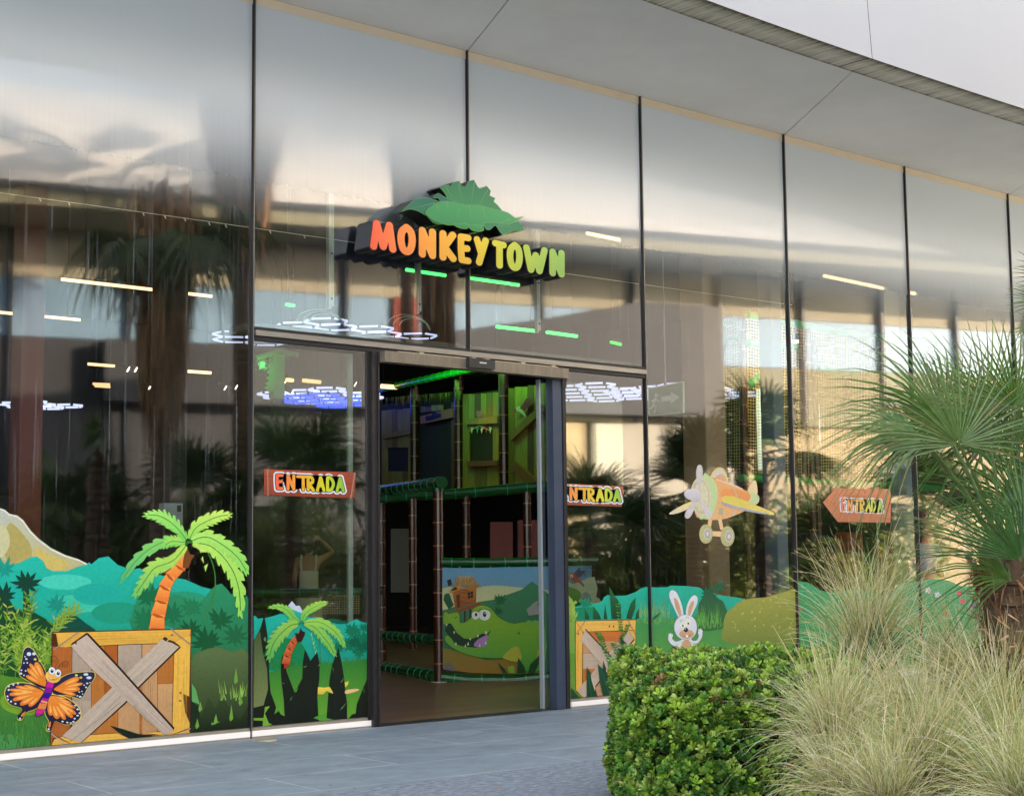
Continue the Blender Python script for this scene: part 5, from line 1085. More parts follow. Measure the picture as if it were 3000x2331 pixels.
# small spot lamps
ig = 'small ceiling spot lamps inside'
pos = [((430, 1129), 'left pane, first of a pair'), ((438, 1120), 'left pane, second of a pair'), ((461, 1146), 'left pane, lower first'), ((477, 1138), 'left pane, lower second'), ((651, 1131), 'beside the mirrored palm trunk'), ((683, 1129), 'against the first mullion'),
       ((798, 1127), 'left side light, lowest left'), ((824, 1117), 'left side light, upper'), ((848, 1142), 'left side light, middle'), ((824, 1154), 'left side light, lower'), ((1020, 1112), 'by the sliding leaf, upper'), ((1032, 1120), 'by the sliding leaf, lower'), ((366, 1076), 'left pane beside the warm lamp'), ((388, 1077), 'left pane right of the warm lamp')]
M_SPOT = emis('spot_glow', (1.0, 0.85, 0.62), 0.9)
for (p, wd) in pos:
    c_ = PZ(p[0], p[1], 3.95); e_ = empty('spot_lamp', tuple(c_)); tag(e_, 'tiny warm spot lamp inside, '+wd, 'spot light', ig)
    dd = nrm(np.array([0.7, -0.5, -0.5])); m = MB(); m.tube([c_-dd*0.07, c_+dd*0.05], 0.045, 10); m.build('lamp_body', M_GASKET, e_); m = MB(); m.tube([c_+dd*0.051, c_+dd*0.058], 0.038, 10); m.build('lens', M_SPOT, e_)
    m = MB(); m.tube([c_, (c_[0], c_[1], H-0.03)], 0.006, 5); m.build('stem', M_GASKET, e_)
# hexagon light grids
def hexgrid(cx, cy, nx, ny, r, z, label, col, s, rot=0.3, w_=0.012, keep=None):
    e_ = empty('hexagon_lights', (cx, cy, z)); tag(e_, label, 'light', 'hexagon light grids inside'); m = MB(); seen = set(); hm = MB()
    for i in range(nx):
        for j in range(ny):
            x0 = (i-(nx-1)/2)*1.5*r; y0 = (j-(ny-1)/2+(0.5 if i % 2 else 0))*math.sqrt(3)*r
            if keep and not keep(i, j): continue
            P = [(x0+r*math.cos(k*math.pi/3), y0+r*math.sin(k*math.pi/3)) for k in range(6)]
            for k in range(6):
                a_, b_ = P[k], P[(k+1) % 6]; key = (round((a_[0]+b_[0])/2, 2), round((a_[1]+b_[1])/2, 2))
                if key in seen: continue
                seen.add(key)
                rr = lambda p: np.array([cx+p[0]*math.cos(rot)-p[1]*math.sin(rot), cy+p[0]*math.sin(rot)+p[1]*math.cos(rot), z])
                A_, B_ = rr(a_), rr(b_); u = (B_-A_); m.tube([A_+u*0.08, B_-u*0.08], w_, 6); hm.tube([A_-u*0.06+np.array([0, 0, .004]), A_+u*0.06+np.array([0, 0, .004])], w_*1.25, 6)
    m.build('light_tubes', emis('hexagon_glow', col, s*0.07), e_); hm.build('connectors', M_GASKET, e_)
HX = (0.62, 0.66, 1.0)
c_ = PZ(1010, 975, 4.0); hexgrid(c_[0], c_[1], 5, 3, 0.26, 4.0, 'large white hexagon light grid above the doorway seen through the upper glass', HX, 2.2, 0.2)
c_ = PZ(830, 985, 4.0); hexgrid(c_[0], c_[1], 3, 3, 0.26, 4.0, 'white hexagon light grid at the left of the upper glass', HX, 1.8, 0.5)
c_ = PZ(960, 1158, 4.0); hexgrid(c_[0], c_[1], 4, 3, 0.30, 4.0, 'far white hexagon light grid in the left side light', HX, 3.0, 0.3, 0.02)
c_ = PZ(980, 1172, 3.85); hexgrid(c_[0], c_[1], 4, 2, 0.30, 3.85, 'blue hexagon light grid just below the white one', (0.02, 0.08, 1.0), 5.0, 0.3, 0.022)
c_ = PZ(1760, 1150, 4.0); hexgrid(c_[0], c_[1], 5, 3, 0.32, 4.0, 'white hexagon light grid in the right side light', HX, 2.5, 0.2, 0.018)
c_ = PZ(2010, 1150, 4.0); hexgrid(c_[0], c_[1], 5, 3, 0.32, 4.0, 'white hexagon light grid beside the emergency exit sign', HX, 2.2, 0.1, 0.018)
c_ = PZ(120, 1186, 4.0); hexgrid(c_[0], c_[1], 3, 2, 0.26, 4.0, 'small white hexagon light grid above the leftmost print', HX, 3.0, 0.3, 0.02)
# metal hangers, cable string and operator housing behind the upper glass
gh = 'metal hanger rails behind the upper glass'
for px_, pyb, wd, w_ in ((966, 905, 'left one beside the sign', 0.022), (1172, 645, 'short one ending above the letter O', 0.010), (1224, 920, 'one passing behind the leaf of the sign', 0.016), (1574, 975, 'right one under the last letter', 0.014)):
    p = PY(px_, pyb, 0.30); m = MB(); m.box((p[0]-w_, 0.28, p[2]), (p[0]+w_*0.2, 0.32, H+0.01)); m.box((p[0]+w_*0.3, 0.27, p[2]+0.02), (p[0]+w_, 0.31, H+0.01)); e_ = empty('hanger_rail', (p[0], 0.3, p[2])); tag(e_, 'thin grey metal hanger rail inside the glass, '+wd, 'rail', gh)
    m.build('rail', mat('galvanised_steel', lin((176, 186, 182)), 0.35, 0.6, 0.1, 5), e_)
    m = MB()
    for zz in (0.08, 0.45): m.tube([(p[0]-0.003, 0.262, p[2]+zz), (p[0]-0.003, 0.268, p[2]+zz)], 0.009, 8)
    m.build('bolt', M_DARKMETAL, e_)
m = MB(); m.tube([tuple(PY(x_, y_, 0.12)) for x_, y_ in ((-30, 561), (300, 606), (560, 642), (945, 697), (1300, 750), (1575, 790), (2000, 850), (2320, 893))], 0.0022, 5)
for x_, y_ in ((115, 580), (200, 592), (418, 623), (482, 632), (540, 640), (611, 651), (660, 658), (790, 676), (890, 690)): p = PY(x_, y_, 0.118); m.tube([p, p+np.array([0.012, 0, -0.022])], 0.004, 5)
tag(m.build('light_string', mat('pale_string', (0.6, 0.6, 0.5), 0.5)), 'thin pale string with tiny clips stretched across behind the glass', 'string')
m = MB(); m.box((0.06, 0.10, T+0.06), (4.18, 0.42, T+0.11)); tag(m.build('operator_housing', mat('smoked_grey_housing', (0.035, 0.04, 0.04), 0.3, 0, 0.1, 3)), 'dark grey door operator housing behind the upper glass', 'housing')
for (px_, py_, sgn, k_) in ((966, 905, 1, 0), (1224, 920, 1, 1)):
    p = PY(px_, py_, 0.45)
    for q in range(3):
        m = MB(); r_ = 0.16+0.04*q; m.tube([(p[0]+r_*math.cos(t), 0.5+0.04*q, p[2]-0.12+0.55*r_*math.sin(t)) for t in np.linspace(0.1, 3.0, 14)], 0.0045, 5); tag(m.build('cable', mat('cable_sheath', [(0.1, 0.3, 0.3), (0.4, 0.4, 0.35), (0.25, 0.25, 0.1)][q], 0.5)), 'thin arched cable behind the upper glass, %s arch of the %s bundle' % (('lowest', 'middle', 'highest')[q], ('left', 'right')[k_]), 'cable', 'arched cables')

# ---------------- play structure behind the doorway
A1 = (4.341, 3.216); B1 = (5.33, 2.636); L1 = (5.322, 5.754)
pf = empty('play_fence', (4.34, 3.2, 0)); tag(pf, 'padded green and brown tube fence of the play area behind the doorway', 'play structure')
def onP(px_, py_, A, B): return tuple(PLN(px_, py_, A, B))
def vpost(px_, top, bot, A, B, r, parent, name='post'):
    p = PLN(px_, bot, A, B); q = PLN(px_, top, A, B); m = MB(); m.tube([(p[0], p[1], max(0.0, p[2])), (p[0], p[1], q[2])], r, 12, BROWN)
    z = p[2]+0.2
    while z < q[2]-0.1: m.tube([(p[0], p[1], z-0.006), (p[0], p[1], z+0.006)], r*1.08, 12, TIE); z += 0.26
    return m.build(name, M_PAD, parent)
padded('top_rail', [onP(1283, 1647, A1, B1), onP(1440, 1648, A1, B1), onP(1600, 1645, A1, B1), onP(1750, 1641, A1, B1)], 0.05, pf)
padded('bottom_rail', [onP(1290, 1983, A1, B1), onP(1370, 1992, A1, B1), onP(1500, 1993, A1, B1), onP(1750, 1968, A1, B1)], 0.062, pf)
m = MB(); m.tube([(4.341, 3.216, 0), (4.341, 3.216, PLN(1287, 1440, A1, B1)[2])], 0.055, 14, BROWN); zt = PLN(1287, 1440, A1, B1)[2]
for z in np.arange(0.2, zt, 0.25): m.tube([(4.341, 3.216, z-0.006), (4.341, 3.216, z+0.006)], 0.058, 14, TIE)
m.build('post', M_PAD, pf)
m = MB(); m.tube([(4.341, 3.216, 0), (4.341, 3.216, 0.012)], 0.09, 16, lin((190, 180, 170))); m.build('base_plate', M_PAD, pf)
m = MB(); m.tube([(4.341, 3.216, zt), (4.341, 3.216, zt+0.1), (4.341, 3.216, zt+0.14)], [0.062, 0.06, 0.01], 12, GREEN); m.build('cap', M_PAD, pf)
padded('bottom_rail', [onP(1090, 1950, A1, L1), onP(1200, 1968, A1, L1), onP(1280, 1983, A1, L1)], 0.07, pf)
padded('middle_rail', [onP(1090, 1858, A1, L1), onP(1275, 1872, A1, L1)], 0.055, pf)
padded('upper_rail', [onP(1090, 1440, A1, L1), onP(1295, 1413, A1, L1)], 0.065, pf)
A3 = (5.4, 4.7); B3 = (6.7, 3.9)
padded('upper_rail', [onP(1298, 1450, A3, B3), onP(1450, 1436, A3, B3), onP(1610, 1424, A3, B3)], 0.065, pf); padded('upper_rail', [onP(1095, 1462, A3, B3), onP(1290, 1450, A3, B3)], 0.05, pf)
for px_, t_, b_ in ((1120, 1450, 1955), (1211, 1460, 1900)): vpost(px_, t_, b_, A1, L1, 0.045, pf)
for px_, t_, b_ in ((1367, 1445, 1650), (1546, 1430, 1650)): vpost(px_, t_, b_, A3, B3, 0.05, pf)
# rail behind the left side light
padded('side_rail', [tuple(V(735, 1737, 20)), tuple(V(900, 1737, 20.3)), tuple(V(1058, 1735, 20.6))], 0.06, pf); padded('side_rail', [tuple(V(1070, 1728, 19)), tuple(V(1120, 1728, 19))], 0.05, pf)
m = MB()
for x_ in range(890, 1058, 7): m.tube([tuple(V(x_, 1742, 20.4)), tuple(V(x_, 1800, 20.4))], 0.003, 4)
for y_ in range(1746, 1800, 7): m.tube([tuple(V(890, y_, 20.4)), tuple(V(1055, y_, 20.4))], 0.003, 4)
o_ = m.build('net', M_NET, pf)
# crocodile banner
bn = empty('jungle_banner', (4.9, 2.9, 0)); tag(bn, 'vinyl banner with a grinning green crocodile and tree house on the play fence', 'banner')
a = ArtP(cN, A1, B1, 0.055, k=0.8); a.xr = (a.pt((78, 600))[0], None)
a.poly([(78, 105), (240, 112), (440, 110), (680, 108), (950, 100), (1220, 96), (1520, 90), (2200, 80), (2200, 1500), (1524, 1600), (1000, 1612), (500, 1600), (78, 1540)], ((110, 166, 206), (130, 130, 50)), 0)
a.poly([(78, 400), (400, 400), (800, 360), (1100, 380), (1500, 420), (1800, 430), (2200, 480), (2200, 700), (78, 700)], ((196, 206, 160), (220, 214, 150)), 1, 3)
a.poly([(78, 720), (300, 640), (800, 560), (1200, 420), (1350, 300), (1560, 460), (1700, 560), (2200, 620), (2200, 1500), (1524, 1600), (78, 1540)], ((70, 136, 96), (44, 104, 60)), 2)
a.poly([(78, 1240), (300, 1300), (700, 1420), (1100, 1400), (1520, 1340), (1520, 1600), (1000, 1612), (500, 1600), (78, 1540)], ((130, 120, 40), (150, 110, 40)), 3)
a.poly([(170, 700), (120, 620), (90, 560), (110, 480), (170, 470), (240, 640)], (26, 90, 50), 3); a.star((150, 520), 70, 10, (30, 96, 54), 4, rng=rd); a.star((900, 560), 110, 12, (34, 104, 58), 4, rng=rd); a.star((870, 720), 80, 10, (30, 100, 50), 4, rng=rd)
# tree house
a.poly([(190, 740), (620, 595), (620, 635), (205, 775)], (150, 76, 30), 6); a.line([(395, 720), (395, 880)], 22, (60, 40, 24), 5); a.line([(470, 690), (470, 860)], 22, (60, 40, 24), 5)
a.poly([(215, 440), (560, 360), (555, 600), (260, 700)], ((196, 120, 44), (150, 80, 30)), 6); a.grain((240, 480), (540, 560), 200, 14, (90, 50, 20), 7, rd, 5)
a.poly([(215, 400), (290, 232), (490, 225), (640, 400), (600, 380), (560, 400), (500, 370), (420, 390), (350, 370)], ((206, 170, 110), (150, 116, 64)), 8); a.grain((390, 230), (400, 380), 300, 26, (110, 80, 40), 9, rd, 4)
a.poly([(165, 440), (320, 352), (345, 400), (190, 468)], (220, 150, 50), 9); a.poly([(270, 500), (320, 480), (330, 660), (285, 680)], (96, 52, 24), 8); a.poly([(435, 460), (510, 440), (512, 530), (440, 545)], (40, 30, 24), 8); a.line([(472, 450), (475, 540)], 6, (170, 100, 40), 9); a.line([(436, 500), (512, 488)], 6, (170, 100, 40), 9)
a.poly([(140, 290), (195, 265), (215, 350), (160, 372)], (40, 34, 26), 6)
# crocodile
CROC = [(90, 900), (90, 780), (120, 730), (160, 760), (230, 745), (290, 740), (320, 790), (325, 890), (420, 870), (500, 790), (490, 720), (540, 670), (640, 640), (760, 680), (850, 790), (960, 860), (1100, 900), (1300, 870), (1524, 920), (1524, 1540), (1200, 1560), (1150, 1400), (900, 1390), (600, 1380), (300, 1290), (130, 1170), (115, 1090), (160, 1070), (220, 1130), (260, 1190), (420, 1230), (620, 1235), (700, 1180), (730, 1060), (700, 1060), (640, 1040), (560, 1090), (480, 1120), (380, 1110), (280, 1030), (200, 900), (140, 905)]
a.line(CROC+CROC[:1], 12, (26, 66, 30), 9, 2)
a.poly(CROC, ((146, 190, 46), (70, 150, 60)), 10, 2)
a.poly([(140, 905), (200, 900), (280, 1030), (380, 1110), (480, 1120), (560, 1090), (640, 1040), (700, 1060), (770, 980), (730, 1060), (700, 1180), (620, 1235), (420, 1230), (260, 1190), (220, 1130), (160, 1070), (110, 1000)], (22, 60, 34), 11)
a.poly([(520, 1218), (560, 1140), (640, 1090), (720, 1060), (710, 1150), (660, 1230)], (176, 130, 190), 12, 2)
for x, y, dx, dy in ((135, 905, 0, 34), (240, 1010, 4, 40), (468, 1112, 4, 30), (578, 1060, 0, 44), (694, 1010, 0, 50), (265, 1200, 2, -40), (400, 1232, 2, -44), (440, 1205, 0, -50), (604, 1228, 0, -44), (690, 1190, 0, -50)): a.poly([(x-13, y), (x+13, y), (x+dx, y+dy)], (236, 232, 206), 13)
a.ell((545, 780), 54, 62, (234, 238, 230), 12); a.ell((672, 775), 84, 80, (234, 238, 230), 13); a.ell((552, 772), 16, 26, (16, 20, 16), 14); a.ell((674, 768), 24, 38, (16, 20, 16), 14); a.ell((680, 752), 8, 12, (240, 240, 240), 15)
a.line([(490, 730), (545, 716), (600, 735)], 12, (88, 136, 36), 15); a.line([(590, 705), (680, 690), (760, 720)], 14, (88, 136, 36), 15); a.line([(250, 830), (275, 800), (290, 815)], 8, (50, 80, 24), 12); a.ell((1160, 1035), 16, 14, (40, 110, 50), 12)
a.poly([(930, 1370), (1040, 1260), (1150, 1230), (1200, 1400), (1100, 1440), (980, 1410)], (176, 176, 60), 12, 3); a.poly([(1400, 1400), (1430, 1270), (1524, 1260), (1524, 1440), (1420, 1450)], (170, 170, 60), 12)
a.poly([(1270, 700), (1380, 600), (1440, 570), (1420, 640), (1480, 700), (1500, 760), (1300, 790)], (150, 156, 146), 11)
for x in (1300, 1385, 1470): a.ell((x, 890), 42, 40, (120, 176, 80), 12)
for pts in ([(860, 1450), (960, 1540), (1000, 1610), (930, 1608)], [(1150, 1380), (1230, 1500), (1260, 1600), (1130, 1605)], [(1460, 1340), (1440, 1480), (1380, 1600), (1290, 1600), (1320, 1480)], [(1480, 1480), (1500, 1600), (1440, 1605)]): a.poly(pts, (30, 70, 34), 14)
a.poly([(1000, 1510), (1090, 1500), (1100, 1608), (1020, 1606)], (130, 176, 60), 14); a.poly([(70, 1500), (150, 1445), (230, 1490), (260, 1570), (90, 1550)], (110, 104, 100), 14)
# right end of the banner: small flying parrot, cloud and rocks
cR2 = lambda x, y: ((1640+x/3.856-1280)*4.85, (1650+y/3.856-1640)*4.85)
def q2(pts): return [cR2(*p) for p in pts]
a.poly(q2([(60, 200), (140, 230), (240, 200), (390, 150), (400, 420), (60, 400)]), (206, 214, 176), 4, 2); a.poly(q2([(60, 270), (120, 265), (200, 300), (245, 350), (200, 430), (60, 430)]), (110, 160, 60), 5, 2); a.poly(q2([(240, 400), (260, 330), (300, 320), (340, 350), (360, 420)]), (150, 160, 150), 6)
a.poly(q2([(150, 120), (200, 60), (235, 40), (225, 80), (290, 80), (240, 150), (190, 160)]), (90, 60, 120), 6); a.poly(q2([(105, 130), (140, 105), (180, 130), (225, 190), (275, 240), (265, 262), (215, 215), (170, 215), (130, 180)]), (196, 76, 50), 7, 2); a.ell(cR2(130, 140), 22, 24, (236, 236, 230), 8); a.ell(cR2(127, 143), 8, 10, (20, 20, 20), 9); a.poly(q2([(105, 130), (75, 165), (66, 215), (95, 180), (115, 170)]), (206, 90, 60), 8)
for i in range(24): x, y = rd.uniform(250, 395), rd.uniform(28, 120); a.leaf(cR2(x, y), cR2(x+rd.uniform(-14, 14), y+rd.uniform(10, 22)), 14, (52, 92, 50), 7)
a.done('banner_sheet', bn)
m = MB()
for x in (245, 445, 683, 945, 1218, 1495): p = PLN(*cN(x, 100), A1, B1); m.tube([p+np.array([0.03, -0.05, 0]), p+np.array([0.034, -0.058, 0])], 0.012, 10)
m.build('eyelets', M_ALU, bn)
m = MB(); p = word = None
def small_word(parent, word, boxes, cv, A, B, out, r, step, colr, name='lettering'):
    m = MB(); segs = []
    for ch, b_ in zip(word, boxes): segs += letter_segs(ch, b_)
    X0_ = min(s_[0][0] for s_ in segs)-20; X1_ = max(s_[1][0] for s_ in segs)+20; Y0_ = min(min(s_[0][1], s_[1][1]) for s_ in segs)-20; Y1_ = max(max(s_[0][1], s_[1][1]) for s_ in segs)+20
    xs = np.arange(X0_, X1_, step); ys = np.arange(Y0_, Y1_, step); X, Y = np.meshgrid(xs, ys); D_ = dist_field(segs, X, Y); a_ = ArtP(cv, A, B, out)
    fill_loops(m, contours(D_, xs, ys, r), lambda x, y: a_.place(*a_.pt((x, y)), 0), lambda x, y: colr); return m.build(name, M_PRINT, parent)
small_word(bn, 'Oehlie', [(208, 408, 18, 26), (230, 402, 12, 28), (245, 392, 12, 32), (262, 388, 4, 32), (270, 386, 4, 32), (278, 384, 14, 30)], cN, A1, B1, 0.072, 3, 2.0, (50, 30, 14))

# ---------------- upper hut facade with planks
HA = tuple(V(1100, 1155, 26)[:2]); HB = tuple(V(1600, 1075, 20.5)[:2]); cH = crop(1090, 1040, 2.736)
hut = empty('hut_facade', (HA[0], HA[1], 2.3)); tag(hut, 'wooden plank hut front lit green on the upper play level', 'play hut')
def planks(name, quads, out=0.0, th=0.03):
    for q, c_ in quads:
        m = MB(); slabP(m, cH, q, HA, HB, out, th, lin(c_)); m.build(name, M_WOODP, hut)
rp = random.Random(8); wood = [(136, 122, 50), (110, 92, 38), (92, 66, 32), (144, 134, 60)]
def plank_row(x0, x1, ytop0, ytop1, yb0, yb1, n, holes=()):
    for i in range(n):
        xa, xb = x0+(x1-x0)*i/n+1.5, x0+(x1-x0)*(i+1)/n-1.5; f = (i+0.5)/n; yt = ytop0+(ytop1-ytop0)*f+rp.uniform(-6, 6); yb = yb0+(yb1-yb0)*f; spans = [(yt, yb)]
        for hx0, hx1, hy0, hy1 in holes:
            if xb > hx0 and xa < hx1: spans = [(yt, hy0), (hy1, yb)]
        for s0, s1 in spans: planks('plank', [([(xa, s0), (xb, s0), (xb, s1), (xa, s1)], rp.choice(wood))])
plank_row(75, 330, 450, 420, 1075, 1060, 6, [(130, 265, 740, 930)]); plank_row(385, 560, 420, 390, 460, 440, 4); plank_row(632, 668, 380, 370, 1090, 1088, 1)
plank_row(725, 1015, 320, 295, 1085, 1075, 6, [(795, 950, 590, 850)]); plank_row(1092, 1400, 270, 225, 1060, 1040, 6)
planks('beam', [([(82, 635), (310, 592), (312, 630), (85, 672)], (130, 116, 46)), ([(738, 512), (1002, 490), (1004, 545), (740, 558)], (140, 116, 46)), ([(1098, 625), (1352, 398), (1366, 450), (1110, 688)], (132, 96, 40)), ([(1098, 890), (1140, 845), (1345, 1035), (1240, 1042)], (130, 84, 40)), ([(755, 850), (1000, 842), (1002, 885), (760, 895)], (110, 70, 40)), ([(385, 490), (640, 425), (642, 500), (388, 552)], (150, 96, 50))], 0.05, 0.045)
small_word(hut, 'Oehlie', [(430, 487, 22, 38), (458, 482, 16, 40), (478, 468, 18, 48), (503, 462, 5, 48), (516, 460, 5, 48), (530, 456, 24, 42)], cH, HA, HB, 0.053, 4, 2.5, (40, 26, 14))
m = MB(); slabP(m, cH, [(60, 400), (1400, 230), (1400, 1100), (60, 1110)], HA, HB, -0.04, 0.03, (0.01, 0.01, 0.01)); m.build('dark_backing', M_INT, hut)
a = ArtP(cH, HA, HB, 0.055, k=0.9)
a.poly([(1140, 440), (1165, 415), (1190, 410), (1225, 470), (1240, 500), (1205, 475), (1170, 445), (1140, 475)], (190, 200, 180), 1, 2); a.poly([(1185, 425), (1240, 345), (1275, 350), (1270, 390), (1225, 450)], (120, 40, 30), 2); a.poly([(1135, 440), (1158, 425), (1160, 455), (1140, 475)], (200, 60, 40), 3)
a.done('bird_print', hut)
a = ArtP(cH, HA, HB, 0.055, k=0.9)
for i, (x, c_) in enumerate(((790, (220, 220, 200)), (835, (60, 160, 70)), (870, (220, 220, 190)), (905, (200, 40, 40)), (938, (210, 220, 200)))): a.poly([(x, 600+10*math.sin(i)-18), (x+22, 598-18), (x+10, 640-10)], c_, 1)
a.line([(780, 610), (860, 565), (945, 605)], 4, (210, 210, 180), 1)
a.star((860, 470), 40, 8, (150, 110, 60), 1, rng=rd, w_=0.5)
a.done('bunting_print', hut)
m = MB()
for i in range(420):
    x = rp.uniform(730, 1390) if i < 300 else rp.uniform(60, 730); yt = 235-(x-60)*0.085-(30 if x > 730 else 0)+(110 if x < 730 else -60); L_ = rp.uniform(30, 95)
    q = [(x, yt), (x+5, yt), (x+3+rp.uniform(-8, 8), yt+L_)]; a_ = ArtP(cH, HA, HB, 0.09+rp.uniform(0, 0.05)); m.face([a_.place(*a_.pt(p), 0) for p in q], lin((150, 160, 84), rp.uniform(0.4, 1.1)))
m.build('thatch_fringe', M_SKIRT, hut)
for x, t_, b_ in ((345, 250, 1050), (700, 170, 1095), (1062, 130, 1055), (20, 300, 1060)): vpost(1090+x/2.736, 1040+t_/2.736, 1040+b_/2.736, HA, HB, 0.07, hut)
p0 = np.array(PLN(*cH(25, 315), HA, HB)); p1 = np.array(PLN(*cH(1000, 100), HA, HB)); nH = ArtP(cH, HA, HB).n; off = np.array([nH[0]*0.25, nH[1]*0.25, 0])
padded('roof_rail', [p0+off, p1+off], 0.05, hut, lin((20, 200, 40)), lin((60, 240, 90)))
ld = bpy.data.lights.new('green_hut_fill', 'AREA'); ld.shape = 'RECTANGLE'; ld.size = 3.0; ld.size_y = 0.12; ld.energy = 2.4; ld.color = (0.25, 1.0, 0.10)
gl_a = p1+off*6+np.array([-1.4, 0.6, 0.75]); 
gl = led_bar(tuple(p1+off*2.5+np.array([-0.9, 0.6, 0.12])), tuple(p1+off*2.5+np.array([0.7, -0.5, 0.10])), 0.02, GRN, 4, 'unseen green lamp added to light the hut front', gg)  # bar added out of view to carry the green light on the hut
lo = bpy.data.objects.new('lamp_light', ld); C.objects.link(lo); lo.parent = gl; lo.location = (0, 0, -0.07)
tg = (np.array(PLN(*cH(950, 520), HA, HB))-np.array(gl.location)); lo.rotation_euler = Vector(-tg).to_track_quat('Z', 'Y').to_euler()
ld = bpy.data.lights.new('warm_hut_fill', 'SPOT'); ld.energy = 3; ld.color = (1.0, 0.62, 0.3); ld.spot_size = R(50); ld.shadow_soft_size = 0.1  # warm spot added to brighten the hut, no fixture of its own
lw_ = bpy.data.objects.new('lamp_light', ld); C.objects.link(lw_); lw_.parent = gl; lw_.location = (0.3, 0, -0.06); lw_.rotation_euler = Vector(-(tg+np.array([-0.2, 0.2, -1.2]))).to_track_quat('Z', 'Y').to_euler()
# soft red mats and a perforated panel low in the play frame
gr_ = 'soft red play panels'
A4 = (6.6, 6.2); B4 = (7.9, 5.2)
for i, (q, lb) in enumerate((([(970, 1355), (1110, 1355), (1110, 1640), (970, 1640)], 'dark red soft panel seen through the doorway, left one'), ([(1190, 1340), (1335, 1340), (1335, 1640), (1190, 1640)], 'dark red soft panel seen through the doorway, right one'))):
    m = MB(); slabP(m, cH, q, A4, B4, 0, 0.25, lin((150, 44, 30))); o_ = m.build('soft_panel', mat('red_vinyl', lin((104, 24, 16)), 0.5, 0, 0.1, 2)); o_.name = 'red_play_mat'; tag(o_, lb, 'panel', gr_)
    bv = o_.modifiers.new('bevel', 'BEVEL'); bv.width = 0.03; bv.segments = 3
m = MB(); slabP(m, cH, [(150, 1390), (300, 1390), (300, 1900), (150, 1900)], A4, B4, 0.3, 0.02, (1, 1, 1)); tag(m.build('perforated_panel', mat('grey_perforated_sheet', lin((70, 70, 60)), 0.6, 0, 0.3, 60)), 'grey perforated panel low in the play frame left of the fence post', 'panel')
q = PZ(1180, 1900, 0.0)
# ---------------- netted climbing tower on the right
tw = empty('netted_climbing_tower', (11, 4, 0)); tag(tw, 'tall netted climbing tower with green padded beams behind the right panes', 'play structure')
T1 = tuple(V(2125, 945, 22.6)[:2]); T2 = tuple(V(2190, 920, 21.4)[:2]); T3 = tuple(V(2620, 990, 23.6)[:2])
def net(px0, px1, py0a, py0b, py1, A, B, nx, ny, parent):
    m = MB()
    for i in range(nx+1):
        f = i/nx; x = px0+(px1-px0)*f; m.tube([PLN(x, py0a+(py0b-py0a)*f, A, B), PLN(x+rp.uniform(-1, 1), py1, A, B)], 0.0045, 4, cap=False)
    for j in range(ny+1):
        g_ = j/ny; pts = []
        for f in (0, 0.25, 0.5, 0.75, 1.0): pts.append(PLN(px0+(px1-px0)*f, (py0a+(py0b-py0a)*f)*(1-g_)+py1*g_+rp.uniform(-0.8, 0.8)+1.5*math.sin(f*3.1), A, B))
        m.tube(pts, 0.0045, 4, cap=False)
    return m.build('net', M_NET, parent)
net(2128, 2190, 950, 925, 1400, T1, T2, 8, 50, tw); net(2192, 2330, 925, 950, 1400, T2, T3, 18, 52, tw); net(2332, 2480, 955, 975, 1400, T2, T3, 20, 48, tw); net(2482, 2600, 980, 990, 1400, T2, T3, 14, 46, tw)
for pts in ([PLN(2125, 945, T1, T2), PLN(2190, 922, T1, T2)], [PLN(2190, 922, T2, T3), PLN(2330, 947, T2, T3), PLN(2395, 962, T2, T3), PLN(2605, 990, T2, T3), PLN(2735, 1006, T2, T3)], [PLN(2125, 1000, T1, T2), PLN(2190, 985, T1, T2)], [PLN(2190, 1005, T2, T3), PLN(2330, 1015, T2, T3)],
            [PLN(2395, 1082, T2, T3), PLN(2510, 1095, T2, T3)], [PLN(2190, 1130, T2, T3), PLN(2240, 1090, T2, T3)], [PLN(2170, 1400, T2, T3), PLN(2330, 1408, T2, T3), PLN(2460, 1416, T2, T3)], [PLN(2450, 1412, T2, T3), PLN(2620, 1420, T2, T3), PLN(2760, 1432, T2, T3)]): padded('green_beam', [tuple(p) for p in pts], 0.055, tw, lin((40, 150, 70)))
M_LITTUBE = colmat('lit_orange_tube', 0.2, 0.1, 8, spec=0.8)
for px_, t_, b_ in ((2195, 925, 1750), (2183, 1060, 1400), (2357, 1060, 1400), (2390, 960, 1760), (2405, 1000, 1740), (2488, 1095, 1400), (2568, 990, 1400), (2590, 1300, 1420), (2733, 1006, 1160), (2330, 1080, 1400), (2625, 1420, 1700)):
    vpost(px_, t_, b_, T2, T3, 0.05, tw, 'tower_post')
for px_, t_, b_, lb in ((2223, 1135, 1375, 'bright white tube lamp inside the netted tower, left one'), (2398, 1180, 1300, 'bright white tube lamp inside the netted tower, right one')):
    p = PLN(px_, t_, T2, T3); q = PLN(px_, b_, T2, T3); q[0], q[1] = p[0], p[1]; e_ = empty('tube_lamp', (p[0]+0.1, p[1]+0.1, q[2])); tag(e_, lb, 'light', 'tube lamps in the climbing tower')
    m = MB(); m.tube([p+np.array([.1, .1, 0]), q+np.array([.1, .1, 0])], 0.03, 10); m.build('tube', emis('tube_glow', (0.8, 1.0, 0.85), 0.12), e_)
    m = MB(); m.tube([p+np.array([.1, .1, .05]), p+np.array([.1, .1, 0])], 0.036, 10); m.tube([q+np.array([.1, .1, 0]), q+np.array([.1, .1, -.05])], 0.036, 10); m.build('end_cap', M_ALU, e_)
ld = bpy.data.lights.new('tower_lamp_light', 'POINT'); ld.energy = 9; ld.color = (1.0, 0.75, 0.45); ld.shadow_soft_size = 0.15
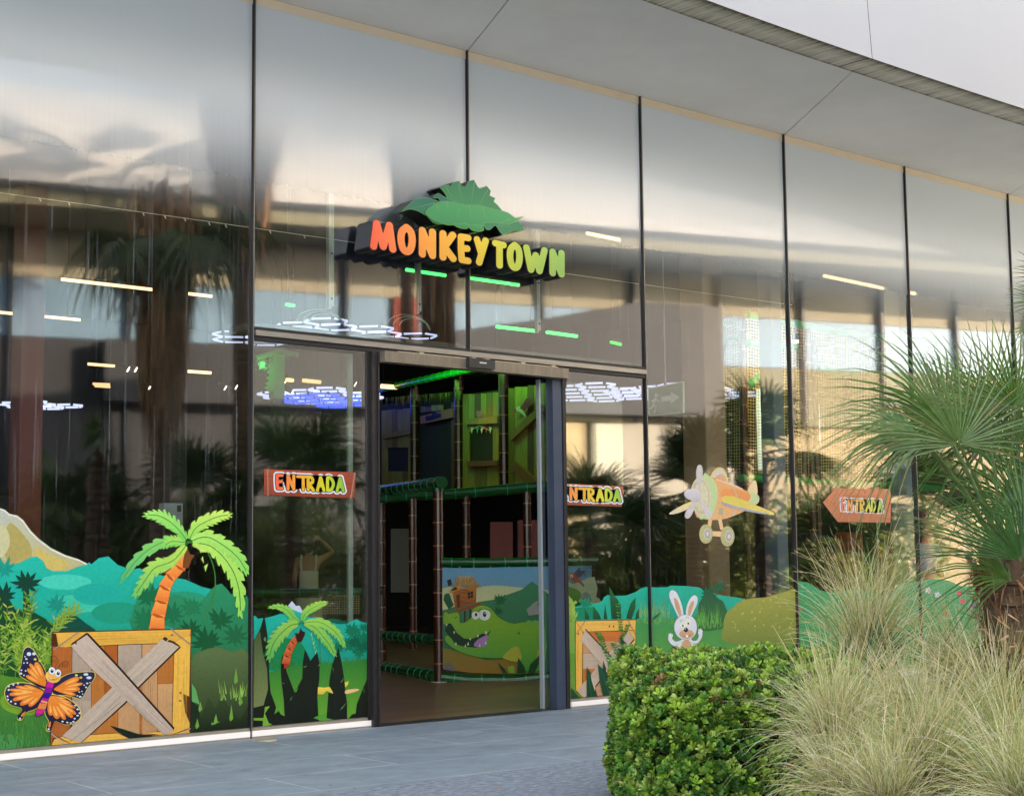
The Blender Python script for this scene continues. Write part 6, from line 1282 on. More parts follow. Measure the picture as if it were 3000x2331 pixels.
# the light belongs to a hanging lamp in front of the tower
pl_ = V(2330, 1010, 20.6); hl = empty('pendant_lamp', tuple(pl_)); tag(hl, 'small warm pendant lamp in front of the netted tower', 'light')
m = MB(); m.tube([pl_+np.array([0, 0, 0.14]), pl_+np.array([0, 0, 0.06])], 0.05, 12); m.build('lamp_body', M_GASKET, hl); m = MB(); m.tube([pl_+np.array([0, 0, .059]), pl_+np.array([0, 0, .03])], 0.04, 12); m.build('bulb', M_SPOT, hl)
m = MB(); m.tube([pl_+np.array([0, 0, .14]), (pl_[0], pl_[1], H-.03)], 0.005, 5); m.build('stem', M_GASKET, hl)
lo = bpy.data.objects.new('lamp_light', ld); C.objects.link(lo); lo.parent = hl; lo.location = (0, 0, -0.03)
# red soft mats, low right
for px_, py_, w_, h_, lb in ((2492, 1600, 0.34, 1.0, 'dark red soft block under the arrow board, left one'), (2600, 1620, 0.2, 0.8, 'dark red soft block under the arrow board, right one')):
    p = V(px_, py_, 21.5); m = MB(); m.box((p[0]-w_/2, p[1]-0.1, 0.02), (p[0]+w_/2, p[1]+0.15, 0.02+h_+0.6)); o_ = m.build('soft_block', mat('red_vinyl', lin((110, 26, 18)), 0.5)); tag(o_, lb, 'panel', gr_); bv = o_.modifiers.new('bevel', 'BEVEL'); bv.width = 0.04; bv.segments = 3
# columns
M_COLB = mat('brown_column_paint', lin((140, 112, 84)), 0.6, 0, 0.15, 1.5); M_COLR = mat('red_lit_column', lin((104, 34, 22)), 0.6, 0, 0.12, 1.5); M_COLG = mat('blue_grey_column_paint', lin((96, 112, 128)), 0.6, 0, 0.1, 1.5)
def column(px_, d, w_, mt, lb, zt=H+0.01):
    p = V(px_, 1500, d); m = MB(); m.box((p[0]-w_/2, p[1]-w_/2, 0.005), (p[0]+w_/2, p[1]+w_/2, zt)); e_ = empty('column', (p[0], p[1], 0)); tag(e_, lb, 'column', 'columns inside the shop')
    o_ = m.build('shaft', mt, e_); bv = o_.modifiers.new('bevel', 'BEVEL'); bv.width = 0.015; bv.segments = 2
    m = MB(); m.box((p[0]-w_/2-0.02, p[1]-w_/2-0.02, 0.006), (p[0]+w_/2+0.02, p[1]+w_/2+0.02, 0.12)); m.build('skirting', M_GASKET, e_)
column(2070, 17.2, 0.34, M_COLB, 'wide brown column left of the netted tower'); column(2272, 18.6, 0.2, M_COLG, 'blue grey column in front of the netted tower'); column(2650, 20.5, 0.24, M_COLG, 'blue grey column right of the netted tower')
column(72, 14.0, 0.22, M_COLR, 'column tinted by red light at the far left behind the glass', 4.7); column(492, 15.0, 0.26, M_INT, 'black column carrying the pale control box')  # the left column's red light is put into its colour
# pale control box on the black column
p = V(490, 1506, 14.75); e_ = empty('control_box', tuple(p)); tag(e_, 'pale grey wall control box behind the left pane', 'cabinet')
m = MB(); m.box((p[0]-0.10, p[1]-0.13, p[2]-0.1), (p[0]+0.09, p[1]-0.02, p[2]+0.1)); m.build('case', mat('pale_grey_case', lin((150, 160, 164)), 0.5), e_)
m = MB(); m.box((p[0]+0.03, p[1]-0.134, p[2]+0.02), (p[0]+0.07, p[1]-0.131, p[2]+0.08)); m.build('display', M_GASKET, e_); m = MB(); m.box((p[0]+0.05, p[1]-0.134, p[2]-0.04), (p[0]+0.066, p[1]-0.131, p[2]-0.02)); m.build('latch', M_BEIGEALU, e_)
# emergency exit sign (faces sideways, running figure and arrow)
xx = float(PY(1950, 1165, 1.0)[0]); EA = (xx, 2.0); EB = (xx, 0.5)
ex = empty('emergency_exit_sign', (xx, 1.0, 3.1)); tag(ex, 'green emergency exit sign with white running figure and arrow', 'sign')
m = MB(); slabP(m, ID, [(1898, 1137), (2001, 1117), (2002, 1209), (1900, 1218)], EA, EB, 0.0, 0.02, lin((176, 196, 170))); m.build('frame', M_PRINT, ex)
a = ArtP(ID, EA, EB, 0.004, k=0.8); a.poly([(1901, 1140), (1999, 1120), (1999, 1206), (1903, 1215)], (50, 124, 76), 0)
a.ell((1923, 1158), 5, 5, (196, 216, 190), 1); a.line([(1921, 1164), (1915, 1182), (1922, 1196), (1917, 1210)], 5, (196, 216, 190), 1); a.line([(1916, 1182), (1908, 1196), (1903, 1196)], 5, (196, 216, 190), 1); a.line([(1920, 1167), (1930, 1176)], 4, (196, 216, 190), 1); a.line([(1920, 1168), (1908, 1176)], 4, (196, 216, 190), 1)
a.poly([(1938, 1162), (1966, 1157), (1966, 1148), (1992, 1162), (1966, 1182), (1966, 1172), (1938, 1176)], (206, 222, 196), 1)
a.done('sign_face', ex)
m = MB(); p = PLN(1950, 1128, EA, EB); m.tube([p, (p[0], p[1], H-0.02)], 0.006, 6); m.build('suspension_rod', M_ALU, ex)
# post in the left side light, green light put into its top's colour
p = V(814, 1100, 21.0); zl_ = V(814, 1168, 21.0)[2]; gp = empty('padded_post', (p[0], p[1], 0)); tag(gp, 'dark padded post with green light painted on its top seen in the left side light', 'post'); m = MB(); m.box((p[0]-0.09, p[1]-0.055, 0.01), (p[0]+0.065, p[1]+0.055, zl_-0.002)); m.build('post_shaft', M_INT, gp)
m = MB(); m.box((p[0]-0.1, p[1]-0.06, zl_), (p[0]+0.07, p[1]+0.06, p[2]+0.28)); m.tube([(p[0]-0.35, p[1], p[2]+0.2), (p[0], p[1], p[2]+0.33), (p[0]+0.3, p[1], p[2]+0.3)], 0.04, 10)
for q in range(26): th = rp.uniform(0, 3.1); r0 = rp.uniform(0.1, 0.4); m.face([(p[0]-0.05, p[1]-0.08, p[2]-0.1+0.01*q), (p[0]-0.05-r0*0.4, p[1]-0.09, p[2]-0.25+0.01*q), (p[0]-0.07-r0*0.5, p[1]-0.08, p[2]-0.22+0.01*q)])
m.build('green_top', mat('painted_green_light', (0.02, 0.30, 0.05), 0.4), gp)
lo2 = bpy.data.lights.new('post_fill', 'POINT'); lo2.energy = 0.8; lo2.color = (0.1, 1.0, 0.2); lo2.shadow_soft_size = 0.05; lob = bpy.data.objects.new('lamp_light', lo2); C.objects.link(lob); lob.parent = gp; lob.location = (-0.35, -0.35, p[2]+0.1)  # green point light without a fixture, added to brighten the post top

# ---------------- people inside
M_SKIN = mat('skin', lin((176, 124, 92)), 0.5, 0, 0.06, 20); M_DRESS = mat('cream_dress', lin((214, 206, 184)), 0.8, 0, 0.08, 30, 0.2); M_HAIR = mat('dark_hair', lin((34, 24, 20)), 0.45, 0, 0.3, 60, stretch=(1, 1, 0.1)); M_SHIRT = mat('pale_blue_shirt', lin((140, 164, 190)), 0.8, 0, 0.08, 12); M_JEANS = mat('dark_trousers', lin((40, 44, 60)), 0.8)
def skin_mesh(name, chains, m_, parent, sub=2):
    """one continuous surface grown round connected joint chains: [(joint, radius), ...]; the first joint of the first chain is the root"""
    verts = []; edges = []; rad = []; idx = {}
    for ch in chains:
        prev = None
        for p, r_ in ch:
            k = tuple(round(q, 4) for q in p)
            if k not in idx: idx[k] = len(verts); verts.append(p); rad.append(r_)
            if prev is not None: edges.append((prev, idx[k]))
            prev = idx[k]
    me = bpy.data.meshes.new(name); me.from_pydata(verts, edges, []); me.update(); o = bpy.data.objects.new(name, me); C.objects.link(o)
    sk = o.modifiers.new('skin', 'SKIN'); sk.use_smooth_shade = True; sl = me.skin_vertices[0]
    for i, r_ in enumerate(rad): sl.data[i].radius = (r_, r_) if not isinstance(r_, tuple) else r_
    sl.data[0].use_root = True
    ss = o.modifiers.new('sub', 'SUBSURF'); ss.levels = sub; ss.render_levels = sub; me.materials.append(m_); setparent(o, parent); return o
def person(loc, face, h, label, shirt, trousers, hair_m, raise_arm=False, dress=False):
    root = empty('person', loc, face); tag(root, label, 'person'); s_ = h/1.7
    J = lambda x, y, z: (x*s_, y*s_, z*s_)      # facing local -y
    hip = J(0, 0, 0.95); 
    def hand(w, d, up):
        w = np.array(w); d = np.array(d, float); d /= np.linalg.norm(d); sd_ = np.cross(d, up); sd_ /= np.linalg.norm(sd_); pm = w+d*0.05*s_; out = [[(tuple(w), 0.022*s_), (tuple(pm), 0.026*s_)]]
        for k_, (o2, l2) in enumerate(((-0.027, 0.066), (-0.009, 0.076), (0.009, 0.072), (0.026, 0.056))):
            b_ = pm+d*0.035*s_+sd_*o2*s_; t1 = b_+d*l2*0.55*s_; t2 = t1+(d*0.8+np.array(up)*-0.4)*l2*0.5*s_; out.append([(tuple(pm), 0.026*s_), (tuple(b_), 0.009*s_), (tuple(t1), 0.008*s_), (tuple(t2), 0.006*s_)])
        tb = w+d*0.03*s_-sd_*0.03*s_; out.append([(tuple(pm), 0.026*s_), (tuple(tb-sd_*0.012*s_+d*0.02*s_), 0.010*s_), (tuple(tb-sd_*0.02*s_+d*0.05*s_), 0.007*s_)])
        return out
    ch = [[(hip, (0.145*s_, 0.10*s_)), (J(0, 0, 1.08), (0.125*s_, 0.09*s_)), (J(0, 0.01, 1.25), (0.145*s_, 0.10*s_)), (J(0, 0.01, 1.38), (0.15*s_, 0.09*s_)), (J(0, 0, 1.45), 0.055*s_), (J(0, -0.01, 1.50), 0.05*s_), (J(0, -0.015, 1.56), (0.07*s_, 0.085*s_)), (J(0, -0.02, 1.63), (0.078*s_, 0.095*s_)), (J(0, -0.01, 1.69), (0.05*s_, 0.06*s_))]]
    ch.append([(J(0, -0.015, 1.56), (0.07*s_, 0.085*s_)), (J(0, -0.12, 1.575), 0.014*s_)])
    for sx in (-1, 1):
        ch.append([(hip, (0.145*s_, 0.10*s_)), (J(0.09*sx, 0, 0.85), 0.088*s_), (J(0.10*sx, 0, 0.5), 0.055*s_), (J(0.10*sx, 0.01, 0.3), 0.052*s_), (J(0.10*sx, 0.02, 0.09), 0.035*s_), (J(0.10*sx, -0.10, 0.04), 0.034*s_), (J(0.10*sx, -0.16, 0.03), 0.024*s_)])
        sh = (J(0, 0.01, 1.38), (0.15*s_, 0.09*s_)); s1 = J(0.17*sx, 0.01, 1.40)
        if raise_arm and sx == -1: el = J(0.36*sx, -0.06, 1.52); wr = J(0.17*sx, -0.10, 1.70); hd = hand(wr, np.array(J(-0.05*sx, -0.02, 1.80))-np.array(wr), (0, -1, 0.1))
        else: el = J(0.22*sx, 0.02, 1.13); wr = J(0.20*sx, -0.12, 0.92); hd = hand(wr, (0, -0.4, -1), (0, -1, 0))
        ch.append([sh, (s1, 0.055*s_), (el, 0.038*s_), (wr, 0.024*s_)]); ch += hd
    skin_mesh('body', ch, M_SKIN, root)
    # clothes
    if dress:
        skin_mesh('dress', [[(J(0, 0, 1.02), (0.155*s_, 0.115*s_)), (J(0, 0.01, 1.20), (0.158*s_, 0.116*s_)), (J(0, 0.01, 1.27), (0.162*s_, 0.118*s_))], [(J(0, 0, 1.02), (0.155*s_, 0.115*s_)), (J(0, 0, 0.90), (0.19*s_, 0.15*s_)), (J(0, 0, 0.6), (0.22*s_, 0.18*s_)), (J(0, 0, 0.42), (0.24*s_, 0.2*s_))]], shirt, root)
        m = MB()
        for sx in (-1, 1): m.tube([J(0.10*sx, 0.11, 1.22), J(0.11*sx, 0.105, 1.36), J(0.11*sx, 0.04, 1.47), J(0.10*sx, -0.06, 1.42)], 0.017*s_, 8)
        m.v = [tuple(np.array(q)) for q in m.v]; me_o = m.build('shoulder_straps', shirt, None); setparent(me_o, root)
    else:
        c2 = [[(J(0, 0, 0.98), (0.165*s_, 0.12*s_)), (J(0, 0.0, 1.15), (0.155*s_, 0.115*s_)), (J(0, 0.01, 1.38), (0.175*s_, 0.11*s_)), (J(0, 0, 1.45), 0.075*s_)]]
        for sx in (-1, 1): c2.append([(J(0, 0.01, 1.38), (0.175*s_, 0.11*s_)), (J(0.18*sx, 0.01, 1.39), 0.075*s_), (J(0.22*sx, 0.02, 1.2), 0.072*s_)])
        skin_mesh('shirt', c2, shirt, root)
        c3 = [[(J(0, 0, 0.97), (0.155*s_, 0.115*s_)), (J(0, 0, 0.9), (0.155*s_, 0.115*s_))]]
        for sx in (-1, 1): c3.append([(J(0, 0, 0.9), (0.155*s_, 0.115*s_)), (J(0.09*sx, 0, 0.83), 0.10*s_), (J(0.10*sx, 0, 0.5), 0.07*s_), (J(0.10*sx, 0.02, 0.1), 0.055*s_)])
        skin_mesh('trousers', c3, trousers, root)
    skin_mesh('hair', [[(J(0, 0.02, 1.66), (0.088*s_, 0.095*s_)), (J(0, 0.01, 1.70), (0.075*s_, 0.085*s_)), (J(0, 0.0, 1.735), 0.04*s_)], [(J(0, 0.02, 1.66), (0.088*s_, 0.095*s_)), (J(0, 0.045, 1.58), (0.08*s_, 0.06*s_)), (J(0.02, 0.06, 1.49), (0.05*s_, 0.035*s_))]], hair_m, root)
    m = MB()
    for sx in (-1, 1): m.tube([J(0.032*sx, -0.103, 1.605), J(0.032*sx, -0.112, 1.605)], 0.011*s_, 8)
    o_ = m.build('eyes', M_GASKET, None); setparent(o_, root); m = MB(); m.tube([J(-0.025, -0.098, 1.535), J(0, -0.106, 1.532), J(0.025, -0.098, 1.535)], 0.005*s_, 6); o_ = m.build('mouth', M_COLR, None); setparent(o_, root)
    return root
pw_ = V(905, 1717, 22.5); person((pw_[0], pw_[1], 0.0), R(180-38), 1.62, 'woman with dark hair in a cream strappy dress, back turned and one arm raised', M_DRESS, M_JEANS, M_HAIR, True, True)
pw_ = V(2715, 1700, 22.5); person((pw_[0], pw_[1], 0.0), R(-20), 1.72, 'person in a pale blue T-shirt standing behind the right panes', M_SHIRT, M_JEANS, M_HAIR)
# ================================================================ SHOP SIGN (letters and leaf boards standing off the glass)
YF, YB = -0.26, -0.06
sg = empty('shop_sign', (2.4, -0.3, 3.4)); tag(sg, 'box letter shop sign reading MONKEY TOWN below a green leaf board', 'sign')
M_FACE = colmat('sign_face_acrylic', 0.3, 0.02, 3, spec=0.5); M_SIDE = mat('black_sign_return', (0.012, 0.013, 0.015), 0.22, 0, 0.2, 4)
SLP = 0.155
cSS = lambda x, y: cS(x, y+SLP*(x-310))
def extrude_loops(m, loops, cv, ya, yb):
    for lp in loops:
        P = [PY(*cv(x, y), ya) for x, y in lp]; n = len(P)
        Q = [(p[0], yb, p[2]) for p in P]; m.raw([tuple(p) for p in P]+Q, [(i, (i+1) % n, n+(i+1) % n, n+i) for i in range(n)])
LET = [('M', 214, 403, 632, 860), ('O', 480, 598, 626, 862), ('N', 684, 806, 632, 862), ('K', 888, 1002, 632, 860), ('E', 1062, 1160, 634, 860), ('Y', 1232, 1316, 636, 858), ('T', 1412, 1492, 640, 856), ('O', 1554, 1654, 634, 856), ('W', 1718, 1896, 640, 850), ('N', 1968, 2074, 642, 850)]
def sgrad(x, y):
    st = [(214, (250, 96, 64)), (540, (248, 140, 62)), (900, (246, 170, 50)), (1200, (226, 186, 40)), (1450, (206, 200, 46)), (1750, (168, 192, 66)), (2080, (140, 182, 84))]
    x = min(max(x, 214), 2080)
    for (a_, ca), (b_, cb) in zip(st[:-1], st[1:]):
        if x <= b_: f = (x-a_)/(b_-a_); return tuple((ca[i]+(cb[i]-ca[i])*f)*(1.05-0.10*(y-600)/290) for i in range(3))
    return st[-1][1]
for ch_, x0, x1, y0, y1 in LET:
    segs = letter_segs(ch_, (x0, y0, x1-x0, y1-y0)); r0 = 33 if x0 < 1000 else 30; r0 += 2
    xs = np.arange(x0-60, x1+60, 5.0); ys = np.arange(y0-60, y1+60, 5.0); X, Y = np.meshgrid(xs, ys); D_ = dist_field(segs, X, Y)
    lr = contours(D_, xs, ys, r0+6); lf = contours(D_, xs, ys, r0)
    m = MB(); extrude_loops(m, lr, cSS, YF, YB); fill_loops(m, lr, lambda x, y: tuple(PY(*cSS(x, y), YF)), lambda x, y: (0, 0, 0))
    b_ = [(p[0], YB, p[2]) for p in [PY(*cSS(x, y), YF) for lp in lr for x, y in lp]]; tr_ = tessellate_polygon([[Vector((x, y, 0)) for x, y in lp] for lp in lr]); m.raw(b_, [tuple(t) for t in tr_])
    lt = m.build('letter', M_SIDE, sg)
    m = MB(); fill_loops(m, lf, lambda x, y: tuple(PY(*cSS(x, y), YF)+np.array([0, -0.004, 0])), sgrad); m.build('letter_face', M_FACE, lt)
# leaf boards
def board(name, pts, cols, y_f, y_b, veins=(), edge=(120, 170, 70), sm=3):
    P = smooth(pts, sm) if sm else pts
    m = MB(); F_ = [tuple(PY(*cS(x, y), y_f)) for x, y in P]; n = len(F_); B_ = [(p[0], y_b, p[2]) for p in F_]
    tr_ = tessellate_polygon([[Vector((p[0], p[2], 0)) for p in F_]])
    m.raw(F_+B_, [(i, (i+1) % n, n+(i+1) % n, n+i) for i in range(n)]+[tuple(t) for t in tr_]+[tuple(n+k for k in t) for t in tr_]); o_ = m.build(name, M_SIDE, sg)
    c_ = np.mean(np.array(P), axis=0); a = Art(cS, y_f-0.003, zr=(0, 99))
    a.poly(P, edge, 0); Q = []
    for i in range(len(P)):
        p0, p1, p2 = np.array(P[i-1]), np.array(P[i]), np.array(P[(i+1) % len(P)]); d = p2-p0; nn = np.array([-d[1], d[0]])/(np.linalg.norm(d)+1e-9); Q.append(p1+nn*3.2)
    ar = 0.5*sum(P[i][0]*P[(i+1) % len(P)][1]-P[(i+1) % len(P)][0]*P[i][1] for i in range(len(P)))
    if ar < 0: Q = [np.array(P[i])*2-Q[i] for i in range(len(P))]
    a.poly([tuple(q) for q in Q], cols, 3)
    for v_ in veins: a.line(v_, 5, edge, 6, taper=True)
    a.m.build('leaf_face', M_FACE, o_)
board('leaf_board', [(868, 270), (900, 246), (955, 240), (975, 262), (1000, 215), (1060, 200), (1085, 250), (1120, 262), (1150, 205), (1205, 190), (1240, 255), (1262, 280), (1330, 250), (1372, 300), (1360, 345), (1418, 372), (1400, 405), (1440, 438), (1480, 490), (1440, 505), (1380, 470), (1360, 510), (1200, 560), (1000, 520), (930, 430), (945, 378), (920, 330), (890, 292)], ((20, 116, 86), (48, 146, 84)), YF+0.02, YB, ([(1050, 225), (1110, 470)], [(1205, 215), (1170, 470)], [(1340, 290), (1230, 480)], [(930, 265), (1050, 470)]), sm=0)
board('leaf_board', [(488, 508), (560, 440), (620, 385), (690, 368), (760, 368), (830, 392), (870, 404), (850, 370), (800, 372), (850, 322), (900, 350), (1000, 400), (1060, 430), (1040, 560), (900, 630), (800, 612), (740, 550), (640, 495), (560, 482)], ((14, 104, 100), (24, 124, 84)), YF+0.01, YB, ([(820, 420), (560, 480)],), sm=2)
board('leaf_board', [(720, 512), (800, 440), (900, 402), (1000, 408), (1120, 440), (1260, 440), (1400, 480), (1540, 512), (1620, 572), (1700, 545), (1640, 592), (1540, 630), (1440, 640), (1300, 650), (1140, 655), (1060, 632), (960, 640), (860, 615), (790, 585)], ((60, 158, 96), (44, 140, 84)), YF, YB, ([(935, 402), (955, 525)], [(835, 440), (875, 515)], [(1060, 480), (1035, 590)], [(1160, 450), (1180, 600)], [(1290, 460), (1330, 600)], [(1560, 580), (1400, 640)]), sm=2)
board('leaf_board', [(1000, 630), (1060, 620), (1140, 622), (1150, 665), (1110, 676), (1050, 662)], ((50, 150, 90), (36, 130, 76)), YF-0.005, YB, ())
board('leaf_board', [(1150, 640), (1280, 640), (1300, 692), (1230, 700), (1180, 685)], ((50, 150, 90), (36, 130, 76)), YF-0.005, YB, ())
board('leaf_board', [(1300, 620), (1400, 610), (1540, 630), (1640, 600), (1705, 688), (1600, 690), (1540, 712), (1490, 732), (1450, 690), (1415, 640), (1370, 680), (1325, 680)], ((24, 126, 84), (30, 130, 90)), YF-0.003, YB, ([(1440, 640), (1620, 660)],), sm=2)
m = MB()
for x_, y_ in ((300, 760), (720, 820), (1180, 890), (1620, 960), (2000, 1010)): p = PY(*cS(x_, y_), -0.07); m.box((p[0]-0.012, -0.07, p[2]-0.02), (p[0]+0.012, -0.007, p[2]+0.02))
m.build('wall_brackets', M_DARKMETAL, sg)
m = MB(); p = PY(*cS(230, 700), -0.1); q_ = PY(*cS(2040, 985), -0.1)
m.tube([p, q_], 0.018, 8); m.build('back_rail', M_GASKET, sg)
# ================================================================ FOREGROUND PLANTING
rng6 = random.Random(21)
IX = RT; IU = UP; IF = FW          # picture right / up / forward directions at the viewer, used only to choose leaf headings
def heading(deg, toward=0.0): 
    v = np.array(IX)*math.cos(R(deg))+np.array(IU)*math.sin(R(deg))-np.array(IF)*toward; return v/np.linalg.norm(v)
crown = V(2945, 1640, 7.05)
fp = empty('fan_palm', (crown[0], crown[1], 0.0)); tag(fp, 'big fan palm with shaggy trunk and spiky grey green fronds at the right edge', 'palm')
m = MB(); shaggy_trunk(m, (crown[0]+0.10, crown[1]-0.02, 0.0), tuple(crown), 0.14, 0.115, rng6, 0.05, 18); tk = m.build('trunk', M_TRUNK, fp)
m = MB()
for i in range(1500):
    t = rng6.random(); th = rng6.uniform(0, 6.283); b_ = np.array([crown[0]+0.10*(1-t), crown[1]-0.02*(1-t), crown[2]*t]); rr = 0.12+rng6.uniform(0, 0.025)
    p = b_+np.array([math.cos(th), math.sin(th), 0])*rr; d = np.array([math.cos(th+rng6.uniform(-1, 1))*0.3, math.sin(th+rng6.uniform(-1, 1))*0.3, rng6.uniform(-1, 0.5)]); d = nrm(d)*rng6.uniform(0.04, 0.14); w_ = np.cross(nrm(d), [math.cos(th), math.sin(th), 0])*rng6.uniform(0.0015, 0.008)
    m.face([p-w_, p+w_, p+d], lin((126, 90, 60) if rng6.random() < 0.85 else (196, 164, 128), rng6.uniform(0.2, 1.2)))
m.build('trunk_fibres', M_SKIRT, tk)
m = MB()
for i in range(46):
    t = rng6.uniform(0.35, 1.0); th = i*2.4; b_ = np.array([crown[0]+0.10*(1-t), crown[1]-0.02*(1-t), crown[2]*t]); o_ = np.array([math.cos(th), math.sin(th), 0.0]); p = b_+o_*0.12; q = p+o_*rng6.uniform(0.04, 0.1)+np.array([0, 0, rng6.uniform(0.02, 0.12)]); s_ = np.array([-o_[1], o_[0], 0])*rng6.uniform(0.012, 0.022); n_ = np.array([0, 0, .006])
    m.raw([p-s_, p+s_, p+s_+n_, p-s_+n_, q-s_*0.8, q+s_*0.8, q+s_*0.8+n_, q-s_*0.8+n_], [(0, 1, 5, 4), (3, 7, 6, 2), (0, 4, 7, 3), (1, 2, 6, 5), (4, 5, 6, 7)], lin((176, 146, 112), rng6.uniform(0.5, 1.1)))
m.build('leaf_stubs', M_PRINT, tk)
m = MB(); p = V(2865, 1700, 6.95)
for i in range(420):
    d = nrm([rng6.gauss(0, 1), rng6.gauss(0, 1), rng6.gauss(0, 1)]); c_ = p+d*np.array([0.05, 0.05, 0.11])*rng6.random(); q = nrm([rng6.gauss(0, 1), rng6.gauss(0, 1), rng6.gauss(0, 1)])*0.012; e_ = np.cross(q, d)*0.6; m.face([c_, c_+q, c_+q+e_, c_+e_], lin((120, 52, 30), rng6.uniform(0.4, 1.4)))
m.build('dry_fruit_cluster', M_SKIRT, fp)
m = MB(); p = V(2990, 1385, 7.3)
for i in range(260):
    d = nrm([rng6.gauss(0, 1), rng6.gauss(0, 1), rng6.gauss(0, 1)]); c_ = p+d*np.array([0.09, 0.09, 0.16])*rng6.random(); q = nrm([rng6.gauss(0, 1), rng6.gauss(0, 1), rng6.gauss(0, 1)+0.6])*0.03; e_ = np.cross(q, d)*0.25; m.face([c_, c_+q*0.5+e_, c_+q, c_+q*0.5-e_], lin((206, 180, 50), rng6.uniform(0.6, 1.3)))
m.build('flower_cluster', M_SKIRT, fp)
G1 = (92, 116, 60); G2 = (76, 108, 40); G3 = (106, 124, 66)
PX = 7.0/F
#        hub px, py, depth, heading, toward, normal(facing, up), radius px, leaflets, spread, droop, colour
FR = [(2810, 1300, 6.75, 92, 0.15, (1.0, 0.25), 320, 34, 104, 0.10, G1), (2690, 1275, 7.0, 168, 0.05, (0.6, 0.8), 370, 34, 66, 0.22, G2), (2760, 1235, 7.2, 134, 0.0, (0.7, 0.6), 380, 32, 80, 0.22, G2), (2890, 1215, 7.2, 92, 0.0, (0.9, 0.2), 300, 38, 80, 0.06, G3),
      (2975, 1190, 7.0, 84, 0.1, (0.9, 0.3), 290, 36, 85, 0.08, G2), (2720, 1300, 6.9, 186, 0.1, (0.4, 1.0), 330, 28, 52, 0.38, G1), (2870, 1330, 7.3, 60, 0.0, (0.5, 0.8), 320, 36, 100, 0.2, G2), (2960, 1700, 6.8, 146, 0.2, (0.55, 0.7), 400, 36, 55, 0.15, G2),
      (2990, 1640, 6.7, 112, 0.1, (0.8, 0.4), 380, 36, 62, 0.08, (58, 96, 44)), (2990, 1480, 7.2, 120, 0.0, (0.8, 0.5), 330, 36, 85, 0.15, G2), (3010, 1300, 7.4, 100, 0, (0.9, 0.3), 340, 36, 90, 0.1, (104, 130, 70)),
      (2900, 1290, 7.6, 150, 0.0, (0.6, 0.7), 380, 34, 80, 0.25, G2), (3020, 1560, 6.9, 60, 0.3, (0.6, 0.6), 330, 34, 100, 0.3, G2),
      (2780, 1290, 7.4, 112, 0.0, (0.8, 0.5), 300, 34, 85, 0.1, (80, 112, 70))]
for hx, hy, d_, dg_, tw_, (nf, nu), rp_, nl_, spd, drp, cl_ in FR:
    hub = V(hx, hy, d_); n_ = -np.array(IF)*nf+np.array([0, 0, 1.])*nu
    make_frond(fp, crown, hub, heading(dg_, tw_), n_, rp_*d_/F, nl=int(nl_*0.86), spread=spd, droop=drp, col=cl_, rng=rng6, fused=0.30, wide=1.0)
# small palm leaf standing in the grass and the tip of a taller palm at the frame edge
sp_ = V(2560, 2040, 7.6); s2 = empty('young_fan_palm', (sp_[0], sp_[1], 0.3)); tag(s2, 'young fan palm with a few narrow leaves among the feather grass', 'palm')
make_frond(s2, (sp_[0], sp_[1], 0.3), V(2530, 1990, 7.6), heading(62, 0), -np.array(IF)*0.5+np.array([0, 0, 0.6]), 0.36, nl=12, spread=22, droop=0.05, col=(52, 92, 48), rng=rng6); make_frond(s2, (sp_[0], sp_[1], 0.3), V(2600, 2010, 7.7), heading(110, 0), -np.array(IF)*0.7+np.array([0, 0, 0.3]), 0.28, nl=12, spread=30, droop=0.08, col=(60, 100, 52), rng=rng6)
make_frond(s2, (sp_[0], sp_[1], 0.3), V(2760, 1990, 7.6), heading(95, 0), -np.array(IF)*0.8+np.array([0, 0, 0.3]), 0.3, nl=16, spread=50, droop=0.1, col=(84, 122, 70), rng=rng6)
c2 = V(3110, 1000, 8.6); t2 = empty('fan_palm', (c2[0], c2[1], 0)); tag(t2, 'second fan palm just outside the right edge, only its leaf tips in the picture', 'palm')
m = MB(); shaggy_trunk(m, (c2[0], c2[1], 0), tuple(c2), 0.14, 0.11, rng6, 0.08); m.build('trunk', M_TRUNK, t2)
for hx, hy, dg_ in ((3060, 900, 150), (3070, 830, 120), (3080, 960, 190), (3120, 800, 80), (3170, 830, 60), (3190, 900, 30), (3190, 980, 0), (3180, 1060, -30), (3130, 860, 95), (3150, 1080, -80)): make_frond(t2, c2, V(hx, hy, 8.6), heading(dg_, 0), -np.array(IF)*0.6+np.array([0, 0, 0.7]), 130*8.6/F, nl=26, spread=90, droop=0.15, col=G2, rng=rng6)

# ---------------- clipped hedge
M_HLEAF = colmat('glossy_hedge_leaf', 0.34, 0.08, 60, trans=0.18, spec=0.5)
hc = V(2205, 1900, 8.25); HW, HD, HZ = 0.71, 0.80, 0.75
ax = nrm([IX[0], IX[1], 0]); ay = nrm([IF[0], IF[1], 0])
hd = empty('clipped_hedge', (hc[0], hc[1], 0)); tag(hd, 'bright green clipped hedge with small glossy leaves in front of the glass', 'hedge')
m = MB(); mt_ = MB(); rh = random.Random(4)
def hs(u, v):        # superellipsoid point and normal; u around, v height 0..1
    e = 0.42; cu, su = math.cos(u), math.sin(u); fx = math.copysign(abs(cu)**e, cu); fy = math.copysign(abs(su)**e, su)
    vv = v*math.pi/2; rr = max(0.0, math.cos(vv))**0.30; zz = math.sin(vv)**0.75
    return fx*rr, fy*rr, zz
lumps = [(rh.uniform(-1, 1), rh.uniform(-1, 1), rh.uniform(0, 1), rh.uniform(0.02, 0.11)) for _ in range(34)]
N_ = 0
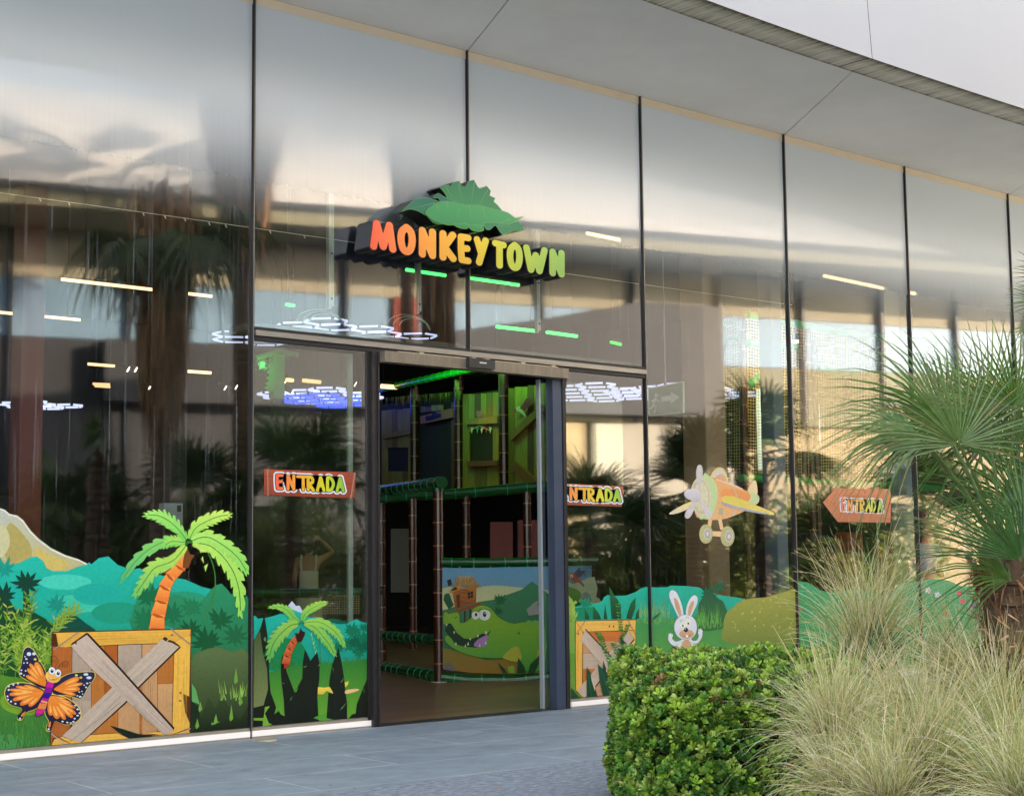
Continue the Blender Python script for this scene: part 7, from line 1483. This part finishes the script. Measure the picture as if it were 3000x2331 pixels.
while N_ < 10500:
    if rh.random() < 0.36: x_, y_, z_ = rh.uniform(-1, 1), rh.uniform(-1, 1), 1.0; x_ = math.copysign(abs(x_)**0.9, x_); z_ = 1.0-0.22*(abs(x_)**2.6+abs(y_)**3)+0.05*math.sin(x_*7+1)*math.cos(y_*6)
    else:
        x_, y_ = (rh.choice((-1, 1)), rh.uniform(-1, 1)) if rh.random() < 0.5 else (rh.uniform(-1, 1), rh.choice((-1, 1))); z_ = rh.uniform(0, 0.99); q_ = (abs(x_)**4.5+abs(y_)**4.5)**(-1/4.5)*(1-z_**7)**0.16; x_ *= q_; y_ *= q_
    if y_ > 0.55 and z_ < 0.8: continue
    k = 1+sum(l[3]*math.exp(-((x_-l[0])**2+(y_-l[1])**2+(z_-l[2])**2)/0.05) for l in lumps)-rh.random()**2*0.20
    n3 = np.array([x_**3*1.2, y_**3*1.2, z_**3*1.1]); nw = nrm(ax*n3[0]/HW+ay*n3[1]/HD+np.array([0, 0, n3[2]])); p = hc*np.array([1, 1, 0])+ax*x_*HW*k+ay*y_*HD*k+np.array([0, 0, max(0.02, z_*HZ*k+0.0)])
    N_ += 1
    axd = nrm(nw*0.8+np.array([0, 0, 0.8])+np.array([rh.gauss(0, .35), rh.gauss(0, .35), rh.gauss(0, .25)])); t = nrm(np.cross(axd, [rh.gauss(0, 1) for _ in range(3)])); b = np.cross(axd, t)
    new = rh.random() < (0.55 if z_ > 0.6 else 0.32); nl_ = rh.randint(6, 9); sz = rh.uniform(0.024, 0.047)
    cbase = rh.choice([(158, 190, 66), (140, 174, 62), (170, 190, 90)]) if new else rh.choice([(86, 134, 48), (70, 116, 44), (102, 148, 52), (58, 98, 42), (118, 150, 58)]); cbase = (134, 100, 58) if rh.random() < 0.012 else cbase; kk = rh.uniform(0.75, 1.25)
    for j in range(nl_):
        th = j*2.4+rh.uniform(-.3, .3); op = 0.35+0.9*(j/nl_)+rh.uniform(-.1, .1); o_ = t*math.cos(th)+b*math.sin(th); d = nrm(axd*math.cos(op)+o_*math.sin(op)); s_ = nrm(np.cross(d, axd)); up_ = np.cross(s_, d); L_ = sz*rh.uniform(0.75, 1.15); w_ = L_*0.24
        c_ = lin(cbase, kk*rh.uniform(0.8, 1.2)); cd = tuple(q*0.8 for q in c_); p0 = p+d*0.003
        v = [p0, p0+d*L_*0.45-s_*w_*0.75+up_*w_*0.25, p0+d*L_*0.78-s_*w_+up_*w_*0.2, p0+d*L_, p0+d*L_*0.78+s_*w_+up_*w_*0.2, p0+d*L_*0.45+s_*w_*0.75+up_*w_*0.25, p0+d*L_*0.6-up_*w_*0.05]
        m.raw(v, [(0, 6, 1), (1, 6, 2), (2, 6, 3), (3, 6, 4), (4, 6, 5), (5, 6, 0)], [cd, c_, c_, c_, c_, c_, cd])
m.build('leaves', M_HLEAF, hd)
for i in range(520):
    u = rh.uniform(0, 6.283); x_, y_, z_ = hs(u, rh.uniform(0, 0.95)); q = hc*np.array([1, 1, 0])+ax*x_*HW+ay*y_*HD+np.array([0, 0, z_*HZ]); p = q*0.7+(hc*np.array([1, 1, 0])+np.array([0, 0, 0.1]))*0.3; mt_.tube([p, (p+q)/2+np.array([rh.uniform(-.02, .02)]*3), q], [0.005, 0.0035, 0.0015], 5)
mt_.build('twigs', mat('hedge_twig', lin((96, 78, 58)), 0.9), hd)
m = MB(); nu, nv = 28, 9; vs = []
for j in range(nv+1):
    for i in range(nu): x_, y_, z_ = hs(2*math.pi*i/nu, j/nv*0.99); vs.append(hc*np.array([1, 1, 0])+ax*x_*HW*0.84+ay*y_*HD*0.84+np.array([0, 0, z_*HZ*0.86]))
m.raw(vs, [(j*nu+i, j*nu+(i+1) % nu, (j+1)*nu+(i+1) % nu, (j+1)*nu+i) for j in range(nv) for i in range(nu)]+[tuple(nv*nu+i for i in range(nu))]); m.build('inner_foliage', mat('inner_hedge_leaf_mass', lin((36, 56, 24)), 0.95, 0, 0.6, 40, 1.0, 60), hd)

# ---------------- feather grass
M_GRASS = colmat('feather_grass', 0.55, 0.1, 20, trans=0.35, spec=0.3)
def tuft(px_, py_, d_, n, L0, L1, tilt, wind, label, seed, plume=0.0, dry=0.5, rootr=0.07, wid=0.0016, centre=0.0, green=0.0):
    r_ = random.Random(seed); base = V(px_, py_, d_); zb = max(0.0, base[2]); m = MB(); tone = r_.uniform(0.85, 1.2)
    locks = [(r_.uniform(0, 6.283), min(abs(r_.gauss(centre, 1))*R(tilt), R(100)), r_.uniform(-0.12, 0.12), r_.uniform(0.8, 1.15)) for _ in range(max(8, n//34))]
    n = int(n*0.56)
    for i in range(n):
        th = r_.uniform(0, 6.283); rr = rootr*math.sqrt(r_.random()); p = np.array([base[0]+math.cos(th)*rr, base[1]+math.sin(th)*rr, zb-0.02]); a_ = abs(r_.gauss(centre, 1))*R(tilt); a_ = min(a_, R(100))
        lk = r_.choice(locks); free = r_.random() < 0.25
        if not free: a_ = max(0.0, lk[1]+r_.gauss(0, 0.09))
        th2 = th+r_.gauss(0, .5) if free else lk[0]+r_.gauss(0, 0.13); d = nrm([math.cos(th2)*math.sin(a_), math.sin(th2)*math.sin(a_), math.cos(a_)]); d = nrm(d+np.array(wind)*r_.uniform(0.3, 1.2)); L_ = r_.uniform(L0, L1)*(1 if free else lk[3]); seg = 8; st = L_/seg; g_ = r_.uniform(0.05, 0.20)*(1+0.6*a_)
        curl = np.array([r_.gauss(0, .05), r_.gauss(0, .05), 0]); pts = [p]
        for k in range(seg): d = nrm(d+np.array([0, 0, -g_*(k/seg)*1.6])+curl+np.array(wind)*0.04); p = p+d*st; pts.append(p)
        vd = nrm(CAM-pts[4]); 
        kf = r_.uniform(0.75, 1.2); straw = r_.choice([(232, 224, 186), (214, 200, 150), (244, 236, 206), (196, 178, 122), (186, 186, 120)]) if r_.random() < dry else (168, 178, 104)
        if r_.random() < green: straw = (120, 146, 70)
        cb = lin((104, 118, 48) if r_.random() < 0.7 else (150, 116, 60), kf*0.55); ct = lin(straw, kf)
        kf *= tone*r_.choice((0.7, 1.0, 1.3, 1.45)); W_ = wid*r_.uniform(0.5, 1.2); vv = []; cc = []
        hair = r_.random() < plume
        for k, q in enumerate(pts):
            f = k/seg; tt = pts[min(k+1, seg)]-pts[max(0, k-1)]; s_ = nrm(np.cross(tt, vd)+1e-6); ww = W_*(1-f*0.75)*(0.6 if f < .1 else 1); vv += [q-s_*ww, q+s_*ww]; c_ = tuple(cb[z]*(1-min(1, f*1.6))+ct[z]*min(1, f*1.6) for z in range(3)); cc += [c_, c_]
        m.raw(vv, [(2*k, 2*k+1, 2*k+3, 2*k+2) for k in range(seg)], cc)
        if hair:
            for k in range(5, seg+1):
                for z in range(7):
                    q = pts[k-1]+(pts[k]-pts[k-1])*r_.random(); dd = nrm(nrm(pts[k]-pts[k-1])+np.array([r_.gauss(0, .3), r_.gauss(0, .3), r_.gauss(0, .3)])); l_ = r_.uniform(0.015, 0.04); s_ = nrm(np.cross(dd, vd))*0.0009; m.face([q-s_, q+s_, q+dd*l_], lin((206, 186, 140), r_.uniform(0.8, 1.2)))
    for i in range(n//70):      # stiffer flowering stalks with knobbly seed heads
        th = r_.uniform(0, 6.283); p = np.array([base[0], base[1], zb])+np.array([math.cos(th), math.sin(th), 0])*rootr*0.6; d = nrm(np.array([math.cos(th)*0.45*r_.random(), math.sin(th)*0.45*r_.random(), 1.0])+np.array(wind)); L_ = L1*r_.uniform(0.9, 1.12); pts = [p+d*L_*q/7+np.array([math.cos(th), math.sin(th), -0.35])*0.12*L_*(q/7)**2+np.array([r_.gauss(0, .003)]*3) for q in range(8)]
        m.tube(pts, [0.0008]*5+[0.0019, 0.0015, 0.0006], 4, lin((206, 186, 140), r_.uniform(0.8, 1.2)), cap=False)
    for i in range(n//7):       # dead thatch round the foot
        th = r_.uniform(0, 6.283); p = np.array([base[0], base[1], zb+r_.uniform(0, 0.06)]); e2 = p+np.array([math.cos(th), math.sin(th), 0])*r_.uniform(0.08, 0.2)+np.array([0, 0, r_.uniform(-0.06, 0.05)]); s_ = nrm(np.cross(e2-p, CAM-p))*0.0012; m.face([p-s_, p+s_, (p+e2)/2+s_+np.array([0, 0, .03]), (p+e2)/2-s_+np.array([0, 0, .03])], lin((126, 96, 60), r_.uniform(0.5, 1.2)))
    o_ = m.build('feather_tussock', M_GRASS); tag(o_, label, 'ornamental grass', 'feather grass clumps'); return o_
WN = np.array(IX)
tuft(2540, 1985, 8.0, 1300, 0.40, 0.78, 25, WN*0.04, 'tall feather grass clump with pale plumes rising in front of the third mullion', 1, plume=0.10, dry=0.75, green=0.15, wid=0.0019)
tuft(2455, 2190, 6.4, 2000, 0.26, 0.52, 44, WN*0.10, 'arching feather grass clump directly right of the hedge', 2, dry=0.7, wid=0.0014)
tuft(2470, 2320, 6.1, 1300, 0.20, 0.38, 56, WN*0.05, 'low feather grass clump at the hedge foot, bottom of the frame', 3, dry=0.75, wid=0.0013)
tuft(2720, 2290, 6.1, 2000, 0.30, 0.56, 46, -WN*0.03, 'wide feather grass clump at the bottom between hedge and palm', 4, dry=0.6, green=0.1, wid=0.0014)
tuft(2940, 2230, 6.3, 2000, 0.30, 0.60, 48, -WN*0.16, 'dense feather grass clump below the palm trunk, leaning left', 5, dry=0.6, green=0.1, wid=0.0014)
tuft(2820, 2010, 7.5, 1200, 0.28, 0.55, 58, -WN*0.18, 'feather grass clump behind, drooping left beside the palm trunk', 6, dry=0.7, wid=0.0016)
tuft(3010, 2380, 5.5, 1700, 0.28, 0.50, 46, -WN*0.05, 'feather grass clump cut by the bottom right corner', 7, dry=0.6, green=0.1, wid=0.0013)
tuft(2600, 2370, 5.8, 1300, 0.24, 0.46, 60, WN*0.0, 'flattened feather grass clump along the bottom edge', 8, dry=0.7, wid=0.0013)
tuft(2650, 2080, 7.0, 900, 0.22, 0.5, 66, -WN*0.06, 'messy feather grass clump in the middle of the bed', 9, dry=0.75, wid=0.0015)
tuft(2990, 2030, 7.4, 1100, 0.3, 0.55, 40, -WN*0.05, 'upright green feather grass clump right of the palm trunk', 10, dry=0.4, green=0.3, wid=0.0016)
# shrubs between the grasses, dark low leaves
m = MB(); rr_ = random.Random(9)
for px_, py_, d_ in ((2520, 2090, 7.6), (2640, 2160, 7.3), (2450, 2030, 8.0), (2760, 2120, 7.6), (2600, 2260, 6.8), (2860, 2150, 7.3)):
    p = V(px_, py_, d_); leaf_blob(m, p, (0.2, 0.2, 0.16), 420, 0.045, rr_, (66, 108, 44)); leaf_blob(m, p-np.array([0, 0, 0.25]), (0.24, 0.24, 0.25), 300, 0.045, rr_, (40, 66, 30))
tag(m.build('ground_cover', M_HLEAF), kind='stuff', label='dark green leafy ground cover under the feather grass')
# earth mound of the bed
m = MB(); n1, n2 = 34, 22; vs = []
for j in range(n2+1):
    for i in range(n1+1):
        u = i/n1; v = j/n2; c_ = np.array([hc[0], hc[1], 0])+ax*(-0.55+u*5.0)+ay*(-3.4+v*4.6); e = min(u/0.22, 1, v/0.1 if v < 0.5 else (1-v)/0.25, (1-u)/0.1); e = max(0, min(1, e)); vs.append((c_[0], c_[1], 0.01+0.27*e*e*(3-2*e)*(1 if u > 0.2 else 0.25)+0.02*math.sin(i*1.7)*math.cos(j*2.1)*e))
m.raw(vs, [(j*(n1+1)+i, j*(n1+1)+i+1, (j+1)*(n1+1)+i+1, (j+1)*(n1+1)+i) for j in range(n2) for i in range(n1)])
tag(m.build('planting_bed', mat('bed_soil', lin((84, 68, 48)), 0.95, 0, 0.35, 9, 0.6), smooth=True), kind='structure', label='raised earth bed under the grasses')
# fallen leaves on the paving
M_DRY = colmat('dry_leaf', 0.8, 0.1, 30)
for i, (px_, py_, wd) in enumerate(((1040, 2309, 'at the left end of the rough strip'), (1457, 2308, 'on the rough strip, left of two'), (1542, 2308, 'on the rough strip, right of two'), (55, 2279, 'on the slabs at the far left'), (970, 2300, 'left of the rough strip'), (966, 2318, 'at the bottom edge'), (1210, 2150, 'near the doorway'), (640, 2250, 'on the slabs under the crate print'), (1420, 2250, 'where slabs meet the rough strip'))):
    p = PZ(px_, py_, 0.012); th = rr_.uniform(0, 3); d = np.array([math.cos(th), math.sin(th), 0.1]); s_ = np.array([-d[1], d[0], 0.15]); L_ = 0.03; m = MB(); m.raw([p-d*L_*0.5, p+s_*0.009, p+d*L_*0.5+np.array([0, 0, .006]), p-s_*0.009], [(0, 1, 2, 3)], lin((190, 140, 96), rr_.uniform(0.6, 1.1)))
    tag(m.build('fallen_leaf', M_DRY), 'small dry leaf lying '+wd, 'leaf', 'fallen leaves on the paving')
